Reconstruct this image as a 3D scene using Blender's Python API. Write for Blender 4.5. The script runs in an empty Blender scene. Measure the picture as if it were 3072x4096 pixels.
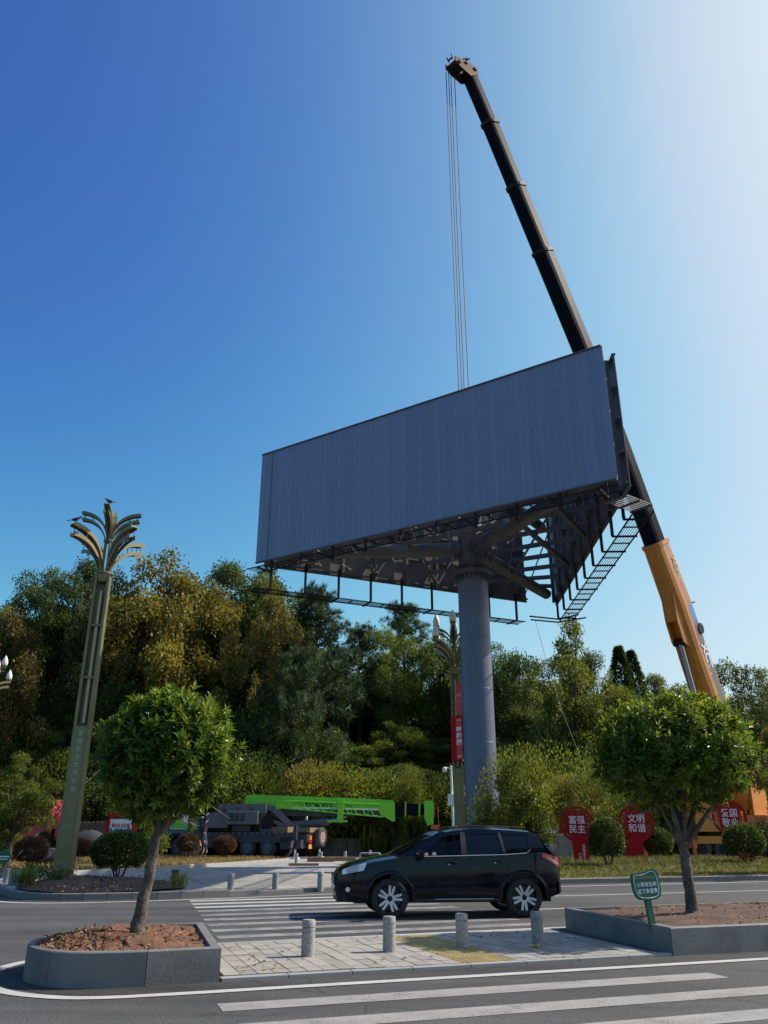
import bpy, math, random
import numpy as np
from mathutils import Vector, Matrix

# ------------------------------------------------------------------ camera, sky, sun, exposure
R = math.radians
SC = bpy.context.scene
COL = SC.collection
FPX = 3200.0                      # focal length in photograph pixels (3072 x 4096)
PITCH = math.atan(1287 / FPX)
CAMZ = 1.6
cam = bpy.data.cameras.new('camera')
cam.sensor_fit = 'VERTICAL'; cam.sensor_height = 36.0; cam.lens = 36.0 * FPX / 4096
cam.clip_start = 0.1; cam.clip_end = 4000
cam_o = bpy.data.objects.new('camera', cam); COL.objects.link(cam_o)
cam_o.location = (0, 0, CAMZ); cam_o.rotation_euler = (R(90) + PITCH, 0, 0)
SC.camera = cam_o

SUN_AZ, SUN_EL = 74.0, 42.0       # azimuth from +Y (view direction) towards +X
world = bpy.data.worlds.new('World'); SC.world = world; world.use_nodes = True
wn = world.node_tree.nodes; wl = world.node_tree.links
sky = wn.new('ShaderNodeTexSky'); sky.sky_type = 'NISHITA'; sky.sun_disc = False
sky.sun_elevation = R(SUN_EL); sky.sun_rotation = R(SUN_AZ)
sky.air_density = 1.0; sky.dust_density = 3.0; sky.ozone_density = 3.0; sky.altitude = 100
hs = wn.new('ShaderNodeHueSaturation'); hs.inputs['Saturation'].default_value = 1.28
wl.new(sky.outputs[0], hs.inputs['Color'])
# the whole sky goes through one film-like response curve (per channel), the same in every direction
SKY_K = 0.178
pre = wn.new('ShaderNodeVectorMath'); pre.operation = 'SCALE'; pre.inputs['Scale'].default_value = SKY_K
cur = wn.new('ShaderNodeRGBCurve'); cur.mapping.use_clip = False
for ci, pts in enumerate(([(0, 0), (.08, .048), (.12, .078), (.16, .125), (.36, .39), (.48, .55), (.65, .655), (1, .85), (1.6, 1.0)],
                          [(0, 0), (.188, .143), (.25, .225), (.283, .285), (.49, .60), (.64, .715), (.72, .765), (1, .90), (1.6, 1.05)],
                          [(0, 0), (.434, .445), (.53, .545), (.83, .80), (1, .87), (1.6, 1.08)])):
    cv = cur.mapping.curves[ci]
    cv.points[0].location = pts[0]; cv.points[1].location = pts[-1]
    for q in pts[1:-1]: cv.points.new(*q)
cur.mapping.update()
post = wn.new('ShaderNodeVectorMath'); post.operation = 'SCALE'; post.inputs['Scale'].default_value = 1 / SKY_K
wl.new(hs.outputs[0], pre.inputs[0]); wl.new(pre.outputs[0], cur.inputs['Color']); wl.new(cur.outputs[0], post.inputs[0]); wl.new(post.outputs[0], wn['Background'].inputs[0])
wn['Background'].inputs[1].default_value = 0.15
sun = bpy.data.lights.new('sun', 'SUN'); sun.energy = 4.9; sun.angle = R(0.5); sun.color = (1.0, 0.93, 0.82)
sun_o = bpy.data.objects.new('sun', sun); COL.objects.link(sun_o)
SUNDIR = Vector((math.sin(R(SUN_AZ)) * math.cos(R(SUN_EL)), math.cos(R(SUN_AZ)) * math.cos(R(SUN_EL)), math.sin(R(SUN_EL))))
sun_o.rotation_euler = SUNDIR.to_track_quat('Z', 'Y').to_euler(); sun_o.location = (40, 20, 60)
SC.view_settings.view_transform = 'Standard'; SC.view_settings.look = 'None'
SC.view_settings.gamma = 1.0; SC.view_settings.use_curve_mapping = False
SC.view_settings.exposure = 0.25
SC.render.engine = 'CYCLES'
SC.cycles.max_bounces = 8; SC.cycles.transparent_max_bounces = 12

# ------------------------------------------------------------------ measuring helpers: photograph pixel -> place in the scene
cP, sP = math.cos(PITCH), math.sin(PITCH)
def ray(u, v):
    a = (u - 1536) / FPX; b = (2048 - v) / FPX
    return a, cP - sP * b, sP + cP * b
def G(u, v, z=0.0):
    x, y, w = ray(u, v); t = (z - CAMZ) / w
    return Vector((x * t, y * t, z))
def P(u, v, Y):
    x, y, w = ray(u, v); t = Y / y
    return Vector((x * t, Y, CAMZ + w * t))
def project(p):
    z = p[2] - CAMZ; ax = cP * p[1] + sP * z; up = -sP * p[1] + cP * z
    return 1536 + FPX * p[0] / ax, 2048 - FPX * up / ax
RA = R(19.0)                      # the road runs 19 degrees off the picture plane
def S(s, n, z=0.0):
    return Vector((s * math.cos(RA) - n * math.sin(RA), s * math.sin(RA) + n * math.cos(RA), z))
def toS(p):
    return p[0] * math.cos(RA) + p[1] * math.sin(RA), -p[0] * math.sin(RA) + p[1] * math.cos(RA)
rng = np.random.default_rng(7)
random.seed(7)

# ------------------------------------------------------------------ mesh builder
class MB:
    def __init__(self):
        self.v = []; self.f = []
    def add(self, vs, fs):
        o = len(self.v); self.v += [tuple(p) for p in vs]; self.f += [tuple(i + o for i in f) for f in fs]; return self
    def box(self, c, s, m=None):
        x, y, z = s[0] / 2, s[1] / 2, s[2] / 2
        vs = [Vector(p) for p in ((-x,-y,-z),(x,-y,-z),(x,y,-z),(-x,y,-z),(-x,-y,z),(x,-y,z),(x,y,z),(-x,y,z))]
        if m is not None: vs = [m @ p for p in vs]
        c = Vector(c)
        return self.add([p + c for p in vs], [(3,2,1,0),(4,5,6,7),(0,1,5,4),(1,2,6,5),(2,3,7,6),(3,0,4,7)])
    def b6(self, x0, x1, y0, y1, z0, z1):
        return self.box(((x0+x1)/2, (y0+y1)/2, (z0+z1)/2), (x1-x0, y1-y0, z1-z0))
    def beam(self, p, q, w, h, up=(0, 0, 1)):
        p, q = Vector(p), Vector(q); a = (q - p); L = a.length; a.normalize(); up = Vector(up)
        if abs(a.dot(up)) > .98: up = Vector((1, 0, 0))
        sd = a.cross(up).normalized(); u2 = sd.cross(a)
        vs = []
        for e in (p, q):
            for i, j in ((-1,-1),(1,-1),(1,1),(-1,1)): vs.append(e + sd * (i * w / 2) + u2 * (j * h / 2))
        return self.add(vs, [(3,2,1,0),(4,5,6,7),(0,1,5,4),(1,2,6,5),(2,3,7,6),(3,0,4,7)])
    def tube(self, p, q, r1, r2=None, n=12, caps=True):
        return self.path([p, q], [r1, r1 if r2 is None else r2], n, caps)
    def path(self, pts, rad, n=8, caps=True):
        pts = [Vector(p) for p in pts]
        if not hasattr(rad, '__len__'): rad = [rad] * len(pts)
        vs = []; fs = []; ref = None
        for i, p in enumerate(pts):
            a = (pts[min(i+1, len(pts)-1)] - pts[max(i-1, 0)]).normalized()
            if ref is None:
                ref = Vector((0, 0, 1)) if abs(a.z) < .9 else Vector((1, 0, 0))
            sd = a.cross(ref)
            if sd.length < 1e-4: sd = a.cross(Vector((0, 1, 0)))
            sd.normalize(); up = sd.cross(a); ref = up
            for k in range(n):
                t = 2 * math.pi * k / n
                vs.append(p + sd * (math.cos(t) * rad[i]) + up * (math.sin(t) * rad[i]))
        for i in range(len(pts) - 1):
            for k in range(n):
                a0, b0 = i*n+k, i*n+(k+1) % n
                fs.append((a0, b0, b0+n, a0+n))
        if caps:
            fs.append(tuple(range(n-1, -1, -1))); fs.append(tuple(range((len(pts)-1)*n, len(pts)*n)))
        return self.add(vs, fs)
    def lathe(self, prof, n=16, c=(0, 0, 0), m=None, caps=True):
        vs = []; fs = []; c = Vector(c)
        for r, z in prof:
            for k in range(n):
                t = 2 * math.pi * k / n; p = Vector((r * math.cos(t), r * math.sin(t), z))
                vs.append((m @ p if m is not None else p) + c)
        for i in range(len(prof) - 1):
            for k in range(n):
                a0, b0 = i*n+k, i*n+(k+1) % n
                fs.append((a0, b0, b0+n, a0+n))
        if caps: fs.append(tuple(range(n-1, -1, -1))); fs.append(tuple(range((len(prof)-1)*n, len(prof)*n)))
        return self.add(vs, fs)
    def prism(self, poly, z0, z1, m=None):
        n = len(poly)
        vs = [Vector((x, y, z0)) for x, y in poly] + [Vector((x, y, z1)) for x, y in poly]
        if m is not None: vs = [m @ p for p in vs]
        return self.add(vs, [tuple(range(n-1, -1, -1)), tuple(range(n, 2*n))] + [(i, (i+1) % n, n+(i+1) % n, n+i) for i in range(n)])
    def grid(self, rows):
        w = len(rows[0]); vs = [p for r in rows for p in r]
        return self.add(vs, [(i*w+k, i*w+k+1, (i+1)*w+k+1, (i+1)*w+k) for i in range(len(rows)-1) for k in range(w-1)])
    def loft(self, rings, close=True, caps=True):
        n = len(rings[0]); vs = [p for r in rings for p in r]; fs = []
        for i in range(len(rings)-1):
            for k in range(n if close else n-1):
                a0, b0 = i*n+k, i*n+(k+1) % n
                fs.append((a0, b0, b0+n, a0+n))
        if caps and close:
            fs.append(tuple(range(n-1, -1, -1))); fs.append(tuple(range((len(rings)-1)*n, len(rings)*n)))
        return self.add(vs, fs)
    def xf(self, m):
        self.v = [tuple(m @ Vector(p)) for p in self.v]; return self
    def mesh(self, name, smooth=False):
        me = bpy.data.meshes.new(name); me.from_pydata(self.v, [], self.f); me.update()
        if smooth: auto_smooth(me, 40)
        return me
    def build(self, name, mat, parent=None, smooth=False, **kw):
        return obj(name, self.mesh(name, smooth), mat, parent, **kw)

def auto_smooth(me, deg):
    me.polygons.foreach_set('use_smooth', [True] * len(me.polygons))
    me.set_sharp_from_angle(angle=R(deg))

def obj(name, me, mat, parent=None, loc=None, rot=None, scale=None, label=None, cat=None, group=None, kind=None, bevel=0):
    o = bpy.data.objects.new(name, me); COL.objects.link(o)
    if mat is not None:
        if not me.materials: me.materials.append(mat)
        elif me.materials[0] != mat:
            o.material_slots[0].link = 'OBJECT'; o.material_slots[0].material = mat
    if parent is not None: o.parent = parent
    if loc is not None: o.location = loc
    if rot is not None: o.rotation_euler = rot
    if scale is not None: o.scale = scale if hasattr(scale, '__len__') else (scale,) * 3
    tag(o, label, cat, group, kind)
    if bevel:
        b = o.modifiers.new('bevel', 'BEVEL'); b.width = bevel; b.segments = 2; b.limit_method = 'ANGLE'
    return o
def tag(o, label=None, cat=None, group=None, kind=None):
    if label: o['label'] = label
    if cat: o['category'] = cat
    if group: o['group'] = group
    if kind: o['kind'] = kind
    return o
def thing(name, label, cat, loc=(0, 0, 0), rz=0.0, group=None, kind=None):
    o = bpy.data.objects.new(name, None); COL.objects.link(o)
    o.location = loc; o.rotation_euler = (0, 0, rz); o.empty_display_size = .3
    return tag(o, label, cat, group, kind)
def dup(root, loc, rz=None, scale=None, label=None, group=None):
    r = root.copy(); COL.objects.link(r); r.location = loc
    if rz is not None: r.rotation_euler = (0, 0, rz)
    if scale is not None: r.scale = scale if hasattr(scale, '__len__') else (scale,) * 3
    if label: r['label'] = label
    if group: r['group'] = group
    for ch in list(root.children):
        c = ch.copy(); COL.objects.link(c); c.parent = r
        for g in list(ch.children):
            d = g.copy(); COL.objects.link(d); d.parent = c
    return r

# ------------------------------------------------------------------ materials
def nt(name):
    m = bpy.data.materials.new(name); m.use_nodes = True
    return m, m.node_tree.nodes, m.node_tree.links, m.node_tree.nodes['Principled BSDF']
def noise(ns, ls, scale, detail=3, rough=.55, vec=None, dist=0):
    n = ns.new('ShaderNodeTexNoise'); n.inputs['Scale'].default_value = scale
    n.inputs['Detail'].default_value = detail; n.inputs['Roughness'].default_value = rough; n.inputs['Distortion'].default_value = dist
    if vec is not None: ls.new(vec, n.inputs['Vector'])
    return n.outputs['Fac']
def mapr(ns, ls, fac, a, b, c, d):
    n = ns.new('ShaderNodeMapRange'); ls.new(fac, n.inputs[0])
    for i, x in enumerate((a, b, c, d)): n.inputs[i+1].default_value = x
    return n.outputs[0]
def math_(ns, ls, op, a, b):
    n = ns.new('ShaderNodeMath'); n.operation = op
    for i, x in enumerate((a, b)):
        if isinstance(x, (int, float)): n.inputs[i].default_value = x
        else: ls.new(x, n.inputs[i])
    return n.outputs[0]
def mixc(ns, ls, fac, a, b, mode='MIX'):
    n = ns.new('ShaderNodeMix'); n.data_type = 'RGBA'; n.blend_type = mode
    if isinstance(fac, (int, float)): n.inputs[0].default_value = fac
    else: ls.new(fac, n.inputs[0])
    for k, x in ((6, a), (7, b)):
        if isinstance(x, (tuple, list)): n.inputs[k].default_value = (*x[:3], 1)
        else: ls.new(x, n.inputs[k])
    return n.outputs[2]
def M(name, col, rough=.6, metal=0.0, var=.18, scale=3.0, fine=0.0, fscale=60, bump=0.0, bscale=40, rnd=0.0, coat=0.0, spec=.5,
      dirt=None, dirt_amt=0.0, dscale=1.5, stretch=None, dlo=.52, dhi=.72):
    m, ns, ls, b = nt(name)
    tc = ns.new('ShaderNodeTexCoord'); vec = tc.outputs['Object']
    if stretch:
        mp = ns.new('ShaderNodeMapping'); ls.new(vec, mp.inputs[0]); mp.inputs['Scale'].default_value = stretch; vec = mp.outputs[0]
    f = mapr(ns, ls, noise(ns, ls, scale, 4, .6, vec), .3, .7, 1 - var, 1 + var)
    if fine:
        f = math_(ns, ls, 'MULTIPLY', f, mapr(ns, ls, noise(ns, ls, fscale, 2, .5, tc.outputs['Object']), .3, .7, 1 - fine, 1 + fine))
    if rnd:
        oi = ns.new('ShaderNodeObjectInfo')
        f = math_(ns, ls, 'MULTIPLY', f, mapr(ns, ls, oi.outputs['Random'], 0, 1, 1 - rnd, 1 + rnd))
    cmb = ns.new('ShaderNodeCombineColor')
    for i in range(3): ls.new(f, cmb.inputs[i])
    c = mixc(ns, ls, 1.0, col, cmb.outputs[0], 'MULTIPLY')
    if dirt_amt:
        d = mapr(ns, ls, noise(ns, ls, dscale, 6, .65, vec), dlo, dhi, 0, dirt_amt)
        c = mixc(ns, ls, d, c, dirt)
    ls.new(c, b.inputs['Base Color'])
    b.inputs['Roughness'].default_value = rough; b.inputs['Metallic'].default_value = metal
    b.inputs['Specular IOR Level'].default_value = spec; b.inputs['Coat Weight'].default_value = coat
    b.inputs['Coat Roughness'].default_value = .05
    if bump:
        bp = ns.new('ShaderNodeBump'); bp.inputs['Strength'].default_value = bump; bp.inputs['Distance'].default_value = .02
        ls.new(noise(ns, ls, bscale, 4, .6, tc.outputs['Object']), bp.inputs['Height']); ls.new(bp.outputs[0], b.inputs['Normal'])
    return m
def leafmat(name, c1, c2, c3=None, rough=.5, trans=.3, spec=.35):
    m, ns, ls, b = nt(name)
    at = ns.new('ShaderNodeAttribute'); at.attribute_name = 'tint'
    rp = ns.new('ShaderNodeValToRGB'); el = rp.color_ramp.elements
    el[0].color = (*c1, 1); el[1].color = (*c2, 1); el[0].position = .1; el[1].position = .75 if c3 else .95
    if c3:
        e = el.new(1.0); e.color = (*c3, 1)
    oi = ns.new('ShaderNodeObjectInfo')
    v = math_(ns, ls, 'ADD', at.outputs['Fac'], mapr(ns, ls, oi.outputs['Random'], 0, 1, -.12, .12))
    ls.new(v, rp.inputs[0]); ls.new(rp.outputs[0], b.inputs['Base Color'])
    b.inputs['Roughness'].default_value = rough; b.inputs['Specular IOR Level'].default_value = spec
    tr = ns.new('ShaderNodeBsdfTranslucent')
    yel = mixc(ns, ls, 1.0, rp.outputs[0], (1.5, 1.35, .5), 'MULTIPLY'); ls.new(yel, tr.inputs[0])
    mx = ns.new('ShaderNodeMixShader'); mx.inputs[0].default_value = trans
    ls.new(b.outputs[0], mx.inputs[1]); ls.new(tr.outputs[0], mx.inputs[2])
    ls.new(mx.outputs[0], ns['Material Output'].inputs[0])
    return m
def paintmat(name, wear, col=(.47, .455, .42)):
    m, ns, ls, b = nt(name)
    tc = ns.new('ShaderNodeTexCoord'); ob = tc.outputs['Object']
    w = math_(ns, ls, 'ADD', math_(ns, ls, 'MULTIPLY', noise(ns, ls, 2.2, 5, .7, ob), .38), math_(ns, ls, 'MULTIPLY', noise(ns, ls, 40, 4, .75, ob), .62))
    k = mapr(ns, ls, w, .56 - wear, .66 - wear, 0, .88)
    sh = mapr(ns, ls, noise(ns, ls, 3, 3, .6, ob), .3, .7, .85, 1.05)
    cmb = ns.new('ShaderNodeCombineColor')
    for i in range(3): ls.new(sh, cmb.inputs[i])
    c = mixc(ns, ls, k, mixc(ns, ls, 1, col, cmb.outputs[0], 'MULTIPLY'), (.10, .10, .105))
    ls.new(c, b.inputs['Base Color']); b.inputs['Roughness'].default_value = .75
    return m

def asphaltmat(name, col, patch):
    m, ns, ls, b = nt(name)
    tc = ns.new('ShaderNodeTexCoord'); ob = tc.outputs['Object']
    f = math_(ns, ls, 'MULTIPLY', mapr(ns, ls, noise(ns, ls, .35, 5, .65, ob), .3, .7, 1 - patch, 1 + patch),
              mapr(ns, ls, noise(ns, ls, 45, 3, .7, ob), .32, .68, .38, 1.75))
    mp = ns.new('ShaderNodeMapping'); ls.new(ob, mp.inputs[0]); mp.inputs['Rotation'].default_value = (0, 0, -RA); mp.inputs['Scale'].default_value = (.06, .9, 1)
    f = math_(ns, ls, 'MULTIPLY', f, mapr(ns, ls, noise(ns, ls, 1.0, 4, .6, mp.outputs[0]), .35, .65, .74, 1.22))
    vo = ns.new('ShaderNodeTexVoronoi'); vo.feature = 'DISTANCE_TO_EDGE'; vo.inputs['Scale'].default_value = .32
    wob = ns.new('ShaderNodeTexNoise'); wob.inputs['Scale'].default_value = 1.5; wob.inputs['Detail'].default_value = 4; ls.new(ob, wob.inputs['Vector'])
    wv = mixc(ns, ls, .22, ob, wob.outputs['Color'], 'ADD'); ls.new(wv, vo.inputs['Vector'])
    crack = mapr(ns, ls, vo.outputs['Distance'], 0.0, .005, .55, 1.0)
    f = math_(ns, ls, 'MULTIPLY', f, mapr(ns, ls, noise(ns, ls, 1.1, 6, .7, ob), .56, .70, 1.0, .62))
    f = math_(ns, ls, 'MULTIPLY', f, crack)
    cmb = ns.new('ShaderNodeCombineColor')
    for i in range(3): ls.new(f, cmb.inputs[i])
    ls.new(mixc(ns, ls, 1, col, cmb.outputs[0], 'MULTIPLY'), b.inputs['Base Color'])
    b.inputs['Roughness'].default_value = .82; b.inputs['Specular IOR Level'].default_value = .3
    bp = ns.new('ShaderNodeBump'); bp.inputs['Strength'].default_value = .5; bp.inputs['Distance'].default_value = .012
    ls.new(noise(ns, ls, 55, 3, .7, ob), bp.inputs['Height']); ls.new(bp.outputs[0], b.inputs['Normal'])
    return m

m_asphalt = asphaltmat('asphalt', (.072, .069, .066), .24)
m_gutter = asphaltmat('asphalt_gutter', (.050, .047, .045), .2)
m_earth = M('earth', (.13, .09, .06), .95, var=.35, scale=.8, bump=.4, bscale=12)
m_paint = paintmat('road_paint', -.05)
m_paint_worn = paintmat('road_paint_worn', .05, (.31, .295, .265))
m_paint_far = paintmat('road_paint_far', .02, (.43, .42, .39))
m_paint_far2 = paintmat('road_paint_far_worn', .12, (.34, .33, .305))
m_granite = M('granite', (.165, .158, .15), .7, var=.22, scale=1.2, fine=.34, fscale=70, rnd=.10, bump=.15, bscale=90, dirt=(.085, .078, .068), dirt_amt=.6, dscale=2.2)
m_granite_cut = M('granite_rim', (.33, .32, .30), .65, var=.12, scale=2, fine=.22, fscale=160, rnd=.06, dirt=(.16, .14, .12), dirt_amt=.35, dscale=4)
m_granite_tar = M('granite_stained', (.16, .153, .145), .7, var=.16, scale=1.5, fine=.28, fscale=140, rnd=.08, dirt=(.035, .033, .03), dirt_amt=.92, dscale=1.6, stretch=(1, 1, .5), dlo=.53, dhi=.6)
m_bollard = M('bollard_granite', (.30, .29, .27), .75, var=.12, scale=3, fine=.5, fscale=62, rnd=.08, dirt=(.16, .15, .14), dirt_amt=.35, dscale=3)
m_slab = M('paving_slab', (.30, .275, .235), .85, var=.16, scale=2.5, fine=.22, fscale=60, rnd=.16, dirt=(.17, .14, .11), dirt_amt=.35, dscale=3.5)
m_joint = M('paving_joint', (.10, .085, .07), .95, var=.3, scale=6)
m_tactile = M('tactile_yellow', (.42, .31, .12), .85, var=.22, scale=3, fine=.15, rnd=.14, dirt=(.22, .19, .13), dirt_amt=.55, dscale=4)
m_soil = M('red_soil', (.155, .068, .036), .97, var=.45, scale=2.6, fine=.35, fscale=22, bump=.9, bscale=18, dirt=(.10, .06, .035), dirt_amt=.7, dscale=5)
m_soil_d = M('brown_soil', (.10, .058, .036), .97, var=.45, scale=2.6, fine=.35, fscale=22, bump=.9, bscale=18, dirt=(.17, .10, .05), dirt_amt=.6, dscale=5)
m_litter = leafmat('dry_litter', (.10, .055, .03), (.30, .19, .09), (.42, .32, .18), rough=.8, trans=.1)
m_lawn = M('lawn_ground', (.12, .11, .035), .97, var=.4, scale=1.2, fine=.3, fscale=15, bump=.6, bscale=20)
m_lawn_dry = M('lawn_ground_dry', (.16, .115, .05), .97, var=.45, scale=.9, fine=.3, fscale=12, bump=.6, bscale=20)
m_hill = M('hill_ground', (.070, .072, .028), .97, var=.5, scale=.35, fine=.3, fscale=4)
m_wallc = M('old_concrete', (.20, .195, .18), .9, var=.3, scale=.8, fine=.2, fscale=15, bump=.4, bscale=10, dirt=(.07, .07, .05), dirt_amt=.7, dscale=1.0)
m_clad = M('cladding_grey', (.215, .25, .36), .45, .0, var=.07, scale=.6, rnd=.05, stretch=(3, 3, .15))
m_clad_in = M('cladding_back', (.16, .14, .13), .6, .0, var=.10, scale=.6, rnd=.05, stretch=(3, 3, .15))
m_steel = M('grey_steel_paint', (.105, .108, .12), .5, .0, var=.18, scale=1.0, dirt=(.13, .09, .06), dirt_amt=.3, dscale=2)
m_column = M('column_paint', (.105, .125, .195), .4, .0, var=.10, scale=.5, dirt=(.085, .08, .08), dirt_amt=.5, dscale=1.1, stretch=(1, 1, 2.2))
m_dark = M('dark_steel', (.022, .023, .026), .6, .0, var=.25, scale=3, spec=.12)
m_tyre_dust = M('dusty_tyre', (.055, .052, .05), .9, var=.3, scale=5, dirt=(.14, .12, .10), dirt_amt=.5, dscale=4)
m_black = M('black_rubber', (.022, .022, .023), .85, var=.25, scale=8, dirt=(.09, .08, .07), dirt_amt=.3, dscale=5)
m_boom = M('boom_dark', (.007, .009, .015), .55, .0, spec=.04, var=.2, scale=.7, dirt=(.03, .03, .03), dirt_amt=.3, dscale=.9, stretch=(2, 2, .25))
m_orange = M('crane_orange', (.55, .205, .028), .42, var=.10, scale=1.0, dirt=(.22, .11, .04), dirt_amt=.45, dscale=.9)
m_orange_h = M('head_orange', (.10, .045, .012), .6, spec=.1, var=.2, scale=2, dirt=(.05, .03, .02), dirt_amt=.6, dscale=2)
m_orange_d = M('hook_orange', (.55, .14, .03), .5, var=.15)
m_green = M('crane_green', (.15, .54, .02), .4, var=.07, scale=1.2, coat=.2)
m_cgrey = M('crane_grey', (.115, .122, .145), .45, .1, var=.12, scale=1.5, dirt=(.10, .09, .08), dirt_amt=.3)
m_cblue = M('chassis_navy', (.035, .042, .065), .5, .1, var=.2, scale=2, dirt=(.11, .09, .075), dirt_amt=.35, dscale=2)
m_white = M('white_paint', (.78, .78, .76), .45, var=.06)
m_chrome = M('cylinder_chrome', (.42, .50, .66), .22, .9, var=.08)
m_rope = M('steel_rope', (.07, .07, .075), .6, .5)
m_lampg = M('lamp_olive', (.20, .18, .085), .42, .35, var=.14, scale=1.5, dirt=(.10, .09, .05), dirt_amt=.35, dscale=2)
m_lampd = M('lamp_olive_fretwork', (.055, .05, .03), .55, .3)
m_tube = M('lamp_tube_cream', (.60, .47, .26), .45, var=.08)
m_bulb = M('frosted_glass', (.80, .79, .74), .3, var=.05)
m_red = M('sign_red', (.42, .008, .014), .6, var=.10, scale=2, spec=.15)
m_redp = M('truck_red', (.52, .03, .06), .4, var=.10, coat=.2)
m_rust = M('truck_bed_rust', (.16, .075, .065), .75, var=.25, scale=2, dirt=(.09, .06, .05), dirt_amt=.5)
m_gsign = M('sign_green', (.008, .115, .055), .45, var=.10, scale=3)
m_gsign2 = M('sign_green_edge', (.012, .15, .065), .45, var=.10, scale=3)
m_text = M('lettering_white', (.78, .80, .84), .5, var=.03)
m_textg = M('lettering_gold', (.50, .40, .12), .5, var=.08)
m_texts = M('lettering_silver', (.42, .42, .36), .4, .3, var=.08)
m_textr = M('lettering_red', (.50, .03, .02), .5, var=.03)
m_bark = M('bark_grey', (.10, .080, .062), .9, var=.45, scale=7, fine=.4, fscale=30, bump=1.0, bscale=22, dirt=(.21, .185, .15), dirt_amt=.5, dscale=7)
m_bark_d = M('bark_dark', (.075, .058, .042), .95, var=.35, scale=4, bump=.6, bscale=20)
m_wood = M('timber', (.24, .15, .085), .85, var=.25, scale=3, stretch=(.6, 5, 5), dirt=(.10, .07, .05), dirt_amt=.4)
m_rock = M('boulder', (.33, .22, .17), .9, var=.25, scale=2, bump=.7, bscale=6, dirt=(.16, .12, .10), dirt_amt=.5)
m_rockd = M('dark_boulder', (.045, .047, .055), .9, var=.3, scale=2, bump=.7, bscale=6)
m_tarp = M('blue_tarp', (.04, .055, .11), .4, var=.2, scale=5)
m_paint_car = M('black_car_paint', (.0035, .0048, .012), .10, 0, var=.05, coat=.0, spec=.34)
m_plastic = M('black_plastic', (.018, .018, .019), .6, var=.1)
m_alloy = M('alloy_silver', (.62, .63, .64), .3, .3, var=.05)
m_taill = M('tail_light_red', (.45, .012, .015), .15, var=.05, coat=.6)
m_lens = M('clear_lens', (.62, .66, .70), .12, .25, var=.08, coat=.6)
m_amber = M('amber_lens', (.75, .20, .02), .3, var=.05)
m_blue = M('sky_blue_decal', (.05, .26, .60), .4, var=.05)
m_plate = M('yellow_plate', (.62, .36, .04), .5, var=.05)
m_skin = M('skin', (.36, .20, .14), .6, var=.08)
m_navy = M('navy_cloth', (.016, .022, .045), .85, var=.2)
m_hair = M('hair_black', (.012, .011, .010), .6)
m_bird = M('bird_feathers', (.045, .045, .055), .7, var=.3)
def glassmat(name, tint, tr):
    m, ns, ls, b = nt(name)
    b.inputs['Base Color'].default_value = (.006, .007, .010, 1); b.inputs['Roughness'].default_value = .04
    t = ns.new('ShaderNodeBsdfTransparent'); t.inputs[0].default_value = (*tint, 1)
    mx = ns.new('ShaderNodeMixShader'); mx.inputs[0].default_value = tr
    ls.new(b.outputs[0], mx.inputs[1]); ls.new(t.outputs[0], mx.inputs[2]); ls.new(mx.outputs[0], ns['Material Output'].inputs[0])
    return m
m_glass = glassmat('tinted_glass', (.55, .62, .58), .62)
m_glass_p = glassmat('privacy_glass', (.2, .22, .25), .12)

# lettering: every text mesh is made here, while the scene is still small
TXT = {}
def make_text(key, body, bold=0.0, spacing=1.0, line=1.0):
    c = bpy.data.curves.new('lettering', 'FONT'); c.body = body; c.align_x = 'CENTER'; c.align_y = 'CENTER'
    c.offset = bold; c.space_character = spacing; c.space_line = line; c.resolution_u = 3
    o = bpy.data.objects.new('lettering', c); COL.objects.link(o)
    dg = bpy.context.evaluated_depsgraph_get()
    me = bpy.data.meshes.new_from_object(o.evaluated_get(dg), depsgraph=dg)
    bpy.data.objects.remove(o); bpy.data.curves.remove(c)
    co = np.zeros(len(me.vertices) * 3); me.vertices.foreach_get('co', co); co = co.reshape(-1, 3)
    co[:, :2] -= (co[:, :2].max(0) + co[:, :2].min(0)) / 2
    me.vertices.foreach_set('co', co.ravel()); me.name = 'lettering'
    TXT[key] = (me, co[:, 0].max() - co[:, 0].min(), co[:, 1].max() - co[:, 1].min())
for k, b_, bo, ls_ in (('fq', '富强\n民主', .007, 1.05), ('wm', '文明\n和谐', .007, 1.05), ('ag', '爱国\n敬业', .007, 1.05), ('sh', '社\n会\n主\n义\n心', .01, .95), ('hx', '核', .02, 1),
                   ('jz', '价\n值', .01, .95), ('qj', '勤俭自强', .02, 1), ('xc', '小草有生命\n足下多留青', .015, 1.3), ('xs', '爱护花草树木城乡建设局宣', .0, 1),
                   ('lamp', '富\n强\n民\n主\n文\n明\n和\n谐', .0, 1.35), ('th', '泰\n和\n园', .03, 1.05), ('zl', 'ZOOMLION', .03, 1), ('ztf', 'ZTF251', .02, 1),
                   ('xct', 'XCT130', .03, 1), ('xcmg', 'XCMG', .03, 1), ('cent', '100', .04, 1)):
    make_text(k, b_, bo, line=ls_)
def text(key, mat, parent, pos, right, up, width=None, height=None, name='lettering'):
    me, w, h = TXT[key]
    me = me.copy()
    right = Vector(right).normalized(); up = Vector(up); up = (up - right * up.dot(right)).normalized(); nz = right.cross(up)
    s = (width / w) if width else (height / h)
    m = Matrix((right, up, nz)).transposed().to_4x4(); m.translation = Vector(pos)
    me.transform(m @ Matrix.Scale(s, 4))
    me.materials.clear(); me.materials.append(mat)
    return obj(name, me, mat, parent)

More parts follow.
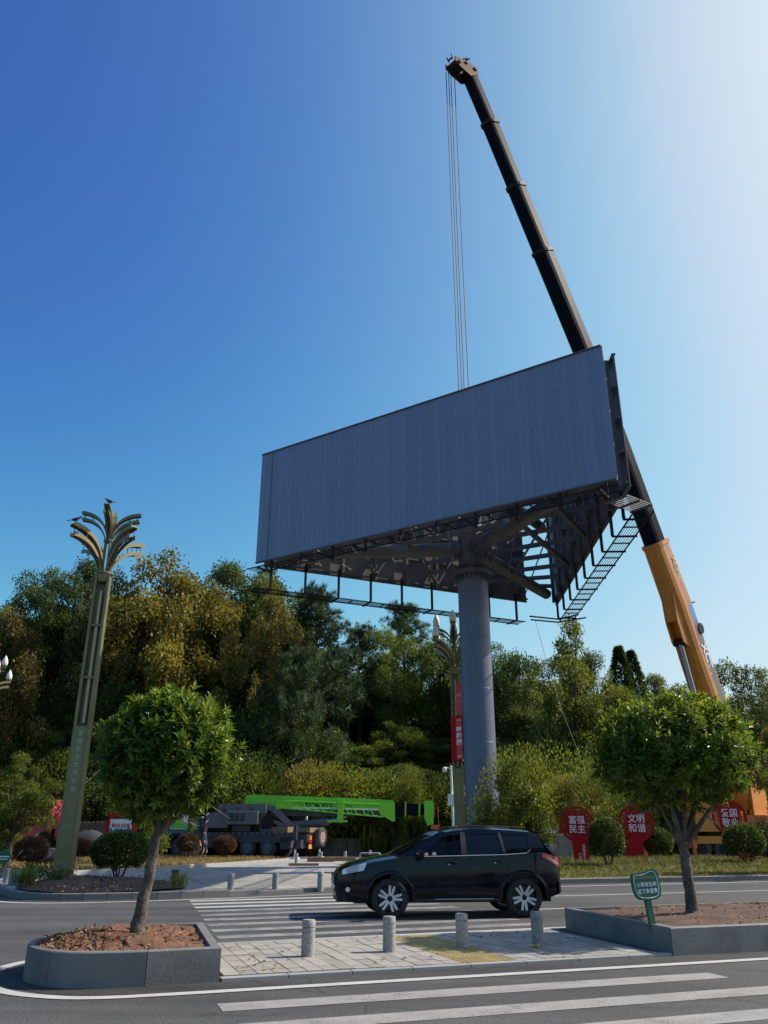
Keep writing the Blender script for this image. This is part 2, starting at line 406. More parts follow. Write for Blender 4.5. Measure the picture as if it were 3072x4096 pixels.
# ------------------------------------------------------------------ foliage helpers
def quad_mesh(name, V, tint):
    n = len(V); me = bpy.data.meshes.new(name)
    me.vertices.add(4 * n); me.loops.add(4 * n); me.polygons.add(n)
    me.vertices.foreach_set('co', np.ascontiguousarray(V, np.float32).ravel())
    me.loops.foreach_set('vertex_index', np.arange(4 * n, dtype=np.int32))
    me.polygons.foreach_set('loop_start', np.arange(0, 4 * n, 4, dtype=np.int32))
    at = me.attributes.new('tint', 'FLOAT', 'FACE'); at.data.foreach_set('value', np.asarray(tint, np.float32))
    me.update(); me.validate()
    return me
def unit(a):
    return a / np.maximum(np.linalg.norm(a, axis=1, keepdims=True), 1e-6)
def leaf_quads(pos, axis, L, W, rg, droop=.15, flat=.5):
    n = len(pos); axis = unit(axis)
    ref = rg.normal(size=(n, 3)); ref[:, 2] += flat * 3
    side = unit(np.cross(axis, ref)); nrm = np.cross(side, axis)
    L = np.broadcast_to(np.asarray(L, float).reshape(-1, 1), (n, 1)); W = np.broadcast_to(np.asarray(W, float).reshape(-1, 1), (n, 1))
    tip = pos + axis * L; tip[:, 2] -= (droop * L)[:, 0]
    mid = pos + axis * L * .45
    return np.stack([pos, mid + side * W / 2 + nrm * W * .12, tip, mid - side * W / 2 + nrm * W * .12], 1)
def clump_leaves(cen, rad, per, L, W, rg, shell=.55, out=.7, squash=.8, flat=.5, ctint=.35):
    V = []; T = []
    for c, r, k in zip(cen, rad, per):
        d = unit(rg.normal(size=(k, 3)))
        rr = r * (shell + (1 - shell) * rg.random((k, 1))) * (.75 + .5 * rg.random((k, 1)))
        p = c + d * rr * np.array([1, 1, squash])
        ax = d * out + rg.normal(size=(k, 3)) * .6; ax[:, 2] += .1
        V.append(leaf_quads(p, ax, L * (.7 + .6 * rg.random(k)), W * (.7 + .6 * rg.random(k)), rg, flat=flat))
        T.append(np.clip(rg.random() * ctint + rg.random(k) * (1 - ctint), 0, 1))
    return np.concatenate(V), np.concatenate(T)
# ------------------------------------------------------------------ the setting: ground, road, markings, pavements
def sheet(name, pts, z, mat, kind='structure', parent=None, thick=0):
    b = MB()
    if thick: b.prism([(p[0], p[1]) for p in pts], z - thick, z)
    else: b.add([(p[0], p[1], z) for p in pts], [tuple(range(len(pts)))])
    return b.build(name, mat, parent, kind=kind)
sheet('ground', [(-900, -900), (900, -900), (900, 900), (-900, 900)], -.03, m_earth)
sheet('road', [S(-90, -40), S(120, -40), S(120, 28.6), S(-90, 60)], 0.0, m_asphalt)

def resample(pts, step):
    out = [Vector(pts[0])]
    for a, b in zip(pts[:-1], pts[1:]):
        a, b = Vector(a), Vector(b); n = max(1, round((b - a).length / step))
        out += [a.lerp(b, i / n) for i in range(1, n + 1)]
    return out
def ribbon(pts, w0, w1):
    L, Rr = [], []
    for i, p in enumerate(pts):
        a = pts[min(i+1, len(pts)-1)] - pts[max(i-1, 0)]; a.z = 0; a.normalize(); nrm = Vector((-a.y, a.x, 0))
        L.append(p + nrm * w0); Rr.append(p + nrm * w1)
    return L, Rr
def smooth_line(pts, k=2):
    pts = [Vector(p) for p in pts]
    for _ in range(k):
        o = [pts[0]]
        for a, b in zip(pts[:-1], pts[1:]): o += [a.lerp(b, .25), a.lerp(b, .75)]
        pts = o + [pts[-1]]
    return pts
def stripe(name, pts, w, mat, z=.004):
    L, Rr = ribbon(pts, w / 2, -w / 2)
    return MB().grid([[Vector((p.x, p.y, z)) for p in L], [Vector((p.x, p.y, z)) for p in Rr]][::-1]).build(name, mat, kind='structure')
# near zebra crossing, its edge line and the curve round the island
for i, (n0, s0, s1) in enumerate(((9.03, 1.45, 7.48), (8.03, 1.5, 7.5), (7.03, 1.5, 7.5), (6.03, 1.5, 7.5), (5.03, 1.5, 7.5))):
    stripe('zebra_bar', [S(s0 + .1 * 0, n0 + .18), S(s1, n0 + .18)], .40, m_paint_worn)
edge_near = smooth_line([S(60, 10.1), S(20, 10.1), S(3, 10.1), S(1.2, 10.07), S(.2, 10.1), S(-.35, 10.45), S(-.75, 10.95), S(-1.0, 11.7), S(-.9, 12.5), S(-.6, 13.15), S(.1, 13.75), S(1.3, 14.1), S(2.4, 14.22), S(8, 14.52), S(20, 14.55), S(60, 14.5)])
stripe('edge_line', edge_near, .17, m_paint, .008)
sheet('gutter_strip', [S(60, 10.2), S(1, 10.2), S(.35, 10.25), S(-.2, 10.55), S(-.62, 11.1), S(-.85, 11.8), S(-.75, 12.5), S(-.45, 13.0), S(.5, 13.6), S(1.9, 13.9), S(1.9, 12), S(1.9, 10.75), S(60, 10.76)], .004, m_gutter)
for i in range(9):
    n0 = 15.05 + i * 1.0
    stripe('zebra_bar', [S(2.25 + i * .055, n0), S(8.4, n0 + .16)], .42, m_paint_far if i in (6, 7, 8) else m_paint_far2, .0045)
stripe('lane_line', [S(8.9, 18.05), S(70, 18.15)], .15, m_paint)
stripe('lane_line', [S(8.9, 21.62), S(70, 21.5)], .15, m_paint)
stripe('edge_line', smooth_line([S(70, 25.45), S(14, 25.5), S(9, 24.9), S(4, 23.75), S(1.0, 23.35), S(-.8, 23.5), S(-1.9, 24.3), S(-2.8, 26.3), S(-3.6, 31)]), .17, m_paint, .0042)

# far kerb: single stones
def kerb_run(pts, name, w, h, mat, parent, step=1.0, z0=0.0, hfun=None, gap=.012):
    pts = resample(pts, step)
    for i, (a, b) in enumerate(zip(pts[:-1], pts[1:])):
        d = (b - a); L = d.length; ang = math.atan2(d.y, d.x)
        hh = hfun(i / max(1, len(pts) - 2), a) if hfun else h
        x = L / 2 - gap / 2; c = .018
        bb = MB()
        prof = [(0, -.08), (w, -.08), (w, hh), (c, hh), (0, hh - c)]
        bb.loft([[Vector((e, y, z)) for y, z in prof] for e in (-x, x)])
        mid = a.lerp(b, .5)
        bb.build(name, mat, parent, loc=(mid.x, mid.y, z0), rot=(0, 0, ang))
PLZ = .12
far_line = smooth_line([S(-3.4, 40), S(-3.0, 33), S(-2.5, 29.5), S(-2.0, 26.6), S(-1.2, 24.75), S(-.2, 24.25), S(1.0, 24.2), S(2.3, 24.3), S(3.5, 24.5), S(5.2, 25.0), S(7.2, 25.7), S(9.2, 26.2), S(12, 26.5), S(16, 26.6), S(24, 26.35), S(40, 26.2), S(75, 26.1)], 1)
far_kerb = thing('far_kerb', None, None, kind='structure')
def far_h(t, a):
    s, n = toS(a)
    return .105 if 4.2 < s < 9.3 else (.135 if 3.6 < s <= 4.2 else .165)
kerb_run(far_line, 'kerb_stone', .16, .15, m_granite, far_kerb, 1.0, hfun=far_h)
# pavement and forecourt behind the far kerb
def plazamat():
    m, ns, ls, b = nt('forecourt_paving')
    tc = ns.new('ShaderNodeTexCoord'); mp = ns.new('ShaderNodeMapping'); ls.new(tc.outputs['Object'], mp.inputs[0]); mp.inputs['Rotation'].default_value = (0, 0, -R(64))
    br = ns.new('ShaderNodeTexBrick'); ls.new(mp.outputs[0], br.inputs['Vector'])
    br.inputs['Scale'].default_value = 1.0; br.inputs['Brick Width'].default_value = .6; br.inputs['Row Height'].default_value = .3; br.inputs['Mortar Size'].default_value = .012
    br.inputs['Color1'].default_value = (.30, .29, .275, 1); br.inputs['Color2'].default_value = (.38, .365, .34, 1); br.inputs['Mortar'].default_value = (.13, .12, .11, 1)
    st = mapr(ns, ls, noise(ns, ls, .45, 5, .65, tc.outputs['Object']), .3, .7, .72, 1.2)
    cmb = ns.new('ShaderNodeCombineColor')
    for i in range(3): ls.new(st, cmb.inputs[i])
    ls.new(mixc(ns, ls, 1, br.outputs['Color'], cmb.outputs[0], 'MULTIPLY'), b.inputs['Base Color']); b.inputs['Roughness'].default_value = .85
    return m
m_plaza = plazamat()
fl = [p for p in far_line]
back = [S(75, 90), S(-30, 90), S(-30, 40)]
L_, R_ = ribbon(fl, .15, .15)
pz = MB(); bk = [Vector((p.x - (80) * math.sin(RA) * 1.0, p.y + 80 * math.cos(RA), 0)) for p in L_]
pz.grid([[Vector((p.x, p.y, PLZ)) for p in L_], [Vector((p.x, p.y, PLZ)) for p in bk]])
pz.grid([[Vector((p.x, p.y, -.1)) for p in L_], [Vector((p.x, p.y, PLZ)) for p in L_]])
forecourt = pz.build('forecourt', m_plaza, kind='structure')
# slabs of the far pavement just behind the crossing: single stones, farther ones joined
slab_me = MB().box((0, 0, -.03), (.592, .292, .06)).mesh('paving_slab')
cnt = 0; far_slabs = MB()
ang2 = R(64)
cand = []
for i in range(-30, 60):
    for k in range(-60, 60):
        x = i * .6 + (.3 if k % 2 else 0); y = k * .3
        c0 = S(5.6, 30.5); p = Vector((c0.x + x * math.cos(ang2) - y * math.sin(ang2), c0.y + x * math.sin(ang2) + y * math.cos(ang2), 0))
        s, n = toS(p)
        # stay behind the kerb line and inside the open paving
        kn = np.interp(s, [1, 2.3, 3.5, 5.2, 7.2, 9.2, 12, 16], [24.2, 24.3, 24.5, 25.0, 25.7, 26.2, 26.5, 26.6])
        if n < kn + .55 or n > 36 or s < 3.9 or s > 12.5: continue
        cand.append((n, p))
cand.sort(key=lambda t: t[0])
for n, p in cand:
    if cnt < 260:
        obj('paving_slab', slab_me, m_slab, forecourt, loc=(p.x, p.y, PLZ + .006 + random.uniform(-.002, .002)), rot=(0, 0, ang2)); cnt += 1
    else:
        far_slabs.box((p.x, p.y, PLZ - .024 + random.uniform(-.002, .002)), (.592, .292, .06), Matrix.Rotation(ang2, 3, 'Z'))
far_slabs.build('paving_slabs', m_slab, forecourt, kind='stuff')

# lawns and beds behind
def poly_px(px, z):
    return [G(u, v, z) for u, v in px]
left_bed_px = [(-300, 3516), (80, 3508), (278, 3498), (620, 3480), (900, 3462), (1115, 3446), (1160, 3442), (1060, 3434), (900, 3428), (700, 3420), (400, 3410), (-300, 3404)]
left_bed = [Vector((p.x, p.y + (.08 if i < 7 else 0), 0)) for i, p in enumerate(poly_px(left_bed_px, .12))]
sheet('lawn', left_bed, .20, m_lawn_dry)
lk = thing('lawn_kerb', None, None, kind='structure')
kerb_run(poly_px(left_bed_px[:7], .12), 'kerb_stone', .15, .13, m_granite_cut, lk, 1.0, z0=PLZ)
lamp_bed_px = [(58, 3549), (120, 3561), (240, 3570), (420, 3568), (600, 3560), (735, 3550), (750, 3544), (690, 3534), (560, 3519), (430, 3513), (300, 3512), (170, 3519), (85, 3542)]
def mound(name, pts, z, h, mat, kind='structure', parent=None, nz=.05, rings=5, sub=3):
    pts = resample([*pts, pts[0]], .35)[:-1]
    c = sum(pts, Vector()) / len(pts); rg = np.random.default_rng(3); rows = []
    for r in range(rings + 1):
        f = 1 - r / rings
        rows.append([Vector((c.x + (p.x - c.x) * f, c.y + (p.y - c.y) * f, z + h * (1 - f ** 2.2) + (rg.normal() * nz if 0 < r else 0))) for p in pts])
    b = MB(); b.loft(rows, True, False)
    o = b.build(name, mat, parent, smooth=True, kind=kind)
    return o
mound('planting_bed', poly_px(lamp_bed_px, .17), .17, .16, m_soil_d, nz=.03, rings=8)
right_lawn = [S(12.6, 26.75), S(75, 26.3), S(75, 46), S(12.6, 44)]
b = MB(); rows = []
for j in range(24):
    rows.append([S(12.6 + i * 1.3, 26.75 - (.4 * i / 48) + j * .75, .165 + (0 if j == 0 else random.uniform(0, .05) + .004 * j)) for i in range(48)])
b.grid(rows).build('lawn', m_lawn, smooth=True, kind='structure')

# ------------------------------------------------------------------ island between the roads: paving, tactile strip, bollards, planters
island = sheet('island_base', [S(1.6, 10.72), S(8.2, 10.78), S(8.2, 14.15), S(1.6, 13.95)], .022, m_joint)
isl_kerb = thing('island_kerb', None, None, kind='structure')
def flat_kerb(p0, p1, w, step):
    pts = resample([p0, p1], step)
    for a, b in zip(pts[:-1], pts[1:]):
        d = b - a; m = a.lerp(b, .5)
        MB().box((0, w / 2, -.02), (d.length - .012, w, .12)).build('kerb_stone', m_granite_cut, isl_kerb, loc=(m.x, m.y, 0.0), rot=(0, 0, math.atan2(d.y, d.x)), bevel=.006)
flat_kerb(S(1.68, 10.69), S(8.08, 10.76), .13, .78)
flat_kerb(S(1.83, 13.86), S(8.3, 14.02), .13, .78)
TS = .012
me_slab = MB().box((0, 0, -.025), (.204 - TS, .46 - TS, .05)).mesh('paving_slab')
def tactile_mesh():
    b = MB().box((0, 0, -.025), (.204 - TS, .46 - TS, .05))
    for k in range(3):
        x = -.062 + k * .062
        b.add([(x-.017, -.215, 0), (x+.017, -.215, 0), (x+.010, -.215, .007), (x-.010, -.215, .007), (x-.017, .215, 0), (x+.017, .215, 0), (x+.010, .215, .007), (x-.010, .215, .007)],
              [(0,1,2,3), (7,6,5,4), (3,2,6,7), (0,3,7,4), (1,5,6,2)])
    return b.mesh('tactile_slab')
me_tac = tactile_mesh()
ncol = int((8.02 - 1.72) / .204)
for i in range(ncol):
    s = 1.73 + (i + .5) * .204
    tac = 4.72 < s < 5.56
    off = 0 if tac else (random.choice([0, .12, .23, .31]) - .31)
    n0 = 10.86 + off; k = 0
    while n0 < 13.86:
        a, b2 = max(n0, 10.845), min(n0 + .46, 13.86); L = b2 - a
        if L > .06:
            o = obj('tactile_slab' if tac else 'paving_slab', me_tac if tac else me_slab, m_tactile if tac else m_slab, island,
                    loc=S(s, (a + b2) / 2, .045 + random.uniform(-.0035, .0035)), rot=(random.uniform(-.006, .006), random.uniform(-.01, .01), RA), scale=(1, (L - TS) / (.46 - TS), 1))
        n0 += .46
def bollard_parts(name, label, loc, rz=0, sc=1.0, group=None, h=.45):
    t = thing(name, label, 'bollard', loc, rz, group)
    pr = [(.092, -.05), (.092, h * .66), (.086, h * .665), (.086, h * .685), (.092, h * .69), (.092, h * .775), (.086, h * .78), (.086, h * .80), (.092, h * .805), (.092, h - .012), (.082, h)]
    MB().lathe(pr, 28).build('post', m_bollard, t, smooth=True)
    MB().lathe([(.087, h * .782), (.0875, h * .798)], 28).build('groove', m_granite, t)
    t.scale = (sc, sc, sc)
    return t
near_b = [(1231, 3825, 'granite bollard on the island nearest the left planter'), (1557, 3806, 'granite bollard just left of the yellow tactile strip'),
          (1850, 3790, 'granite bollard on the island in front of the rear door of the black SUV'), (2153, 3778, 'granite bollard in front of the rear wheel with crumpled wrapper at its foot')]
proto_b = None
for i, (u, v, lb) in enumerate(near_b):
    p = G(u, v, .045)
    if i == 0: proto_b = bollard_parts('bollard', lb, p, 0, 1.0, 'stone bollards')
    else: dup(proto_b, p, random.random() * 6, label=lb)
for u, v, lb in [(921, 3570, 'granite bollard leftmost of the three behind the far zebra crossing'), (1100, 3563, 'granite bollard middle of the three behind the far zebra crossing'),
                 (1281, 3557, 'granite bollard rightmost of the three, just left of the SUV bonnet'),
                 (20, 3540, 'granite bollard leftmost of four at the left street corner'), (42, 3548, 'granite bollard second of four at the left street corner'),
                 (64, 3549, 'granite bollard third of four at the left street corner'), (84, 3552, 'granite bollard fourth and rightmost of four at the left street corner'),
                 (1185, 3452, 'far granite bollard behind the small timber beam near the crane outrigger'), (1283, 3443, 'far granite bollard behind the thick timber beams'),
                 (1380, 3440, 'far granite bollard right of the timber beams'), (1480, 3434, 'far granite bollard behind the portable generator')]:
    dup(proto_b, G(u, v, .07 if v > 3500 else PLZ), random.random() * 6, scale=(1, 1, 1.08), label=lb)
# crumpled wrapper at the foot of the fourth bollard
rg = np.random.default_rng(5)
b = MB(); rows = []
for i in range(7):
    rows.append([Vector((-.09 + .03 * k + rg.normal() * .008, -.05 + .017 * i + rg.normal() * .006, .012 + abs(rg.normal()) * .022)) for k in range(7)])
b.grid(rows).build('wrapper', m_plate, loc=G(2143, 3790, .045), label='crumpled yellow wrapper lying at the foot of a bollard', cat='litter')

PLH = .36
def planter(name, label, outer, wall, soil_mat, cuts, front_mat):
    t = thing(name, label, 'planter', (0, 0, 0))
    n = len(outer)
    pts = [Vector(p) for p in outer]
    c = sum(pts, Vector()) / n
    # walls: one granite slab for each stretch between joints
    for (i0, i1, mt) in cuts:
        seg = []
        i = i0
        while True:
            seg.append(pts[i % n])
            if i % n == i1 % n and len(seg) > 1: break
            i += 1
        def inner(j, off):
            a = pts[(j-1) % n]; b_ = pts[j % n]; d = pts[(j+1) % n]
            e1 = (b_ - a).normalized(); e2 = (d - b_).normalized()
            n1 = Vector((-e1.y, e1.x, 0)); n2 = Vector((-e2.y, e2.x, 0)); m_ = (n1 + n2)
            m_ = m_ / max(.5, m_.length_squared / 2) if m_.length > 1e-6 else n1
            return b_ + m_ * off
        idx = [i0 + k for k in range(len(seg))]
        def trim(lst):
            a, b_ = lst[0].copy(), lst[-1].copy()
            da = (lst[1] - lst[0]).normalized() * .004; db = (lst[-2] - lst[-1]).normalized() * .004
            return [a + da] + lst[1:-1] + [b_ + db]
        o_ = trim([pts[j % n].copy() for j in idx]); i_ = trim([inner(j, wall) for j in idx])
        b = MB(); w = len(o_)
        ch = .012
        o2 = trim([inner(j, ch) for j in idx])
        rows = [[Vector((p.x, p.y, -.05)) for p in i_], [Vector((p.x, p.y, -.05)) for p in o_], [Vector((p.x, p.y, PLH - ch)) for p in o_], [Vector((p.x, p.y, PLH)) for p in o2], [Vector((p.x, p.y, PLH)) for p in i_]]
        vs = [p for r in rows for p in r]; fs = []
        for r in range(5):
            for k in range(w - 1):
                a0 = r * w + k; b0 = ((r + 1) % 5) * w + k
                fs.append((a0, b0, b0 + 1, a0 + 1))
        fs.append(tuple(r * w for r in range(5))[::-1]); fs.append(tuple(r * w + w - 1 for r in range(5)))
        b.add(vs, [f[::-1] for f in fs])
        b.build('wall_stone', mt, t)
    inn = [Vector((c.x + (p.x - c.x) * .93, c.y + (p.y - c.y) * .93, 0)) for p in pts]
    sm = resample([*inn, inn[0]], .25)[:-1]
    rg = np.random.default_rng(n); rows = []
    NR = 9
    for r in range(NR + 1):
        f = 1 - r / NR
        rows.append([Vector((c.x + (p.x - c.x) * (f * 1.02) , c.y + (p.y - c.y) * (f * 1.02), PLH - .05 + .13 * (1 - f ** 2) + (rg.normal() * .022 if r else 0))) for p in sm])
    MB().loft(rows, True, False).build('soil', soil_mat, t, smooth=True)
    # clods, dry leaves and twigs lying on the soil
    k = 1500; V = []; T = []
    pos = []
    while len(pos) < k:
        i = rg.integers(len(sm)); f = math.sqrt(rg.random()) * .95
        p = sm[i]; z = PLH - .04 + .13 * (1 - f ** 2)
        pos.append((c.x + (p.x - c.x) * f, c.y + (p.y - c.y) * f, z))
    pos = np.array(pos)
    V = leaf_quads(pos + rg.normal(size=pos.shape) * .012, rg.normal(size=pos.shape) * [1, 1, .35], .03 + .07 * rg.random(k), .012 + .03 * rg.random(k), rg, droop=.05, flat=.8)
    obj('leaf_litter', quad_mesh('leaf_litter', V, rg.random(k)), m_litter, t, kind='stuff')
    st = MB()
    for _ in range(170):
        q = pos[rg.integers(k)]; r = .012 + .03 * rg.random() ** 2
        st.lathe([(r * .5, -r * .6), (r, 0), (r * .6, r * .6)], 5, q, Matrix.Rotation(rg.random() * 6, 3, 'Z') @ Matrix.Rotation(rg.random(), 3, 'X'))
    st.build('clods', soil_mat, t, kind='stuff')
    return t
lp = [(1.66, 10.70), (.82, 10.66), (.35, 10.70), (.0, 10.80), (-.27, 11.02), (-.45, 11.35), (-.54, 11.8), (-.48, 12.3), (-.28, 12.72), (.08, 13.1), (.6, 13.4), (1.2, 13.6), (1.82, 13.68)]
lp = [S(*q) for q in lp]
lp = [lp[0]] + smooth_line(lp[1:-1], 2) + [lp[-1]]
nl = len(lp)
def ccw(pts):
    a = sum(p.x * q.y - q.x * p.y for p, q in zip(pts, pts[1:] + pts[:1]))
    return pts if a > 0 else pts[::-1]
Lp = ccw(lp)
# find indices by nearest station
def ix(pts, s, n):
    q = S(s, n); return min(range(len(pts)), key=lambda i: (pts[i] - q).length)
i_fr, i_j1, i_j2, i_l, i_b1, i_br = (ix(Lp, *q) for q in ((1.66, 10.7), (.82, 10.66), (-.27, 11.02), (-.48, 12.3), (.6, 13.4), (1.82, 13.68)))
seq = [i_br, i_fr, i_j1, i_j2, i_l, i_b1]
stepd = 1 if (i_j1 - i_fr) % nl < nl / 2 else -1
order = sorted(seq)
cuts = []
for a, b2 in zip(order, order[1:] + [order[0] + nl]):
    mt = m_granite_tar if {a % nl, b2 % nl} == {i_j1, i_j2} else m_granite
    cuts.append((a, b2, mt))
planter_left = planter('planter', 'grey granite planter with rounded end and tar stained front at left', Lp, .115, m_soil, cuts, m_granite)
rp = ccw([S(8.0, 10.74), S(10.2, 10.72), S(12.8, 10.7), S(16, 10.7), S(20, 10.7), S(20, 14.2), S(14, 14.2), S(8.3, 14.12), S(8.2, 13.0)])
nr = len(rp)
cuts = [(i, i + 1, m_granite) for i in range(nr)]
planter_right = planter('planter', 'long grey granite planter with green notice and clipped tree at right', rp, .13, m_soil_d, cuts, m_granite)

# fallen leaves on the island
lv = MB().add([(0, 0, 0), (.035, .022, .012), (.08, 0, .004), (.035, -.022, .014)], [(0, 1, 2), (0, 2, 3)]).mesh('fallen_leaf')
at = lv.attributes.new('tint', 'FLOAT', 'FACE'); at.data.foreach_set('value', [.45, .55])
for i in range(46):
    if i < 16: s, n = 1.95 + random.random() * .9, 10.9 + random.random() * 1.6
    else: s, n = 2 + random.random() * 6, 10.9 + random.random() * 3
    obj('fallen_leaf', lv, m_litter, loc=S(s, n, .05), rot=(random.uniform(-.2, .2), random.uniform(-.2, .2), random.random() * 6), scale=random.uniform(.6, 1.3),
        label='small dry leaf fallen on the island paving', cat='leaf', group='fallen leaves on the island')

# ------------------------------------------------------------------ hill behind
def sstep(t):
    t = min(1, max(0, t)); return t * t * (3 - 2 * t)
def hill_z(x, y):
    hm = np.interp(x, [-60, -30, -5, 8, 20, 60], [17, 17, 13, 7.5, 6.5, 7])
    toe = np.interp(x, [-60, -10, 10, 30, 60], [66, 66, 64, 60, 56])
    return PLZ - .02 + hm * sstep((y - toe) / 22) + .5 * math.sin(x * .33) * math.sin(y * .27) * sstep((y - toe) / 6)
rows = []
for y in np.linspace(54, 190, 90):
    rows.append([(x, y, hill_z(x, y) - .03 + (0 if y < 100 else .02 * (y - 100))) for x in np.linspace(-150, 150, 110)])
MB().grid(rows).build('hill', m_hill, smooth=True, kind='structure')
# ------------------------------------------------------------------ billboard
BL, BR = Vector((-6.48, 38.5, 0)), Vector((8.99, 28.15, 0))
BZ0, BZ1 = 14.33, 20.33
bdir = (BR - BL).normalized(); bin_ = Vector((-bdir.y, bdir.x, 0))
if bin_.y < 0: bin_ = -bin_
BW = (BR - BL).length
BC = BL.lerp(BR, .5) + bin_ * (BW * .29)
BV = BL.lerp(BR, .5) + bin_ * (BW * .866)
COLP = Vector((4.36, 37.8, 0))
bill = thing('billboard', 'tall three sided billboard with blank grey ribbed faces on a single steel column', 'billboard', (COLP.x, COLP.y, 0))
def bl(p): return Vector(p) - Vector((COLP.x, COLP.y, 0))
# column
MB().lathe([(.735, 0), (.735, 13.35)], 40).build('column', m_column, bill, smooth=True)
fl_ = MB().lathe([(.735, 13.30), (.98, 13.36), (.98, 13.44), (.735, 13.44)], 40)
fl_.lathe([(.66, 13.45), (.98, 13.46), (.98, 13.54), (.66, 13.54)], 40)
flange = fl_.build('flange', m_steel, bill)
for k in range(24):
    t = 2 * math.pi * k / 24; d = Vector((math.cos(t), math.sin(t), 0))
    b = MB(); s2 = Vector((-d.y, d.x, 0)) * .012
    for sg in (0,):
        pts = [d * .72 + Vector((0, 0, 12.95)), d * .74 + Vector((0, 0, 13.34)), d * .96 + Vector((0, 0, 13.34))]
        b.add([p - s2 for p in pts] + [p + s2 for p in pts], [(2, 1, 0), (3, 4, 5), (0, 1, 4, 3), (1, 2, 5, 4), (2, 0, 3, 5)])
        pts = [d * .62 + Vector((0, 0, 13.95)), d * .62 + Vector((0, 0, 13.54)), d * .95 + Vector((0, 0, 13.54))]
        b.add([p - s2 for p in pts] + [p + s2 for p in pts], [(2, 1, 0), (3, 4, 5), (0, 1, 4, 3), (1, 2, 5, 4), (2, 0, 3, 5)])
    b.build('gusset', m_steel, flange)
MB().lathe([(.62, 13.5), (.62, 19.9), (.0, 19.95)], 32).build('upper_column', m_steel, bill, smooth=True)
for wy in (3.0, 5.4, 7.8, 10.2):
    MB().lathe([(.736, wy), (.741, wy + .01), (.741, wy + .03), (.736, wy + .04)], 40).build('weld_seam', m_column, bill)
# three faces
def face(p, q, front, mat_out, name_lab):
    p, q = bl(p), bl(q); d = (q - p).normalized(); L = (q - p).length
    out = Vector((d.y, -d.x, 0))
    if out.dot((p + q) / 2) < 0: out = -out
    fr = MB()
    # posts and girts behind the sheets
    npost = 9
    for i in range(npost):
        c = p + d * (L * (i + .25) / (npost - .5)) - out * .22
        fr.beam(c + Vector((0, 0, BZ0 - .05)), c + Vector((0, 0, BZ1 - .02)), .14, .2, up=out)
    for z in (BZ0 + .12, BZ0 + 1.5, BZ0 + 3.0, BZ0 + 4.5, BZ1 - .15):
        fr.beam(p - out * .1 + Vector((0, 0, z)), q - out * .1 + Vector((0, 0, z)), .10, .09)
    for i in range(npost - 1):
        c0 = p + d * (L * (i + .25) / (npost - .5)) - out * .34; c1 = p + d * (L * (i + 1.25) / (npost - .5)) - out * .34
        fr.beam(c0 + Vector((0, 0, BZ0 + (.2 if i % 2 else 3.2))), c1 + Vector((0, 0, BZ0 + (3.2 if i % 2 else .2))), .09, .09)
    f = fr.build('sign_face', m_steel, bill, label=name_lab)
    n = 60; w = L / n
    pr = [(-w/2 + .004, 0), (-w/2 + .016, .030), (-w/2 + .040, .030), (-w/2 + .058, .004), (w/2 + .03, .004), (w/2 + .03, -.002), (-w/2 + .07, -.002)]
    sh = MB().loft([[Vector((x, -y, z)) for x, y in pr] for z in (0, BZ1 - BZ0)]).mesh('cladding_sheet')
    ang = math.atan2(d.y, d.x)
    flip = Vector((math.sin(ang), -math.cos(ang), 0)).dot(out) < 0
    for i in range(n):
        c = p + d * (w * (i + .5)) + out * random.uniform(-.0015, .0015)
        obj('cladding_sheet', sh, mat_out, f, loc=(c.x, c.y, BZ0 + random.uniform(-.006, .006)), rot=(0, 0, ang + (math.pi if flip else 0)))
    tr = MB()
    for z in (BZ0 - .03, BZ1 + .02):
        tr.beam(p + out * .0 + Vector((0, 0, z)), q + out * .0 + Vector((0, 0, z)), .16, .05)
    tr.build('edge_trim', m_steel, f)
    return p, q, d, out, L, f
faces = []
faces.append(face(BL, BR, True, m_clad, 'blank grey front face of upright ribbed sheets'))
sm = bl(BL) + bdir * .78 - bin_ * .034
MB().beam(sm + Vector((0, 0, BZ0 + .05)), sm + Vector((0, 0, BZ1 - .08)), .016, .012, up=bdir).build('open_seam', m_dark, faces[0][5])
for i in range(14):
    for k in range(3):
        q = bl(BL) + bdir * (BW * (i + .5) / 14) - bin_ * .012 + Vector((0, 0, BZ0 + 1.5 + k * 1.5))
        MB().box(q, (.035, .03, .035)).build('fixing', m_dark, faces[0][5])
gap = 1.15
A1, A2 = Vector((*BR.xy, 0)), BV
e = (A2 - A1).normalized()
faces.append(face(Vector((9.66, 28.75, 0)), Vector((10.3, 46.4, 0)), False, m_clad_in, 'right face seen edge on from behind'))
e = (BL - BV).normalized()
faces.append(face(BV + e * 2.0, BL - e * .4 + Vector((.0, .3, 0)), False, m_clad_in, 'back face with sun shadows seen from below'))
# big radial arms with flange and end cap, two levels
for lev in (BZ0 + .45, BZ0 + 4.7):
    for tgt, ln in ((BL, .93), (BR, .93), (BV, .9)):
        v = bl(tgt); v.z = 0
        a = v.normalized() * .55 + Vector((0, 0, lev)); b2 = v * ln + Vector((0, 0, lev))
        arm = MB().path([a, a.lerp(b2, .3), b2], [.36, .34, .30], 18).build('support_arm', m_steel, bill, smooth=True)
        fm = MB(); dv = v.normalized()
        for dd in (.72, .84):
            c = dv * dd + Vector((0, 0, lev)); fm.tube(c, c + dv * .07, .50, .50, 20)
        fm.build('arm_flange', m_steel, arm)
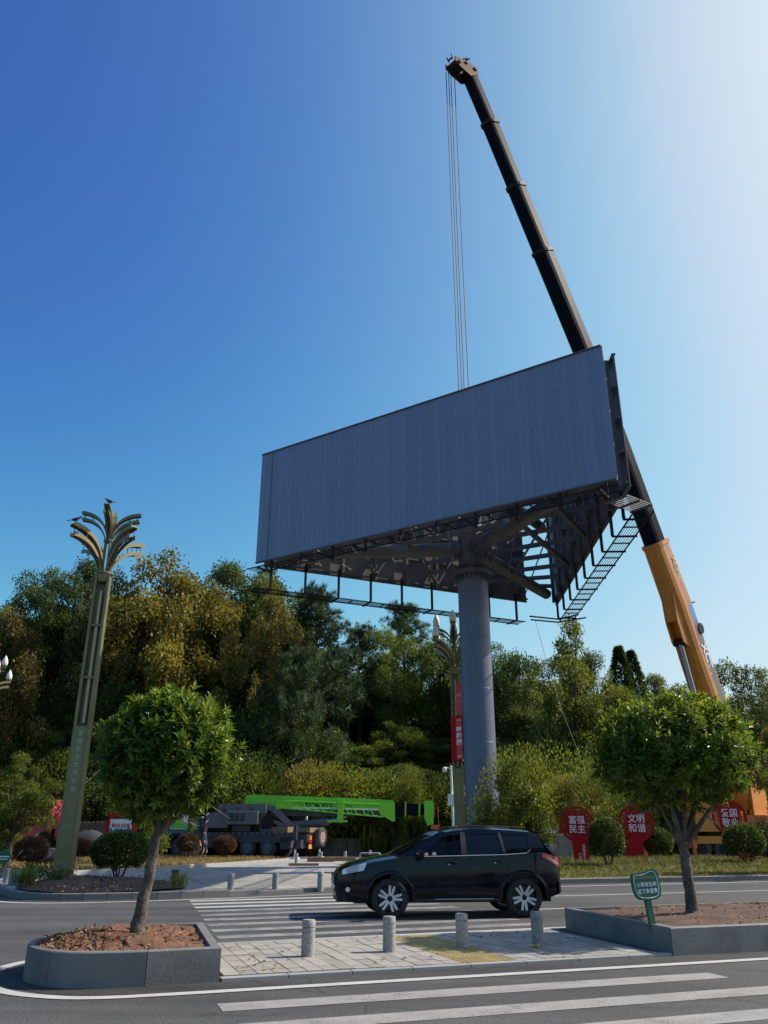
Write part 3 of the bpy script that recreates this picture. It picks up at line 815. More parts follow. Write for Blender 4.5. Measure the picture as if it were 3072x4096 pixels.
# cross beams between the faces
rgb = random.Random(4)
f0, f1, f2 = faces
def on(fc, t, z, off=.35): return fc[0] + fc[2] * (fc[4] * t) - fc[3] * off + Vector((0, 0, z))
for t in (.1, .22, .34, .46, .58, .70, .82, .93):
    MB().beam(on(f1, t, BZ0 + .75), on(f2, 1 - t, BZ0 + .75), .12, .22).build('cross_beam', m_steel, bill)
for t in (.12, .3, .48, .66, .84):
    MB().beam(on(f0, t, BZ0 + 1.9), on(f2, 1 - t * .9, BZ0 + 1.9), .14, .2).build('cross_beam', m_steel, bill)
for t in (.15, .4, .65):
    MB().beam(on(f0, 1 - t * .45, BZ0 + .45), on(f1, t, BZ0 + .45), .16, .22).build('cross_beam', m_steel, bill)
for i in range(9):
    t = .08 + i * .10
    MB().beam(on(f0, t, BZ0 + .25), on(f2, 1 - t, BZ0 + .25), .07, .10).build('tie_beam', m_steel, bill)
    MB().beam(on(f0, t, BZ0 + .25), on(f2, 1 - min(.98, t + .11), BZ0 + .30), .05, .06).build('diagonal_tie', m_steel, bill)
# hanging walkways below each face: hangers, rails and bar grating
def walkway(fc, inset0, inset1, drop, width, nh):
    p, q, d, out, L, f = fc
    g = MB(); z = BZ0 - drop
    a = p + d * inset0; b2 = q - d * inset1; LL = (b2 - a).length
    o0, o1 = .10, .10 + width
    wk = MB()
    for o_ in (o0, o1):
        wk.beam(a + out * o_ + Vector((0, 0, z)), b2 + out * o_ + Vector((0, 0, z)), .05, .05)
    w = wk.build('walkway', m_dark, bill)
    for i in range(nh):
        c = a + d * (LL * (i + .4) / (nh - .2))
        h = MB()
        h.beam(c - out * .12 + Vector((0, 0, BZ0 + .3)), c + out * (o0 - .05) * 0 - out * .12 + Vector((0, 0, z)), .09, .12, up=out)
        h.beam(c - out * .16 + Vector((0, 0, z - .04)), c + out * (o1 + .06) + Vector((0, 0, z - .04)), .08, .07)
        h.build('hanger', m_dark, w)
        c2 = a + d * (LL * (i + .9) / (nh - .2))
        if (c2 - a).dot(d) < LL:
            MB().beam(c2 + out * o0 + Vector((0, 0, z)), c2 + out * o1 + Vector((0, 0, z)), .05, .05).build('tie_bar', m_dark, w)
    for k in range(1, 7):
        o_ = o0 + width * k / 7
        MB().beam(a + out * o_ + Vector((0, 0, z + .02)), b2 + out * o_ + Vector((0, 0, z + .01)), .014, .018).build('grating_bar', m_dark, w)
walkway(f0, .2, -.3, .62, .75, 10)
walkway(f1, .2, .1, 1.05, .75, 9)
walkway(f2, .1, -.4, 1.2, .75, 9)
# end platform at the near corner
ep = MB(); c0 = bl(BR) + Vector((.2, .7, BZ0 - .62))
e2 = Vector((.80, .60, 0)); e1 = Vector((-.60, .80, 0))
for k in range(8):
    o_ = k * .13
    ep.beam(c0 + e2 * -.2 + e1 * (o_ - .5), c0 + e2 * 1.35 + e1 * (o_ - .5) + Vector((0, 0, -.02)), .03, .05)
for o_ in (-.2, .6, 1.35): ep.beam(c0 + e2 * o_ - e1 * .55 + Vector((0, 0, -.04)), c0 + e2 * o_ + e1 * .5 + Vector((0, 0, -.04)), .06, .08)
ep.build('corner_platform', m_steel, bill)
ep = MB(); c1 = bl(BV) + Vector((.0, -.5, BZ0 - 1.2))
ep.beam(c1 + Vector((-1.9, -1.6, 0)), c1 + Vector((-.1, -.9, 0)), .07, .07); ep.beam(c1 + Vector((-.1, -.9, 0)), c1 + Vector((.9, -1.6, .1)), .07, .07)
ep.beam(c1 + Vector((-1.7, -.8, 0)), c1 + Vector((.0, -.2, 0)), .07, .07); ep.beam(c1 + Vector((0, -.2, 0)), c1 + Vector((1.5, -.9, .1)), .07, .07)
ep.build('corner_platform', m_dark, bill)
# ladder on the inside of the back face
la = on(f2, .30, BZ0 - 1.2, .9); lb = MB()
for sg in (-.24, .24): lb.beam(la + f2[2] * sg, la + f2[2] * sg + Vector((0, 0, 5.4)), .05, .05)
lad = lb.build('ladder', m_steel, bill)
for k in range(18):
    c = la + Vector((0, 0, .2 + k * .29)); MB().tube(c - f2[2] * .24, c + f2[2] * .24, .018, n=6).build('rung', m_steel, lad)
# hanging wire
MB().path([P(2140, 2480, 43.5), P(2185, 2640, 42.5), P(2250, 2850, 41.5), P(2345, 3090, 40.5)], .012, 5).build('wire', m_rope, label='thin slack wire hanging from the billboard down to the shrubs', cat='wire')

# ------------------------------------------------------------------ orange mobile crane with raised boom
BB = P(2985, 3215, 52.0); BT = P(1872, 290, 37.0)
def onboom(u, v):
    lo, hi = 0.0, 1.0
    for _ in range(40):
        m = (lo + hi) / 2
        if project(BB.lerp(BT, m))[1] > v: lo = m
        else: hi = m
    return P(u, v, BB.lerp(BT, (lo + hi) / 2).y)
crane = thing('mobile_crane', 'orange mobile crane behind the right tree with black telescopic boom raised over the billboard', 'crane', (BB.x, BB.y, PLZ))
co = Vector((BB.x, BB.y, PLZ))
hz = Vector((BT.x - BB.x, BT.y - BB.y, 0)).normalized(); bsd = Vector((-hz.y, hz.x, 0))   # bsd: side of the boom
def box_section(a, b, w, h, name, mat, parent, w2=None, h2=None):
    a, b = Vector(a) - co, Vector(b) - co; ax = (b - a).normalized(); up = ax.cross(bsd).normalized()
    if up.dot(hz) > 0: up = -up     # 'up' is the top side, away from the lean
    rings = []
    for e, ww, hh in ((a, w, h), (b, w2 or w, h2 or h)):
        pr = [(-.5, .5), (.5, .5), (.5, -.12), (.44, -.32), (.30, -.45), (.12, -.5), (-.12, -.5), (-.30, -.45), (-.44, -.32), (-.5, -.12)]
        rings.append([e + bsd * (x * ww) + up * (y * hh) for x, y in pr])
    return MB().loft(rings).build(name, mat, parent), ax, up
pix = [(1872, 300), (1956, 497), (2060, 750), (2167, 1011), (2327, 1400), (2466, 1770), (2617, 2183), (2700, 2410), (2768, 2622), (2850, 2860), (2985, 3215)]
bp = [onboom(*q) for q in pix]
segs = [((0, 1), .74, .84), ((1, 2), .83, .95), ((2, 3), .92, 1.06), ((3, 6), 1.02, 1.18)]
for (i, j), w, h in segs:
    for k in range(i, j):
        bo, ax, up = box_section(bp[k], bp[k+1] + (bp[k+1] - bp[k]).normalized() * .04, w, h, 'boom_section', m_boom, crane)
    if j <= 3:   # collar at the mouth of the next section
        c = bp[j]; d = (bp[j+1] - bp[j]).normalized()
        col, _, _ = box_section(c - d * .12, c + d * .10, w + .22, h + .22, 'boom_collar', m_dark, crane)
        fb = MB(); q = c - co
        fb.beam(q + up * (h * .6), q + up * (h * .6 + .28) + d * .1, .1, .14); fb.beam(q + up * (h * .6 + .2) - bsd * .35, q + up * (h * .6 + .2) + bsd * .35, .08, .1)
        fb.build('rope_guide', m_dark, col)
# orange base section
base = None
for k in range(6, len(bp) - 1):
    o_, axb, upb = box_section(bp[k], bp[k+1] + (bp[k+1] - bp[k]).normalized() * .03, 1.22 + .10 * min(k - 6, 3), 1.42 + .10 * min(k - 6, 3), 'base_section', m_orange, crane, 1.22 + .10 * min(k - 5, 3), 1.42 + .10 * min(k - 5, 3))
    if k == 6: base = o_
c = bp[6]; d = (bp[7] - bp[6]).normalized()
box_section(c - d * .16, c + d * .10, 1.36, 1.56, 'base_collar', m_orange, crane)
q = c - co + upb * .8
fr = MB(); fr.tube(q, q + d * 4.2 + upb * .75, .05, n=8); fr.tube(q + d * 4.2 + upb * .75, q + d * 4.6 + upb * .0, .05, n=8); fr.tube(q + d * 4.25 + upb * .75 + bsd * .5, q + d * 4.25 + upb * .75 - bsd * .5, .05, n=8)
fr.build('rope_frame', m_orange, crane)
# side face: which side shows towards the camera
sdv = bsd if bsd.dot(-Vector((BB.x, BB.y, 0))) > 0 else -bsd
def side_patch(t0, t1, lo, hi, mat, name, off=.004, skew=0.0):
    def at(t):
        k = t * (len(bp) - 7); i = min(int(k), len(bp) - 8); return bp[6 + i].lerp(bp[7 + i], k - i) - co
    rows = []
    n = max(2, int((t1 - t0) * 40))
    for i in range(n + 1):
        t = t0 + (t1 - t0) * i / n; hf = .61 + .05 * min(3, 4 * t); hh = 1.42 + .10 * min(3, 4 * t)
        p_ = at(t) + sdv * (hf + off)
        d_ = (bp[8] - bp[6]).normalized() * skew
        rows.append([p_ + upb * (lo * hh) + d_ * .5, p_ + upb * (hi * hh) - d_ * .5])
    return MB().grid(rows).build(name, mat, base)
m_decal = M('decal_grey', (.13, .135, .145), .45, var=.05)
side_patch(.0, .30, .20, .27, m_blue, 'blue_stripe'); side_patch(.28, .36, .12, .46, m_blue, 'blue_stripe', skew=.4)
side_patch(.36, .74, .08, .46, m_decal, 'grey_decal', .005, .5)
side_patch(.76, .86, .12, .40, m_blue, 'blue_stripe')
def at_b(t):
    k = t * (len(bp) - 7); i = min(int(k), len(bp) - 8); return bp[6 + i].lerp(bp[7 + i], k - i) - co
axdown = (bp[9] - bp[7]).normalized()
text('xct', m_text, base, at_b(.56) + sdv * .733 + upb * .42, axdown, upb, width=3.0)
text('xcmg', m_textg, base, at_b(.12) + sdv * .66 + upb * .50, axdown, upb, width=1.7)
# underside cylinder bracket and lift cylinder
un = -upb
q = P(2682, 2520, BB.lerp(BT, .22).y) - co
c7 = at_b(.30)
br_ = MB()
for sg in (-.36, .36):
    pts = [c7 + un * .55 - axdown * 1.9, c7 + un * .55 + axdown * 2.2, c7 + un * 1.25 + axdown * 1.5, c7 + un * 1.2 + axdown * .2]
    br_.add([p + bsd * (sg - .05) for p in pts] + [p + bsd * (sg + .05) for p in pts], [(3, 2, 1, 0), (4, 5, 6, 7), (0, 1, 5, 4), (1, 2, 6, 5), (2, 3, 7, 6), (3, 0, 4, 7)])
br_.add([c7 + un * .56 - axdown * 1.9 + bsd * x for x in (-.3, .3)] + [c7 + un * 1.2 + axdown * .2 + bsd * x for x in (.3, -.3)], [(0, 1, 2, 3)])
br_.build('cylinder_bracket', m_orange, crane)
cy0 = c7 + un * 1.0 + axdown * 1.55; cy1 = at_b(1.0) + un * 2.9 + axdown * .4
cyl = MB().tube(cy0, cy0.lerp(cy1, .62), .17, n=18).build('cylinder_rod', m_chrome, crane, smooth=True)
MB().tube(cy0.lerp(cy1, .60), cy1, .25, n=18).build('cylinder_barrel', m_orange, crane, smooth=True)
MB().tube(cy0 - bsd * .4, cy0 + bsd * .4, .22, n=14).build('cylinder_pin', m_dark, cyl)
rl = at_b(.40) + upb * .78
MB().tube(rl - bsd * .1 + sdv * .35, rl + sdv * .75, .34, n=18).build('cable_reel', m_dark, crane)
MB().beam(rl + upb * .12 - bsd * .3, rl + upb * .12 + bsd * .3, .5, .35, up=axdown).build('reel_box', m_dark, crane)
# boom head with sheaves, hook ropes, anemometer mast
ht = bp[0] - co; d0 = (bp[0] - bp[1]).normalized(); up0 = d0.cross(bsd).normalized(); up0 = up0 if up0.dot(hz) < 0 else -up0
hd = MB()
for sg in (-.40, .40):
    pts = [ht - d0 * .2 + up0 * .52, ht + d0 * .2 + up0 * .58, ht + d0 * .48 + up0 * .3, ht + d0 * .68 - up0 * .75, ht + d0 * .76 - up0 * 1.45, ht + d0 * .42 - up0 * 1.62, ht + d0 * .05 - up0 * 1.3, ht - d0 * .45 - up0 * .5]
    n_ = len(pts)
    hd.add([p + bsd * (sg - .035) for p in pts] + [p + bsd * (sg + .035) for p in pts], [tuple(range(n_-1, -1, -1)), tuple(range(n_, 2*n_))] + [(i, (i+1) % n_, n_+(i+1) % n_, n_+i) for i in range(n_)])
head = hd.build('boom_head', m_orange_h, crane)
MB().box(ht + d0 * .1, (.6, .6, .6)).build('head_block', m_dark, crane)
for (p_, r_) in ((ht - up0 * 1.2 + d0 * .38, .32), (ht + up0 * .35 + d0 * .15, .28), (ht - up0 * .45 + d0 * .45, .2)):
    for k in range(4):
        x = -.27 + k * .18
        MB().tube(p_ + bsd * (x - .05), p_ + bsd * (x + .05), r_, n=18).build('sheave', m_dark, head)
for sg in (-.47, .47):
    for (p_, r_) in ((ht - up0 * 1.2 + d0 * .38, .12), (ht + up0 * .35 + d0 * .15, .13), (ht - up0 * .45 + d0 * .45, .1)):
        MB().tube(p_ + bsd * (sg - .05), p_ + bsd * (sg + .05), r_, n=12).build('pin', m_dark, head)
an = ht + d0 * .55 + up0 * .1
MB().path([an, an + Vector((.12, 0, .45)), an + Vector((.08, 0, .95))], .025, 6).add(*(lambda m_: (m_.v, m_.f))(MB().box(an + Vector((.08, 0, .75)), (.34, .05, .05)).box(an + Vector((.08, 0, .62)), (.14, .1, .1)).box(an + Vector((.25, 0, .78)), (.08, .08, .08)).box(an + Vector((-.09, 0, .78)), (.08, .08, .08)))).build('anemometer_mast', m_dark, crane)
lbk = ht + d0 * .75 - up0 * 1.35; MB().beam(lbk - bsd * .15, lbk - bsd * .2 + d0 * .35, .06, .06).beam(lbk + bsd * .15, lbk + bsd * .2 + d0 * .35, .06, .06).beam(lbk - bsd * .2 + d0 * .12, lbk + bsd * .2 + d0 * .12, .06, .1).build('lamp_bracket', m_dark, crane)
for k, u in enumerate((1784, 1794, 1803, 1817)):
    top = P(u, 290 if k != 2 else 300, BT.y - .5 + k * .08) - co
    MB().tube(top, Vector((top.x, top.y, 16.5)), .027, n=5).build('hoist_rope', m_rope, crane)
pts = [ht + up0 * .62 + d0 * .35] + [bp[k] - co + upb * (1.05 - .02 * k) for k in (2, 4, 6)] + [at_b(.5) + upb * 1.2, at_b(1.0) + upb * 1.2]
MB().path(pts, .034, 5).build('winch_rope', m_rope, crane)
pts2 = [at_b(.25) + upb * .95, at_b(.45) + upb * 1.05 + sdv * .2, at_b(1.0) + upb * 1.0 + sdv * .2]
MB().path(pts2, .034, 5).build('winch_rope', m_rope, crane)
for sg in (-.78, .78):
    f_ = BB - co; MB().beam(f_ + bsd * sg + Vector((0, 0, -1.9)), f_ + bsd * sg - hz * .1 + Vector((0, 0, .9)), .10, 1.9, up=hz).build('boom_bracket', m_orange, crane)
# carrier: turntable, cab, counterweight, deck, wheels, outriggers (mostly behind the tree)
def R2(b, a=0): return b.xf(Matrix.Rotation(a, 4, 'Z'))
ca = R(188)
def cpart(b, name, mat): return R2(b, ca).build(name, mat, crane)
cpart(MB().b6(-7.5, 6.0, -1.35, 1.35, .95, 1.35), 'carrier_deck', m_orange)
cpart(MB().b6(-6.5, 5.5, -1.1, 1.1, .55, .95), 'chassis', m_cblue)
cpart(MB().b6(-9.0, -7.0, -1.3, 1.3, .7, 2.9).b6(-9.05, -8.98, -1.1, 1.1, 1.9, 2.7), 'carrier_cab', m_orange)
cpart(MB().lathe([(1.2, 1.35), (1.2, 1.6)], 24), 'turntable', m_dark)
cpart(MB().b6(-2.4, 2.6, -1.25, 1.25, 1.6, 2.5).b6(.2, 2.6, -1.3, -.5, 2.5, 3.7), 'superstructure', m_orange_d)
cpart(MB().b6(2.65, 4.2, -1.4, 1.4, 1.6, 3.3), 'counterweight', m_orange)
cpart(MB().b6(-2.6, -1.0, -1.45, -.55, 1.62, 3.25), 'operator_cab', m_orange)
cpart(MB().b6(-2.4, -1.2, -1.47, -1.45, 2.3, 3.1), 'cab_window', m_glass_p)
cpart(MB().b6(-7.4, 6.0, -1.38, -1.352, 1.0, 1.12), 'stripe', m_text)
def tyre_mesh(r, w, n=28, k=.56):
    pr = [(r * k, -w * .42), (r * (k + .04), -w * .5), (r * .9, -w * .5), (r * .985, -w * .38), (r, -w * .2), (r, w * .2), (r * .985, w * .38), (r * .9, w * .5), (r * (k + .04), w * .5), (r * k, w * .42)]
    return MB().lathe(pr, n, m=Matrix.Rotation(R(90), 3, 'X'), caps=False).mesh('tyre', True)
def rim_mesh(r, w):
    pr = [(.02, -w * .50), (r * .16, -w * .50), (r * .18, -w * .42), (r * .3, -w * .40), (r * .34, -w * .18), (r * .50, -w * .2), (r * .56, -w * .44), (r * .585, -w * .46), (r * .585, w * .44), (.02, w * .44)]
    b = MB().lathe(pr, 24, m=Matrix.Rotation(R(90), 3, 'X'))
    for k in range(8):
        t = 2 * math.pi * k / 8; b.box((math.cos(t) * r * .24, -w * .43, math.sin(t) * r * .24), (.04, .05, .04))
    return b.mesh('rim', True)
ty, ri = tyre_mesh(.60, .38), rim_mesh(.60, .38)
def truck_wheel(parent, x, y, z, rz=0, flip=False, rim_mat=None):
    o = obj('tyre', ty, m_tyre_dust, parent, loc=(x, y, z), rot=(0, 0, rz + (math.pi if flip else 0)))
    obj('rim', ri, rim_mat or m_cgrey, o)
    return o
for x in (-6.6, -5.2, -1.9, 2.6, 4.0):
    for y in (-1.15, 1.15):
        p_ = Matrix.Rotation(ca, 3, 'Z') @ Vector((x, y, .6)); truck_wheel(crane, p_.x, p_.y, .6, ca, y > 0, m_dark)
for x in (-3.3, 5.4):
    cpart(MB().b6(x - .2, x + .2, -3.1, 3.1, .75, 1.0), 'outrigger_beam', m_orange)
    for y in (-3.1, 3.1): cpart(MB().b6(x - .09, x + .09, y - .09, y + .09, .08, 1.25).b6(x - .3, x + .3, y - .3, y + .3, 0, .1), 'outrigger_leg', m_orange_d)
# ------------------------------------------------------------------ black SUV
def build_suv(loc, rz):
    t = thing('suv', 'black SUV with silver alloy wheels and spare wheel on its tailgate crossing the road', 'car', loc, rz)
    WB = 1.33; RW = .365
    def it(x, xs, ys): return float(np.interp(x, xs, ys))
    belt = lambda x: it(x, [-2.36, -2.28, -2.1, -1.6, -1.2, -.6, .3, 1.2, 1.9, 2.12], [.74, .86, .945, 1.03, 1.09, 1.10, 1.125, 1.16, 1.17, 1.10])
    hood = lambda x: it(x, [-2.36, -2.28, -2.1, -1.8, -1.5, -1.2], [.76, .90, 1.0, 1.075, 1.125, 1.17])
    plan = lambda x: it(x, [-2.36, -2.30, -2.15, -1.9, -1.5, -.8, .8, 1.6, 1.95, 2.10, 2.14], [.52, .66, .79, .865, .90, .905, .905, .895, .85, .78, .70])
    def zbot(x):
        z = it(x, [-2.36, -2.2, -1.95, -1.0, 1.0, 1.85, 2.14], [.40, .30, .30, .30, .32, .36, .44])
        for xc in (-WB, WB):
            dx = abs(x - xc)
            if dx < .445: z = max(z, .365 + math.sqrt(.445 ** 2 - dx ** 2))
        return z
    def sy(x, z):
        """half width of the lower body at height z"""
        zb = .28; zt = belt(x); f = (z - zb) / max(.1, zt - zb)
        bulge = 1 - .10 * max(0, .35 - f) ** 1.3 * 2 - .055 * max(0, f - .55) ** 1.5 * 2
        return plan(x) * bulge
    xs = sorted(set([round(v, 3) for v in list(np.linspace(-2.36, 2.14, 64)) + list(np.linspace(-WB - .446, -WB + .446, 19)) + list(np.linspace(WB - .446, WB + .446, 19))]))
    NR = 9
    body = MB()
    for sg in (-1, 1):
        rows = []
        for x in xs:
            z0, z1 = zbot(x), belt(x)
            rows.append([Vector((x, sg * sy(x, z0 + (z1 - z0) * k / (NR - 1)), z0 + (z1 - z0) * k / (NR - 1))) for k in range(NR)])
        body.grid(rows if sg > 0 else [r[::-1] for r in rows])
    # bonnet
    hx = [x for x in xs if x <= -1.19] + [-1.15]
    rows = []
    for x in hx:
        y1 = sy(x, belt(x)); r = []
        for k in range(13):
            a = -1 + 2 * k / 12
            r.append(Vector((x, a * y1, belt(x) + (hood(x) - belt(x)) * (1 - abs(a) ** 3.2) - .012 * math.exp(-((abs(a) - .62) / .1) ** 2))))
        rows.append(r)
    body.grid([r for r in rows])
    # nose, tail and cowl closures
    body.grid([[Vector((-2.36, a * .52 * (1 if z > .5 else .96), z)) for a in np.linspace(-1, 1, 7)] for z in (.40, .55, .74, .76)])
    body.grid([[Vector((2.14, a * .70, z)) for a in np.linspace(-1, 1, 7)][::-1] for z in (.44, .7, 1.0, 1.10)])
    bo = body.build('body', m_paint_car, t, smooth=True)
    # tail shelf between tailgate and belt
    # greenhouse geometry
    rf = lambda x: it(x, [-.32, -.1, .3, .9, 1.5, 1.72], [1.60, 1.655, 1.69, 1.69, 1.65, 1.61])      # roof centre height
    re = lambda x: rf(x) - .055                                                               # roof edge height
    def gy(x, z):
        f = (z - belt(x)) / (1.62 - belt(x)); return sy(x, belt(x)) - .015 - .20 * max(0, f) ** 1.25
    rx = list(np.linspace(-.32, 1.72, 22)); roof = MB(); rows = []
    for x in rx:
        y1 = gy(x, re(x)); rows.append([Vector((x, a * y1, re(x) + (rf(x) - re(x)) * (1 - abs(a) ** 2.6))) for a in np.linspace(-1, 1, 13)])
    roof.grid(rows)
    for sg in (-1, 1):      # roof rail edge down to the window tops
        r0 = [Vector((x, sg * gy(x, re(x)), re(x))) for x in rx]; r1 = [Vector((x, sg * (gy(x, re(x) - .075) + .002), re(x) - .075)) for x in rx]
        roof.grid([r0, r1] if sg > 0 else [r1, r0])
    ro = roof.build('roof', m_paint_car, t, smooth=True)
    for sg in (-1, 1):
        MB().path([(x, sg * (gy(x, re(x)) - .05), rf(x) + .018) for x in np.linspace(-.1, 1.5, 9)], .012, 6).build('roof_rail', m_plastic, ro)
    # pillars as thin shells on the glass house surface
    def on_side(x, z, sg, o=0.0): return Vector((x, sg * (gy(x, z) + o), z))
    def strip(pts_a, pts_b, name, mat, parent, sg, o=.002, th=.03):
        b = MB(); A = [on_side(x, z, sg, o) for x, z in pts_a]; B = [on_side(x, z, sg, o) for x, z in pts_b]
        A2 = [on_side(x, z, sg, o - th) for x, z in pts_a]; B2 = [on_side(x, z, sg, o - th) for x, z in pts_b]
        b.loft([[a, b_, c, d] for a, b_, c, d in zip(A, B, B2, A2)])
        return b.build(name, mat, parent)
    def lin(p, q, n=6): return [(p[0] + (q[0] - p[0]) * i / n, p[1] + (q[1] - p[1]) * i / n) for i in range(n + 1)]
    for sg in (-1, 1):
        strip(lin((-1.18, 1.12), (-.36, 1.56)) + [(-.28, 1.60)], lin((-.74, 1.10), (-.20, 1.53)) + [(-.10, 1.58)], 'pillar', m_paint_car, bo, sg)
        strip(lin((.10, 1.10), (.12, 1.585)), lin((.225, 1.10), (.215, 1.585)), 'pillar', m_plastic, bo, sg)
        strip(lin((.96, 1.13), (.90, 1.575)), lin((1.02, 1.13), (.95, 1.575)), 'pillar', m_plastic, bo, sg)
        strip(lin((1.43, 1.16), (1.53, 1.55)), [(1.86, 1.17), (1.85, 1.22), (1.83, 1.28), (1.80, 1.36), (1.77, 1.43), (1.74, 1.49), (1.71, 1.555)], 'pillar', m_paint_car, bo, sg)
        strip(lin((-1.05, 1.095), (1.86, 1.165), 14), lin((-1.05, 1.125), (1.86, 1.195), 14), 'belt_moulding', m_plastic, bo, sg, .006, .02)
        # doors' glass
        def pane(poly_lo, poly_hi, name, mat):
            n = 8; b = MB()
            rows = []
            for i in range(n + 1):
                f = i / n
                lo = (poly_lo[0][0] + (poly_lo[1][0] - poly_lo[0][0]) * f, poly_lo[0][1] + (poly_lo[1][1] - poly_lo[0][1]) * f)
                hi = (poly_hi[0][0] + (poly_hi[1][0] - poly_hi[0][0]) * f, poly_hi[0][1] + (poly_hi[1][1] - poly_hi[0][1]) * f)
                rows.append([on_side(lo[0] + (hi[0] - lo[0]) * k / 4, lo[1] + (hi[1] - lo[1]) * k / 4, sg, -.012) for k in range(5)])
            b.grid(rows if sg > 0 else rows[::-1]); return b.build(name, mat, t, smooth=True)
        pane(((-.74, 1.10), (.11, 1.12)), ((-.40, 1.38), (.11, 1.44)) if sg < 0 else ((-.20, 1.56), (.11, 1.59)), 'front_window', m_glass)
        pane(((.22, 1.12), (.97, 1.14)), ((.21, 1.59), (.91, 1.585)), 'rear_window', m_glass_p)
        pane(((1.01, 1.14), (1.46, 1.17)), ((.94, 1.585), (1.54, 1.56)), 'quarter_window', m_glass_p)
        MB().path([on_side(x, z, sg, .008) for x, z in ((-.76, 1.125), (.1, 1.14), (1.0, 1.158), (1.43, 1.185), (1.52, 1.25))], .006, 5).build('window_trim', m_alloy, bo)
        for sx, sz in ((-.60, 1.17), (-.44, 1.175)):
            st_ = [on_side(sx + (.055 if k % 2 == 0 else .028) * math.cos(k * math.pi / 7), sz + (.05 if k % 2 == 0 else .022) * math.sin(k * math.pi / 7), sg, -.009) for k in range(14)]
            MB().add(st_, [tuple(range(14))]).build('window_sticker', m_tube, t)
        # shut lines and sill step
        sl = MB()
        for pl in ([(-.92, 1.08), (-.95, .9), (-.93, .62), (-.86, .42), (-.80, .36)], [(.16, 1.10), (.18, .8), (.17, .38)], [(1.0, 1.14), (1.06, .98), (1.0, .84), (.88, .70), (.80, .5), (.78, .40)]):
            q = smooth_line([Vector((x, 0, z)) for x, z in pl], 1)
            sl.path([(p.x, sg * (sy(p.x, p.z) + .0015), p.z) for p in q], .0045, 4)
        sl.build('shut_lines', m_plastic, bo)
        sp = MB().path([(x, sg * (sy(x, .335) + .028), .335) for x in np.linspace(-.86, .84, 12)], .028, 8).build('side_step', m_plastic, bo)
        MB().path([(x, sg * (sy(x, .36) + .046), .352) for x in np.linspace(-.45, .70, 12)], .006, 6).build('step_trim', m_alloy, sp)
        # wheel arch lips
        for xc in (-WB, WB):
            al = MB(); ang = np.linspace(R(-8), R(188), 25); ring = []
            for a in ang:
                for (r_, o_) in ((.44, -.03), (.445, .022), (.475, .026), (.515, .008), (.52, -.02)):
                    x = xc + r_ * math.cos(a); z = .365 + r_ * math.sin(a)
                    ring.append(Vector((x, sg * (sy(x, min(max(z, .3), belt(x))) + o_), z)))
            rings = [ring[i * 5:(i + 1) * 5] for i in range(len(ang))]
            al.loft(rings, True).build('arch_flare', m_paint_car, bo, smooth=True)
        for hx_ in (-.08, .84):
            z = 1.005 + (.03 if hx_ > 0 else 0)
            h = MB().path([(hx_ - .10, sg * (sy(hx_, z) + .012), z), (hx_ - .07, sg * (sy(hx_, z) + .036), z + .004), (hx_ + .07, sg * (sy(hx_, z) + .036), z + .004), (hx_ + .10, sg * (sy(hx_, z) + .010), z)], .016, 8).build('door_handle', m_paint_car, bo, smooth=True)
            MB().box((hx_ - .075, sg * (sy(hx_, z) + .016), z - .024), (.035, .03, .02)).build('keyhole', m_alloy, h)
        mi = MB().path([(-.72, sg * (gy(-.72, 1.13) + .02), 1.13), (-.735, sg * (gy(-.7, 1.13) + .09), 1.14)], .022, 8)
        mi.loft([[Vector((-.72 + dx, sg * (gy(-.7, 1.13) + yy), 1.165 + dz)) for dx, dz in ((-.085 * k, -.075 * k), (-.10 * k, 0), (-.085 * k, .07 * k), (.01, .085 * k), (.035, .07 * k), (.035, -.07 * k), (.01, -.085 * k))] for yy, k in ((.05, .75), (.10, 1.0), (.20, 1.0), (.25, .7))])
        mo = mi.build('mirror', m_paint_car, t, smooth=True)
        MB().box((-.81, sg * (gy(-.7, 1.13) + .17), 1.185), (.02, .11, .02)).build('indicator', m_alloy, mo)
        # lamps
        hl = MB(); rows = []
        for f in np.linspace(0, 1, 9):
            x = -2.235 + .46 * f; z0 = .80 + .085 * f; z1 = .885 + .135 * f ** .8
            if f == 1: z0 = z1 - .03
            rows.append([Vector((x - .012, sg * (sy(x, min(z0 + (z1 - z0) * k / 3, belt(x) - .0)) + .008), z0 + (z1 - z0) * k / 3)) for k in range(4)])
        hl.grid(rows if sg > 0 else rows[::-1])
        ho = hl.build('headlight', m_lens, t, smooth=True)
        MB().lathe([(.055, 0), (.05, .02)], 14, (-2.12, sg * (sy(-2.1, .87) + .002), .875), Matrix.Rotation(R(-sg * 90), 3, 'X')).build('projector', m_chrome, ho)
        MB().lathe([(.05, 0), (.042, .03)], 14, (-2.14, sg * (sy(-2.14, .52) - .005), .53), Matrix.Rotation(R(-sg * 90), 3, 'X') @ Matrix.Scale(1.0, 3)).build('fog_light', m_lens, t)
        tl = MB(); rows = []
        for f in np.linspace(0, 1, 8):
            x = 1.74 + .36 * f; z0 = 1.115 - .20 * f; z1 = 1.20 - .10 * f + (.0 if f else -.05)
            rows.append([Vector((x, sg * (sy(min(x, 2.13), z0 + (z1 - z0) * k / 3 - .08) + .012), z0 + (z1 - z0) * k / 3)) for k in range(4)])
        tl.grid(rows if sg > 0 else rows[::-1]); to = tl.build('tail_light', m_taill, t, smooth=True)
        w2 = MB(); rows = []
        for f in np.linspace(.3, .95, 5):
            x = 1.74 + .36 * f; z0 = 1.115 - .20 * f + .04; z1 = z0 + .03
            rows.append([Vector((x, sg * (sy(min(x, 2.13), z0 - .05) + .020), z0 + (z1 - z0) * k)) for k in range(2)])
        w2.grid(rows if sg > 0 else rows[::-1]); w2.build('clear_lens', m_lens, to)
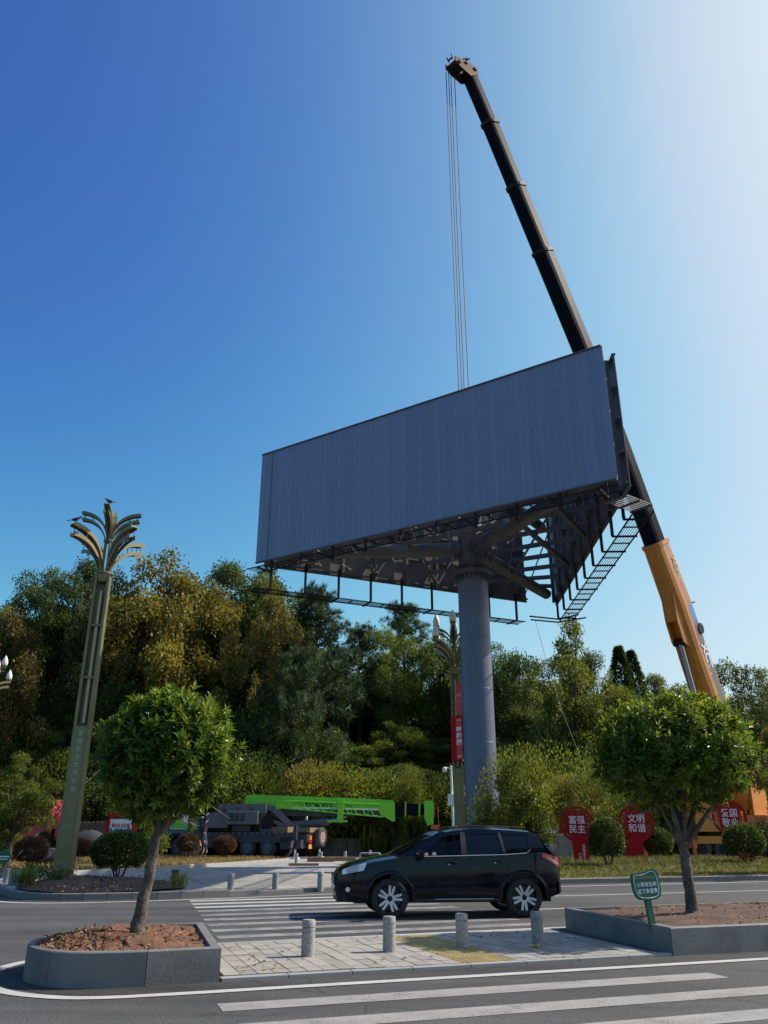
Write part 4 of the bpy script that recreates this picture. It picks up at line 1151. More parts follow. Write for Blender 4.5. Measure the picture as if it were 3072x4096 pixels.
    # fuel flap on the near side
    ff = MB(); q = []
    for a in range(24):
        an = 2 * math.pi * a / 24; ca_, sa_ = math.cos(an), math.sin(an); k = (abs(ca_) ** 5 + abs(sa_) ** 5) ** (-1 / 5)
        x = 1.34 + .085 * k * ca_; z = .99 + .07 * k * sa_; q.append((x, -(sy(x, z) + .002), z))
    ff.path(q + [q[0]], .004, 4).build('fuel_flap', m_plastic, bo)
    # screens
    ws = MB(); rows = []
    for f in np.linspace(0, 1, 7):
        x = -1.17 + (-.30 + 1.17) * f; zc = 1.165 + (1.605 - 1.165) * f; y1 = gy(x, zc - .03) - .02
        rows.append([Vector((x - .10 * (1 - (a ** 2)) * (1 - f * .6), a * y1, zc - .02 * a * a)) for a in np.linspace(-1, 1, 9)])
    ws.grid(rows).build('windscreen', m_glass, t, smooth=True)
    sb = MB().grid([[r[k] + Vector((-.004, 0, .004)) for k in range(9)] for r in rows[-2:]]).build('sun_strip', m_chrome, t)
    tg = MB(); rows = []
    for f in np.linspace(0, 1, 7):
        z = 1.60 - .52 * f; x = 1.72 + .30 * f ** 1.3; rows.append([Vector((x + .03 * (1 - a * a), a * (gy(1.7, z) - .02 + .03 * f), z)) for a in np.linspace(-1, 1, 7)])
    tg.grid(rows[::-1]).build('tailgate_glass', m_glass_p, t, smooth=True)
    MB().loft([[Vector((x, y, z)) for x, z in ((1.62, 1.62), (1.86, 1.575), (1.88, 1.56), (1.70, 1.57))] for y in np.linspace(-.56, .56, 5)]).build('spoiler', m_paint_car, t)
    ts = MB(); rows = []
    for f in np.linspace(0, 1, 5):
        z = 1.10 - .0 * f; rows.append([Vector((1.84 + .30 * f, a * (sy(1.9, 1.1) - .03 - .08 * f), 1.15 - .05 * f)) for a in np.linspace(-1, 1, 5)])
    ts.grid(rows[::-1]).build('tailgate', m_paint_car, t)
    # spare wheel cover
    sp = MB().lathe([(.05, .20), (.28, .205), (.335, .17), (.355, .10), (.35, .0), (.05, .0)], 28, (2.06, .08, 1.0), Matrix.Rotation(R(90), 3, 'Y')).build('spare_wheel', m_paint_car, t, smooth=True)
    # bumpers, grille, plates
    MB().loft([[Vector((2.0 + .13 * math.cos(a * 1.1) , .84 * math.sin(a * 1.25) / math.sin(1.25), z)) if True else None for a in np.linspace(-1, 1, 11)] for z in (.42, .50, .62, .66)], False).build('rear_bumper', m_paint_car, t, smooth=True)
    MB().b6(-2.385, -2.355, -.46, .46, .60, .80).build('grille', m_plastic, t)
    for z in (.64, .69, .74): MB().b6(-2.392, -2.38, -.45, .45, z, z + .016).build('grille_bar', m_chrome, t)
    MB().b6(-2.40, -2.385, -.22, .22, .46, .58).build('number_plate', m_text, t)
    MB().b6(-2.33, -2.0, -.62, .62, .30, .40).build('front_valance', m_plastic, t)
    # underbody and dim cabin
    MB().b6(-2.0, 1.95, -.60, .60, .27, .62).b6(-.85, .85, -.84, .84, .30, .60).build('underbody', m_plastic, t)
    MB().b6(-1.3, 1.9, -.80, .80, .62, .80).b6(-1.25, -.75, -.74, .74, .8, 1.1).b6(-.05, .02, -.70, .70, .8, .82).build('cabin_floor', m_plastic, t)
    for y in (-.36, .36):
        for x0 in (-.35, .65):
            MB().loft([[Vector((x0 + dx, y + yy, z)) for dx, yy in ((-.06, -.22), (.08, -.22), (.08, .22), (-.06, .22))] for dx0, z in ((0, .8), (0, 1.30))]).loft([[Vector((x0 + .06 + dx, y + yy, z)) for dx, yy in ((-.04, -.11), (.05, -.11), (.05, .11), (-.04, .11))] for z in (1.33, 1.50)]).b6(x0 - .5, x0, y - .23, y + .23, .8, .95).build('seat', m_plastic, t)
    MB().path([(-.72 + .05 * math.sin(a), -.36 + .18 * math.cos(a), 1.08 + .17 * math.sin(a)) for a in np.linspace(0, 2 * math.pi, 20)], .014, 6).build('steering_wheel', m_plastic, t)
    # wheels
    tm = tyre_mesh(RW, .225, 40, .66)
    rm = MB(); Rm = Matrix.Rotation(R(90), 3, 'X')
    rm.lathe([(RW * .69, -.09), (RW * .715, -.118), (RW * .63, -.112), (RW * .61, -.08)], 36, m=Rm, caps=False)
    rm.lathe([(.0, -.100), (.030, -.098), (.034, -.085), (.066, -.080), (.07, -.04)], 20, m=Rm)
    for k in range(5):
        a = 2 * math.pi * k / 5 + R(90)
        for off in (-.19, .19):
            p_ = Vector((math.cos(a + off * 1.9) * .055, -.080, math.sin(a + off * 1.9) * .055)); q_ = Vector((math.cos(a + off) * RW * .655, -.098, math.sin(a + off) * RW * .655))
            rm.beam(p_, q_, .046, .03, up=(0, 1, 0))
        p_ = Vector((math.cos(a) * .05, -.078, math.sin(a) * .05)); q_ = Vector((math.cos(a) * RW * .30, -.084, math.sin(a) * RW * .30)); rm.beam(p_, q_, .055, .022, up=(0, 1, 0))
    rme = rm.mesh('rim', True)
    bme = MB().lathe([(RW * .66, -.085), (RW * .62, -.07), (RW * .60, .05), (.0, .055)], 36, m=Rm, caps=False).mesh('rim_barrel', True)
    for x in (-WB, WB):
        for sg in (-1, 1):
            wh = obj('wheel', tm, m_black, t, loc=(x, sg * .775, RW), rot=(0, R(11 if x < 0 else 40), 0 if sg < 0 else math.pi))
            obj('rim', rme, m_alloy, wh); obj('rim_barrel', bme, m_plastic, wh)
            b = MB()
            for k in range(5):
                a = 2 * math.pi * k / 5 + R(54); b.lathe([(.013, -.092), (.011, -.075)], 8, (math.cos(a) * .052, 0, math.sin(a) * .052), Rm)
            b.build('wheel_nuts', m_plastic, wh)
            MB().lathe([(.03, -.045), (.21, -.045), (.21, -.03), (.03, -.03)], 24, m=Rm).build('brake_disc', m_dark, wh)
            wl_ = MB(); rows = []
            for a in np.linspace(R(-5), R(185), 16): rows.append([Vector((x + .455 * math.cos(a), sg * y, .365 + .455 * math.sin(a))) for y in (.45, .86)])
            wl_.grid(rows); wl_.build('wheel_well', m_plastic, bo)
    return t
suv = build_suv(G(1812, 3674, 0) + Vector((0, .86, 0)), R(7.0)); suv.scale = (1.055, 1.03, 1.03)

# ------------------------------------------------------------------ street lamps with petal crown
def ribbon3(mb, pts, wvec, w, th, nrm=None):
    """thick ribbon along pts, half width w (list or number) along wvec"""
    rings = []
    for i, p in enumerate(pts):
        a = (pts[min(i+1, len(pts)-1)] - pts[max(i-1, 0)]).normalized(); n_ = a.cross(wvec).normalized()
        ww = w[i] if hasattr(w, '__len__') else w
        rings.append([p - wvec * ww - n_ * th, p + wvec * ww - n_ * th, p + wvec * ww + n_ * th, p - wvec * ww + n_ * th])
    return mb.loft(rings)
def bez(p0, p1, p2, n=12):
    return [p0 * (1-t)**2 + p1 * 2*t*(1-t) + p2 * t*t for t in np.linspace(0, 1, n)]
def petal_meshes(size):
    """a petal leaves the shaft at the origin and curves out along +X: two stacked blades with fretwork between"""
    W = Vector((0, 1, 0)); n = 16
    up_ = bez(Vector((0, 0, 0)), Vector((.10, 0, 1.12)) * size, Vector((1.14, 0, 1.20)) * size, n)
    lo_ = bez(Vector((.03, 0, -.04)), Vector((.28, 0, .86)) * size, Vector((1.10, 0, .90)) * size, n)
    wd = [(.028 + .08 * math.sin(min(1, i / (n - 1) * 1.15) * math.pi * .62)) * size for i in range(n)]
    A = MB(); 
    for sg in (-1, 1):     # split rims
        ribbon3(A, [p + W * (sg * w_) for p, w_ in zip(up_, wd)], Vector((0, 0, 1)), .065 * size, .012)
        ribbon3(A, [p + W * (sg * w_) for p, w_ in zip(lo_, wd)], Vector((0, 0, 1)), .060 * size, .012)
    ribbon3(A, up_, W, [w_ * .98 for w_ in wd], .010)
    B = MB()
    # fretwork plate under: bars with gaps
    for i in range(2, n - 2):
        f = i / (n - 1)
        for k in range(3):
            y0 = -wd[i] * .9 + k * wd[i] * .62
            B.add([lo_[i] + W * y0, lo_[i].lerp(lo_[i+1], .86) + W * y0, lo_[i].lerp(lo_[i+1], .86) + W * (y0 + wd[i] * (.42 if (i + k) % 2 else .55)), lo_[i] + W * (y0 + wd[i] * (.42 if (i + k) % 2 else .55))], [(0, 1, 2, 3)])
    ribbon3(B, lo_, W, .018, .008)
    for i in (n - 5, n - 2):
        B.beam(up_[i] - W * wd[i], lo_[i] - W * wd[i], .02, .02); B.beam(up_[i] + W * wd[i], lo_[i] + W * wd[i], .02, .02)
    return A.mesh('petal', True), B.mesh('fretwork')
pet_a, pet_b = petal_meshes(1.2); pet_c, pet_d = petal_meshes(.86)
bulb_me = MB().lathe([(.06, 0), (.15, .10), (.20, .28), (.19, .44), (.13, .62), (.05, .78), (.0, .86)], 18).mesh('bulb', True)
cup_me = MB().lathe([(.03, -.12), (.10, -.05), (.17, .06), (.19, .16), (.175, .16), (.10, .02)], 18).mesh('bulb_cup', True)
HB = 10.5
def lamp(label, loc, rz, bulbs, banners=False, words=True, upper_bulbs=True):
    t = thing('street_lamp', label, 'street lamp', loc, rz, 'petal street lamps')
    H0 = 4.7; H1 = HB - .55
    w0, w1, w2 = .285, .265, .25       # half widths bottom, panel top, shaft top
    sh = MB()
    ringf = lambda w, z: [Vector((x, y, z)) for x, y in ((-w, -w * .8), (w, -w * .8), (w, w * .8), (-w, w * .8))]
    sh.loft([ringf(w0 * 1.03, -.1), ringf(w0, .1), ringf(w1, H0)])
    shaft = sh.build('shaft', m_lampg, t, bevel=.02)
    for x in (-1, 1):       # two corner channels above, with the light tube between
        b = MB()
        b.loft([[Vector((x * (w1 - .0) * k, y * w1 * .8 * k, z)) for x_, y in ((0, -1), (0, 1))] + [Vector((x * (w1 - .09) * k, w1 * .8 * k, z)), Vector((x * (w1 - .09) * k, -w1 * .8 * k, z))] for k, z in ((1.0, H0 + .002), (w2 / w1, H1))])
        b.build('channel', m_lampg, t)
    bp_ = MB().loft([[Vector((-w1 * k + .1, .10, z)), Vector((w1 * k - .1, .10, z)), Vector((w1 * k - .1, .16, z)), Vector((-w1 * k + .1, .16, z))] for k, z in ((1, H0), (w2 / w1, H1))]).build('channel_back', m_lampg, t)
    tb = MB().tube((0, -.02, H0 + .1), (0, -.02, H1 - .6), .062, n=14).build('light_tube', m_tube, t, smooth=True)
    for z in (6.3, 8.1):
        MB().box((0, -.03, z), (.34, .20, .09)).build('tube_clamp', m_lampg, tb)
    fp = MB()
    for (z0, z1) in ((.15, .75), (.80, 1.45), (1.50, 2.55)):
        wa = w0 + (w1 - w0) * z0 / H0; wb = w0 + (w1 - w0) * z1 / H0
        for p_, q_ in (((-wa + .07, z0), (wa - .07, z0)), ((-wb + .07, z1), (wb - .07, z1)), ((-wa + .07, z0), (-wb + .07, z1)), ((wa - .07, z0), (wb - .07, z1))):
            fp.beam((p_[0], -(w0 + (w1 - w0) * p_[1] / H0) * .8 - .002, p_[1]), (q_[0], -(w0 + (w1 - w0) * q_[1] / H0) * .8 - .002, q_[1]), .03, .02)
    wa = w0 + (w1 - w0) * 2.62 / H0
    for sg in (-1, 1): fp.beam((sg * (wa - .06), -wa * .8 - .002, 2.62), (sg * (w1 - .06), -w1 * .8 - .002, H0 - .05), .025, .016)
    fp.build('panel_frame', m_lampg, shaft)
    if words:
        zc = 3.6; yy = -(w0 + (w1 - w0) * zc / H0) * .8 - .012
        text('lamp', m_texts, shaft, (0, yy, zc), (1, 0, 0), (0, 0, 1), height=1.9)
    MB().lathe([(.2, H1 - .3), (.22, H1 - .25), (.27, H1 - .02), (.33, H1), (.33, H1 + .05), (.2, H1 + .06)], 20).build('crown_ring', m_lampg, t)
    stem = MB()
    for k in range(4):
        a = math.pi / 4 + k * math.pi / 2; stem.tube((math.cos(a) * .13, math.sin(a) * .13, H1), (math.cos(a) * .11, math.sin(a) * .11, H1 + 1.35), .038, n=8)
    stem.build('stem', m_lampg, t)
    MB().lathe([(.17, H1 + 1.24), (.17, H1 + 1.31)], 16).build('stem_ring', m_lampg, t)
    out = []
    for lev, (A, B, k, z, r0, n_, ph) in enumerate(((pet_a, pet_b, 1.2, H1 + .05, .12, 4, R(45)), (pet_c, pet_d, .86, H1 + 1.28, .06, 4, R(0)))):
        for i in range(n_):
            a = ph + 2 * math.pi * i / n_
            o = obj('petal', A, m_lampg, t, loc=(math.cos(a) * r0, math.sin(a) * r0, z), rot=(0, 0, a)); obj('fretwork', B, m_lampd, o)
            out.append((lev, i))
            if (lev, i) in bulbs:
                q = Vector((math.cos(a), math.sin(a), 0)) * (r0 + 1.04 * k) + Vector((0, 0, z + 1.22 * k))
                bo = obj('bulb', bulb_me, m_bulb, t, loc=q, scale=1.0); obj('bulb_cup', cup_me, m_lampg, bo)
    # top petal bud
    bud = MB()
    W = Vector((0, 1, 0))
    for k in range(4):
        a = k * math.pi / 2 + .5; c_, s_ = math.cos(a), math.sin(a)
        rr = [.04, .10, .16, .17, .12]; zz = [1.3, 1.55, 1.9, 2.2, 2.4]
        pts = [Vector((c_ * r_, s_ * r_, H1 + z_)) for r_, z_ in zip(rr, zz)]
        ribbon3(bud, pts, Vector((-s_, c_, 0)), [.03, .07, .11, .10, .04], .01)
    bud.build('bud', m_lampg, t)
    if (2, 0) in bulbs:
        bo = obj('bulb', bulb_me, m_bulb, t, loc=(0, 0, H1 + 2.0)); obj('bulb_cup', cup_me, m_lampg, bo)
    if banners:
        bb = MB().b6(.02, .34, -.62, -.56, 7.4, 9.15).build('banner', m_redp, t, label='red upright banner with gold emblem')
        text('cent', m_textg, bb, (.18, -.63, 8.45), (1, 0, 0), (0, 0, 1), width=.26); MB().b6(.06, .30, -.634, -.628, 8.1, 8.13).build('emblem_line', m_textg, bb)
        bx = MB().b6(-.30, .30, -.68, -.34, 5.05, 7.3).build('light_box', m_red, t, label='red light box with white characters')
        MB().b6(-.02, .28, -.69, -.682, 5.1, 7.2).build('box_face', m_redp, bx)
        text('th', m_text, bx, (.13, -.70, 6.3), (1, 0, 0), (0, 0, 1), height=.95)
        MB().b6(.0, .26, -.70, -.692, 5.2, 5.32).build('box_print', m_textg, bx); MB().b6(.0, .26, -.70, -.692, 7.08, 7.14).build('box_print', m_textg, bx)
        MB().box((0, -.4, 7.35), (.12, .5, .06)).box((.2, -.4, 9.1), (.12, .5, .06)).box((.2, -.4, 7.5), (.12, .5, .06)).build('banner_arm', m_lampg, t)
    return t
lamp_p = G(247, 3530, .2)
lamp('olive petal street lamp with engraved characters standing in the bed at left', lamp_p, R(8), set(), words=True)
lp2 = P(1840, 3325, 44.5); lp2.z = PLZ
lamp('olive petal street lamp with white bulbs and red banners beside the billboard column', lp2, R(-6), {(0, i) for i in range(5)} | {(1, i) for i in range(4)} | {(2, 0)}, banners=True, words=False)
lp3 = P(-172, 3400, 56.0); lp3.z = PLZ
lamp('olive petal street lamp cut by the left edge, only two white bulbs showing', lp3, R(0), {(0, i) for i in range(5)} | {(1, i) for i in range(4)}, words=False)
def bird(loc, rz, label):
    t = thing('bird', label, 'bird', loc, rz)
    b = MB(); rings = []
    for x, z, r in ((-.16, .10, .012), (-.10, .12, .05), (-.02, .14, .075), (.06, .17, .07), (.11, .22, .045), (.15, .255, .045), (.185, .26, .03), (.20, .258, .01)):
        rings.append([Vector((x, r * math.cos(a), z + r * math.sin(a))) for a in np.linspace(0, 2 * math.pi, 9)[:-1]])
    b.loft(rings); b.add([(-.14, -.03, .10), (-.14, .03, .10), (-.30, .05, .05), (-.30, -.05, .05)], [(0, 1, 2, 3)])
    b.tube((.0, -.03, 0), (0, -.03, .1), .006, n=5).tube((.0, .03, 0), (0, .03, .1), .006, n=5).add([(.2, .008, .262), (.2, -.008, .262), (.235, 0, .25)], [(0, 1, 2)])
    b.build('body', m_bird, t, smooth=True)
bird(P(436, 2020, lamp_p.y), R(160), 'small dark bird perched on the very top of the left lamp')
bird(P(302, 2092, lamp_p.y), R(20), 'small dark bird perched on the upper left petal of the left lamp')

# ------------------------------------------------------------------ signs
def round_sign(label, u, vc, vb, key, rad_px, lean, rz):
    base = G(u, vb, .17); t = thing('round_sign', label, 'sign', base, rz, 'round red signs on the verge')
    zc = P(u, vc, base.y).z - .17; k = base.y / math.cos(0) ; r = rad_px * (base.y * cP + sP * (zc - 1.4)) / FPX
    Mx = Matrix.Rotation(R(90), 3, 'X'); off = lean
    ring = MB(); n = 40; rr = []
    for i in range(n):
        a = 2 * math.pi * i / n; d = Vector((math.cos(a), 0, math.sin(a)))
        rr.append([Vector((0, 0, zc)) + d * rad + Vector((0, y, 0)) for rad, y in ((r, -.05), (r, .05), (r * .88, .05), (r * .88, -.05))])
    ring.loft(rr + [rr[0]], True, False); ro = ring.build('ring', m_red, t)
    pl = MB().box((0, 0, zc), (r * 1.22, .06, r * 1.22)).build('panel', m_red, t, bevel=.02)
    fr = MB()
    for sg in (-1, 1):
        fr.beam((-r * .72, 0, zc + sg * r * .66), (r * .72, 0, zc + sg * r * .66), .03, .04); fr.beam((sg * r * .68, 0, zc - r * .7), (sg * r * .68, 0, zc + r * .7), .03, .04)
        for j in range(5):
            x = (-.4 + .2 * j) * r; fr.beam((x, 0, zc + sg * r * .66), (x + (.1 * r if j % 2 else -.06 * r), 0, zc + sg * r * .86), .025, .025)
            fr.beam((sg * r * .68, 0, zc + x), (sg * r * .86, 0, zc + x * .8 + .04), .025, .025)
    fr.build('lattice', m_red, ro)
    text(key, m_text, pl, (0, -.034, zc), (1, 0, 0), (0, 0, 1), height=r * .98)
    w = r * .44
    po = MB().loft([[Vector((x + s_, y, z)) for x, y in ((-w, -.07), (w, -.07), (w, .07), (-w, .07))] for s_, z in ((off, -.1), (off * .9, (zc - r) * .5), (off * .4, zc - r * .75), (off * .3, zc - r * .62))]).build('post', m_red, t)
    if key == 'fq':
        text('sh', m_text, po, (off + w * .35, -.078, (zc - r) * .56), (1, 0, 0), (0, 0, 1), height=(zc - r) * .72)
        text('hx', m_textg, po, (off - w * .2, -.078, (zc - r) * .50), (1, 0, 0), (0, 0, 1), height=.17); text('jz', m_text, po, (off - w * .2, -.078, (zc - r) * .26), (1, 0, 0), (0, 0, 1), height=.36)
    return t
round_sign('round red sign reading prosperity and democracy, leftmost by the SUV', 2322, 3297, 3466, 'fq', 67, .10, R(-4))
round_sign('round red sign reading civility and harmony, middle of the three', 2563, 3292, 3452, 'wm', 70, -.30, R(-4))
round_sign('round red sign reading patriotism and dedication, rightmost by the orange crane', 2946, 3270, 3458, 'ag', 67, .60, R(-4))
# green notice in the right planter
gp = G(2612, 3696, .36); gt = thing('notice_sign', 'dark green grass notice with white characters leaning in the right planter', 'sign', gp, R(14)); gt.scale = (1.1, 1.1, 1.12)
tl = Matrix.Rotation(R(-3), 4, 'Y') @ Matrix.Rotation(R(-6), 4, 'X')
outl = [(-.185, .60), (-.195, .52), (-.19, .40), (-.165, .335), (-.12, .30), (0, .285), (.12, .295), (.175, .325), (.20, .39), (.205, .50), (.195, .60), (.165, .645), (.12, .655), (.05, .635), (-.04, .61), (-.12, .61), (-.165, .615)]
def plate(b, pts, y0, y1, k=1.0, c=(0, .47)):
    n_ = len(pts); v = [(c[0] + (x - c[0]) * k, y0, c[1] + (z - c[1]) * k) for x, z in pts] + [(c[0] + (x - c[0]) * k, y1, c[1] + (z - c[1]) * k) for x, z in pts]
    return b.add(v, [tuple(range(n_)), tuple(range(2*n_-1, n_-1, -1))] + [(i, n_+i, n_+(i+1) % n_, (i+1) % n_) for i in range(n_)])
pb = plate(MB(), outl, -.025, .035).xf(tl).build('board', m_gsign, gt)
plate(MB(), outl, -.022, .034, 1.03).xf(tl @ Matrix.Translation((.02, .012, 0))).build('board_edge', m_gsign2, gt)
MB().box((.0, .02, .14), (.085, .05, .42)).xf(tl).build('stake', m_gsign, gt)
q = [(x * .9, -.028, .47 + (z - .47) * .88) for x, z in outl]
MB().path(q + [q[0]], .0045, 4).xf(tl).build('border_line', m_text, pb)
tr3 = tl.to_3x3()
text('xc', m_text, pb, tl @ Vector((.005, -.030, .435)), tr3 @ Vector((1, 0, 0)), tr3 @ Vector((0, 0, 1)), width=.31)
text('xs', m_textg, pb, tl @ Vector((.0, -.030, .56)), tr3 @ Vector((1, 0, 0)), tr3 @ Vector((0, 0, 1)), width=.31)
# little round green sign at the left edge
gq = G(4, 3500, .2); g2 = thing('notice_sign', 'small round green notice cut by the left picture edge', 'sign', gq, 0)
MB().lathe([(.25, -.02), (.25, .02)], 24, (0, 0, .62), Matrix.Rotation(R(90), 3, 'X')).build('board', m_gsign, g2); MB().b6(-.2, .2, -.03, -.022, .60, .64).b6(-.15, .15, -.03, -.022, .52, .545).build('print', m_text, g2); MB().tube((0, 0, -.1), (0, 0, .5), .03, n=8).build('stake', m_gsign, g2)
# red framed board with characters at left
bpz = P(483, 3312, 41.0); bt = thing('slogan_board', 'white and blue slogan board in a red frame behind the round clipped shrub', 'sign', (bpz.x, bpz.y, .2), R(6))
zc = bpz.z - .2
bd = MB().b6(-.52, .52, -.03, .03, zc - .36, zc + .40).build('board', m_white, bt)
MB().b6(-.52, .52, -.036, -.031, zc - .36, zc - .10).build('blue_print', m_blue, bd)
sk = MB(); rr_ = random.Random(2)
for i in range(18): x = -.5 + i * .056; sk.b6(x, x + .045, -.040, -.034, zc - .12, zc - .10 + rr_.random() * .10)
sk.build('skyline_print', m_tarp, bd)
text('qj', m_textr, bd, (0, -.04, zc + .10), (1, 0, 0), (0, 0, 1), width=.86)
fr = MB()
for sg in (-1, 1):
    fr.beam((sg * .60, 0, -.1), (sg * .56, 0, zc + .62), .11, .1); fr.beam((sg * .70, 0, zc - .5), (sg * .68, 0, zc + .35), .05, .06)
    for z in (zc - .45, zc + .3): fr.beam((sg * .58, 0, z), (sg * .70, 0, z), .05, .05)
    fr.beam((-.56, 0, zc + sg * .44), (.56, 0, zc + sg * .44), .08, .08)
fr.beam((-.6, 0, zc + .60), (.6, 0, zc + .60), .08, .07)
for i in range(6): fr.beam((-.45 + i * .18, 0, zc + .46), (-.40 + i * .16, 0, zc + .60), .05, .04)
fr.build('frame', m_red, bt)

# ------------------------------------------------------------------ CCTV pole
cz = P(1815, 3300, 47.0); ct = thing('camera_pole', 'slim white surveillance camera pole with control box', 'pole', (cz.x, cz.y, PLZ))
zt = P(1803, 3062, 47.0).z - PLZ
MB().tube((0, 0, 0), (-.06, 0, zt), .085, .06, 14).build('pole', m_white, ct, smooth=True)
MB().tube((-.06, 0, zt - .15), (-.42, -.05, zt - .1), .03, n=8).build('arm', m_white, ct)
dm = MB().lathe([(.05, .0), (.11, -.03), (.12, -.16), (.10, -.24), (.05, -.30), (0, -.31)], 16, (-.42, -.05, zt - .1)).build('dome_camera', m_white, ct, smooth=True)
MB().lathe([(.095, -.24), (.07, -.31), (0, -.34)], 14, (-.42, -.05, zt - .1)).build('lens', m_glass_p, dm)
zb = P(1805, 3200, 47.0).z - PLZ
MB().b6(-.28, .1, -.22, .02, zb - .28, zb + .30).build('control_box', m_white, ct)
# ------------------------------------------------------------------ green truck crane
o_last = G(1065, 3433, PLZ); tz = R(-24)
rot = Matrix.Rotation(tz, 3, 'Z')
org = o_last - rot @ Vector((3.2, -1.2, 0)); org.z = PLZ
tc_ = thing('truck_crane', 'grey truck crane with bright green lowered boom parked on the forecourt', 'crane', org, tz)
def tp(b, name, mat, parent=None, **k): return b.build(name, mat, parent or tc_, **k)
fr = MB().b6(-4.0, 6.2, -1.2, 1.2, .95, 1.45).b6(-3.6, 6.0, -.5, .5, .6, .95)
deck = tp(fr, 'chassis', m_cblue)
tp(MB().b6(-4.2, 5.4, -1.27, 1.27, 1.46, 1.56), 'deck', m_cgrey)
ds = MB()
for i in range(20): ds.b6(-4.0 + i * .47, -3.78 + i * .47, -1.285, -1.272, 1.48, 1.54)
tp(ds, 'deck_slots', m_dark, deck)
for x in (-4.0, 1.65, 3.2):
    for y in (-1.0, 1.0): truck_wheel(tc_, x, y, .60, 0, y > 0)
for xc, w in ((-4.0, .8), (2.42, 1.6)):
    g = MB(); pr = [(xc - w, 1.0), (xc - w + .35, 1.40), (xc + w - .35, 1.40), (xc + w, 1.0), (xc + w, .94), (xc + w - .4, 1.33), (xc - w + .4, 1.33), (xc - w, .94)]
    g.loft([[Vector((x, y, z)) for x, z in pr] for y in (-1.26, -.7)]); tp(g, 'mudguard', m_cblue)
tp(MB().b6(-3.1, .7, -1.22, -.75, .62, 1.30), 'side_locker', m_cblue); tp(MB().b6(4.2, 5.2, -1.2, -.8, .55, 1.3), 'side_locker', m_cblue)
# carrier cab with green pentagon
cb = MB(); pr = [(-6.2, .75), (-6.25, 1.9), (-6.0, 2.75), (-4.6, 2.8), (-2.9, 1.95), (-3.2, 1.58), (-4.4, 1.5), (-4.9, 1.2), (-5.0, .75)]
cb.loft([[Vector((x, y, z)) for x, z in pr] for y in (-1.25, 1.25)]); cab = tp(cb, 'cab', m_cgrey)
def side_poly(pts, y, mat, name, parent): return MB().add([(x, y, z) for x, z in pts], [tuple(range(len(pts)))]).build(name, mat, parent)
side_poly([(-5.1, 2.35), (-4.35, 2.72), (-3.05, 2.0), (-3.35, 1.68), (-4.9, 1.72)], -1.256, m_cblue, 'dark_panel', cab)
side_poly([(-4.72, 2.28), (-4.15, 2.52), (-3.15, 1.98), (-3.35, 1.76), (-4.66, 1.76)], -1.262, m_text, 'white_edge', cab)
side_poly([(-4.66, 2.25), (-4.15, 2.46), (-3.22, 1.97), (-3.38, 1.80), (-4.6, 1.80)], -1.267, m_green, 'green_panel', cab)
side_poly([(-6.05, 2.0), (-5.9, 2.62), (-5.2, 2.62), (-5.2, 2.0)], -1.256, m_glass_p, 'cab_window', cab)
tp(MB().lathe([(.0, 2.62), (.18, 2.60), (.22, 2.50), (.18, 2.44), (.1, 2.1), (.1, 1.6)], 14, (-2.55, -.7, 0)), 'air_intake', m_cblue)
# superstructure (turned over the rear)
s0 = 1.5; st = R(24) - R(3)        # boom points nearly along the picture plane
SM = Matrix.Translation((s0, 0, 0)) @ Matrix.Rotation(-tz - R(0), 4, 'Z')
def sp_(b, name, mat, parent=None, **k): return b.xf(SM).build(name, mat, parent or tc_, **k)
sp_(MB().lathe([(.9, 1.5), (.9, 1.75)], 24), 'turntable', m_dark)
sp_(MB().b6(-3.2, -1.7, -1.2, 1.2, 1.85, 2.8), 'counterweight', m_cgrey)
for i in range(4):
    z = 1.9 + i * .22; MB().add([(-3.2 + .004, -1.204, z), (-3.0, -1.204, z + .14), (-3.0, -1.204, z + .26), (-3.2 + .004, -1.204, z + .12)], [(0, 1, 2, 3)]).xf(SM).build('warning_stripe', m_textr if i % 2 == 0 else m_text, tc_)
sp_(MB().b6(-2.4, .8, -1.15, 1.15, 2.75, 3.35), 'winch_deck', m_cgrey)
sp_(MB().b6(-1.7, 1.0, -.65, .65, 1.75, 2.95), 'slew_frame', m_dark)
sp_(MB().path([(-1.6, -1.0, 2.9), (-1.2, -1.15, 2.2), (-.6, -1.0, 1.9), (.2, -1.1, 2.1), (.7, -.9, 1.8)], .035, 6), 'hose', m_dark)
sp_(MB().path([(-1.5, -.9, 2.8), (-.9, -1.1, 2.0), (-.2, -1.05, 2.2), (.5, -1.05, 1.85)], .03, 6), 'hose', m_orange_h)
sp_(MB().b6(-1.4, -.2, -1.1, -.7, 1.62, 2.05), 'valve_block', m_cblue)
for i in range(3):
    sp_(MB().path([(-2.0 + i * .9, -1.17, 3.25), (-2.0 + i * .9, -1.24, 3.1), (-1.95 + i * .9, -1.24, 2.95), (-2.06 + i * .9, -1.2, 2.9)], .04, 6), 'hook', m_dark)
en = sp_(MB().b6(-1.75, .35, -1.55, -1.17, 2.05, 2.9), 'engine_cover', m_cgrey, bevel=.05)
for r_ in range(4):
    for c_ in range(3): sp_(MB().b6(-1.6 + c_ * .38, -1.28 + c_ * .38, -1.556, -1.545, 2.26 + r_ * .13, 2.34 + r_ * .13), 'louvre', m_dark, en)
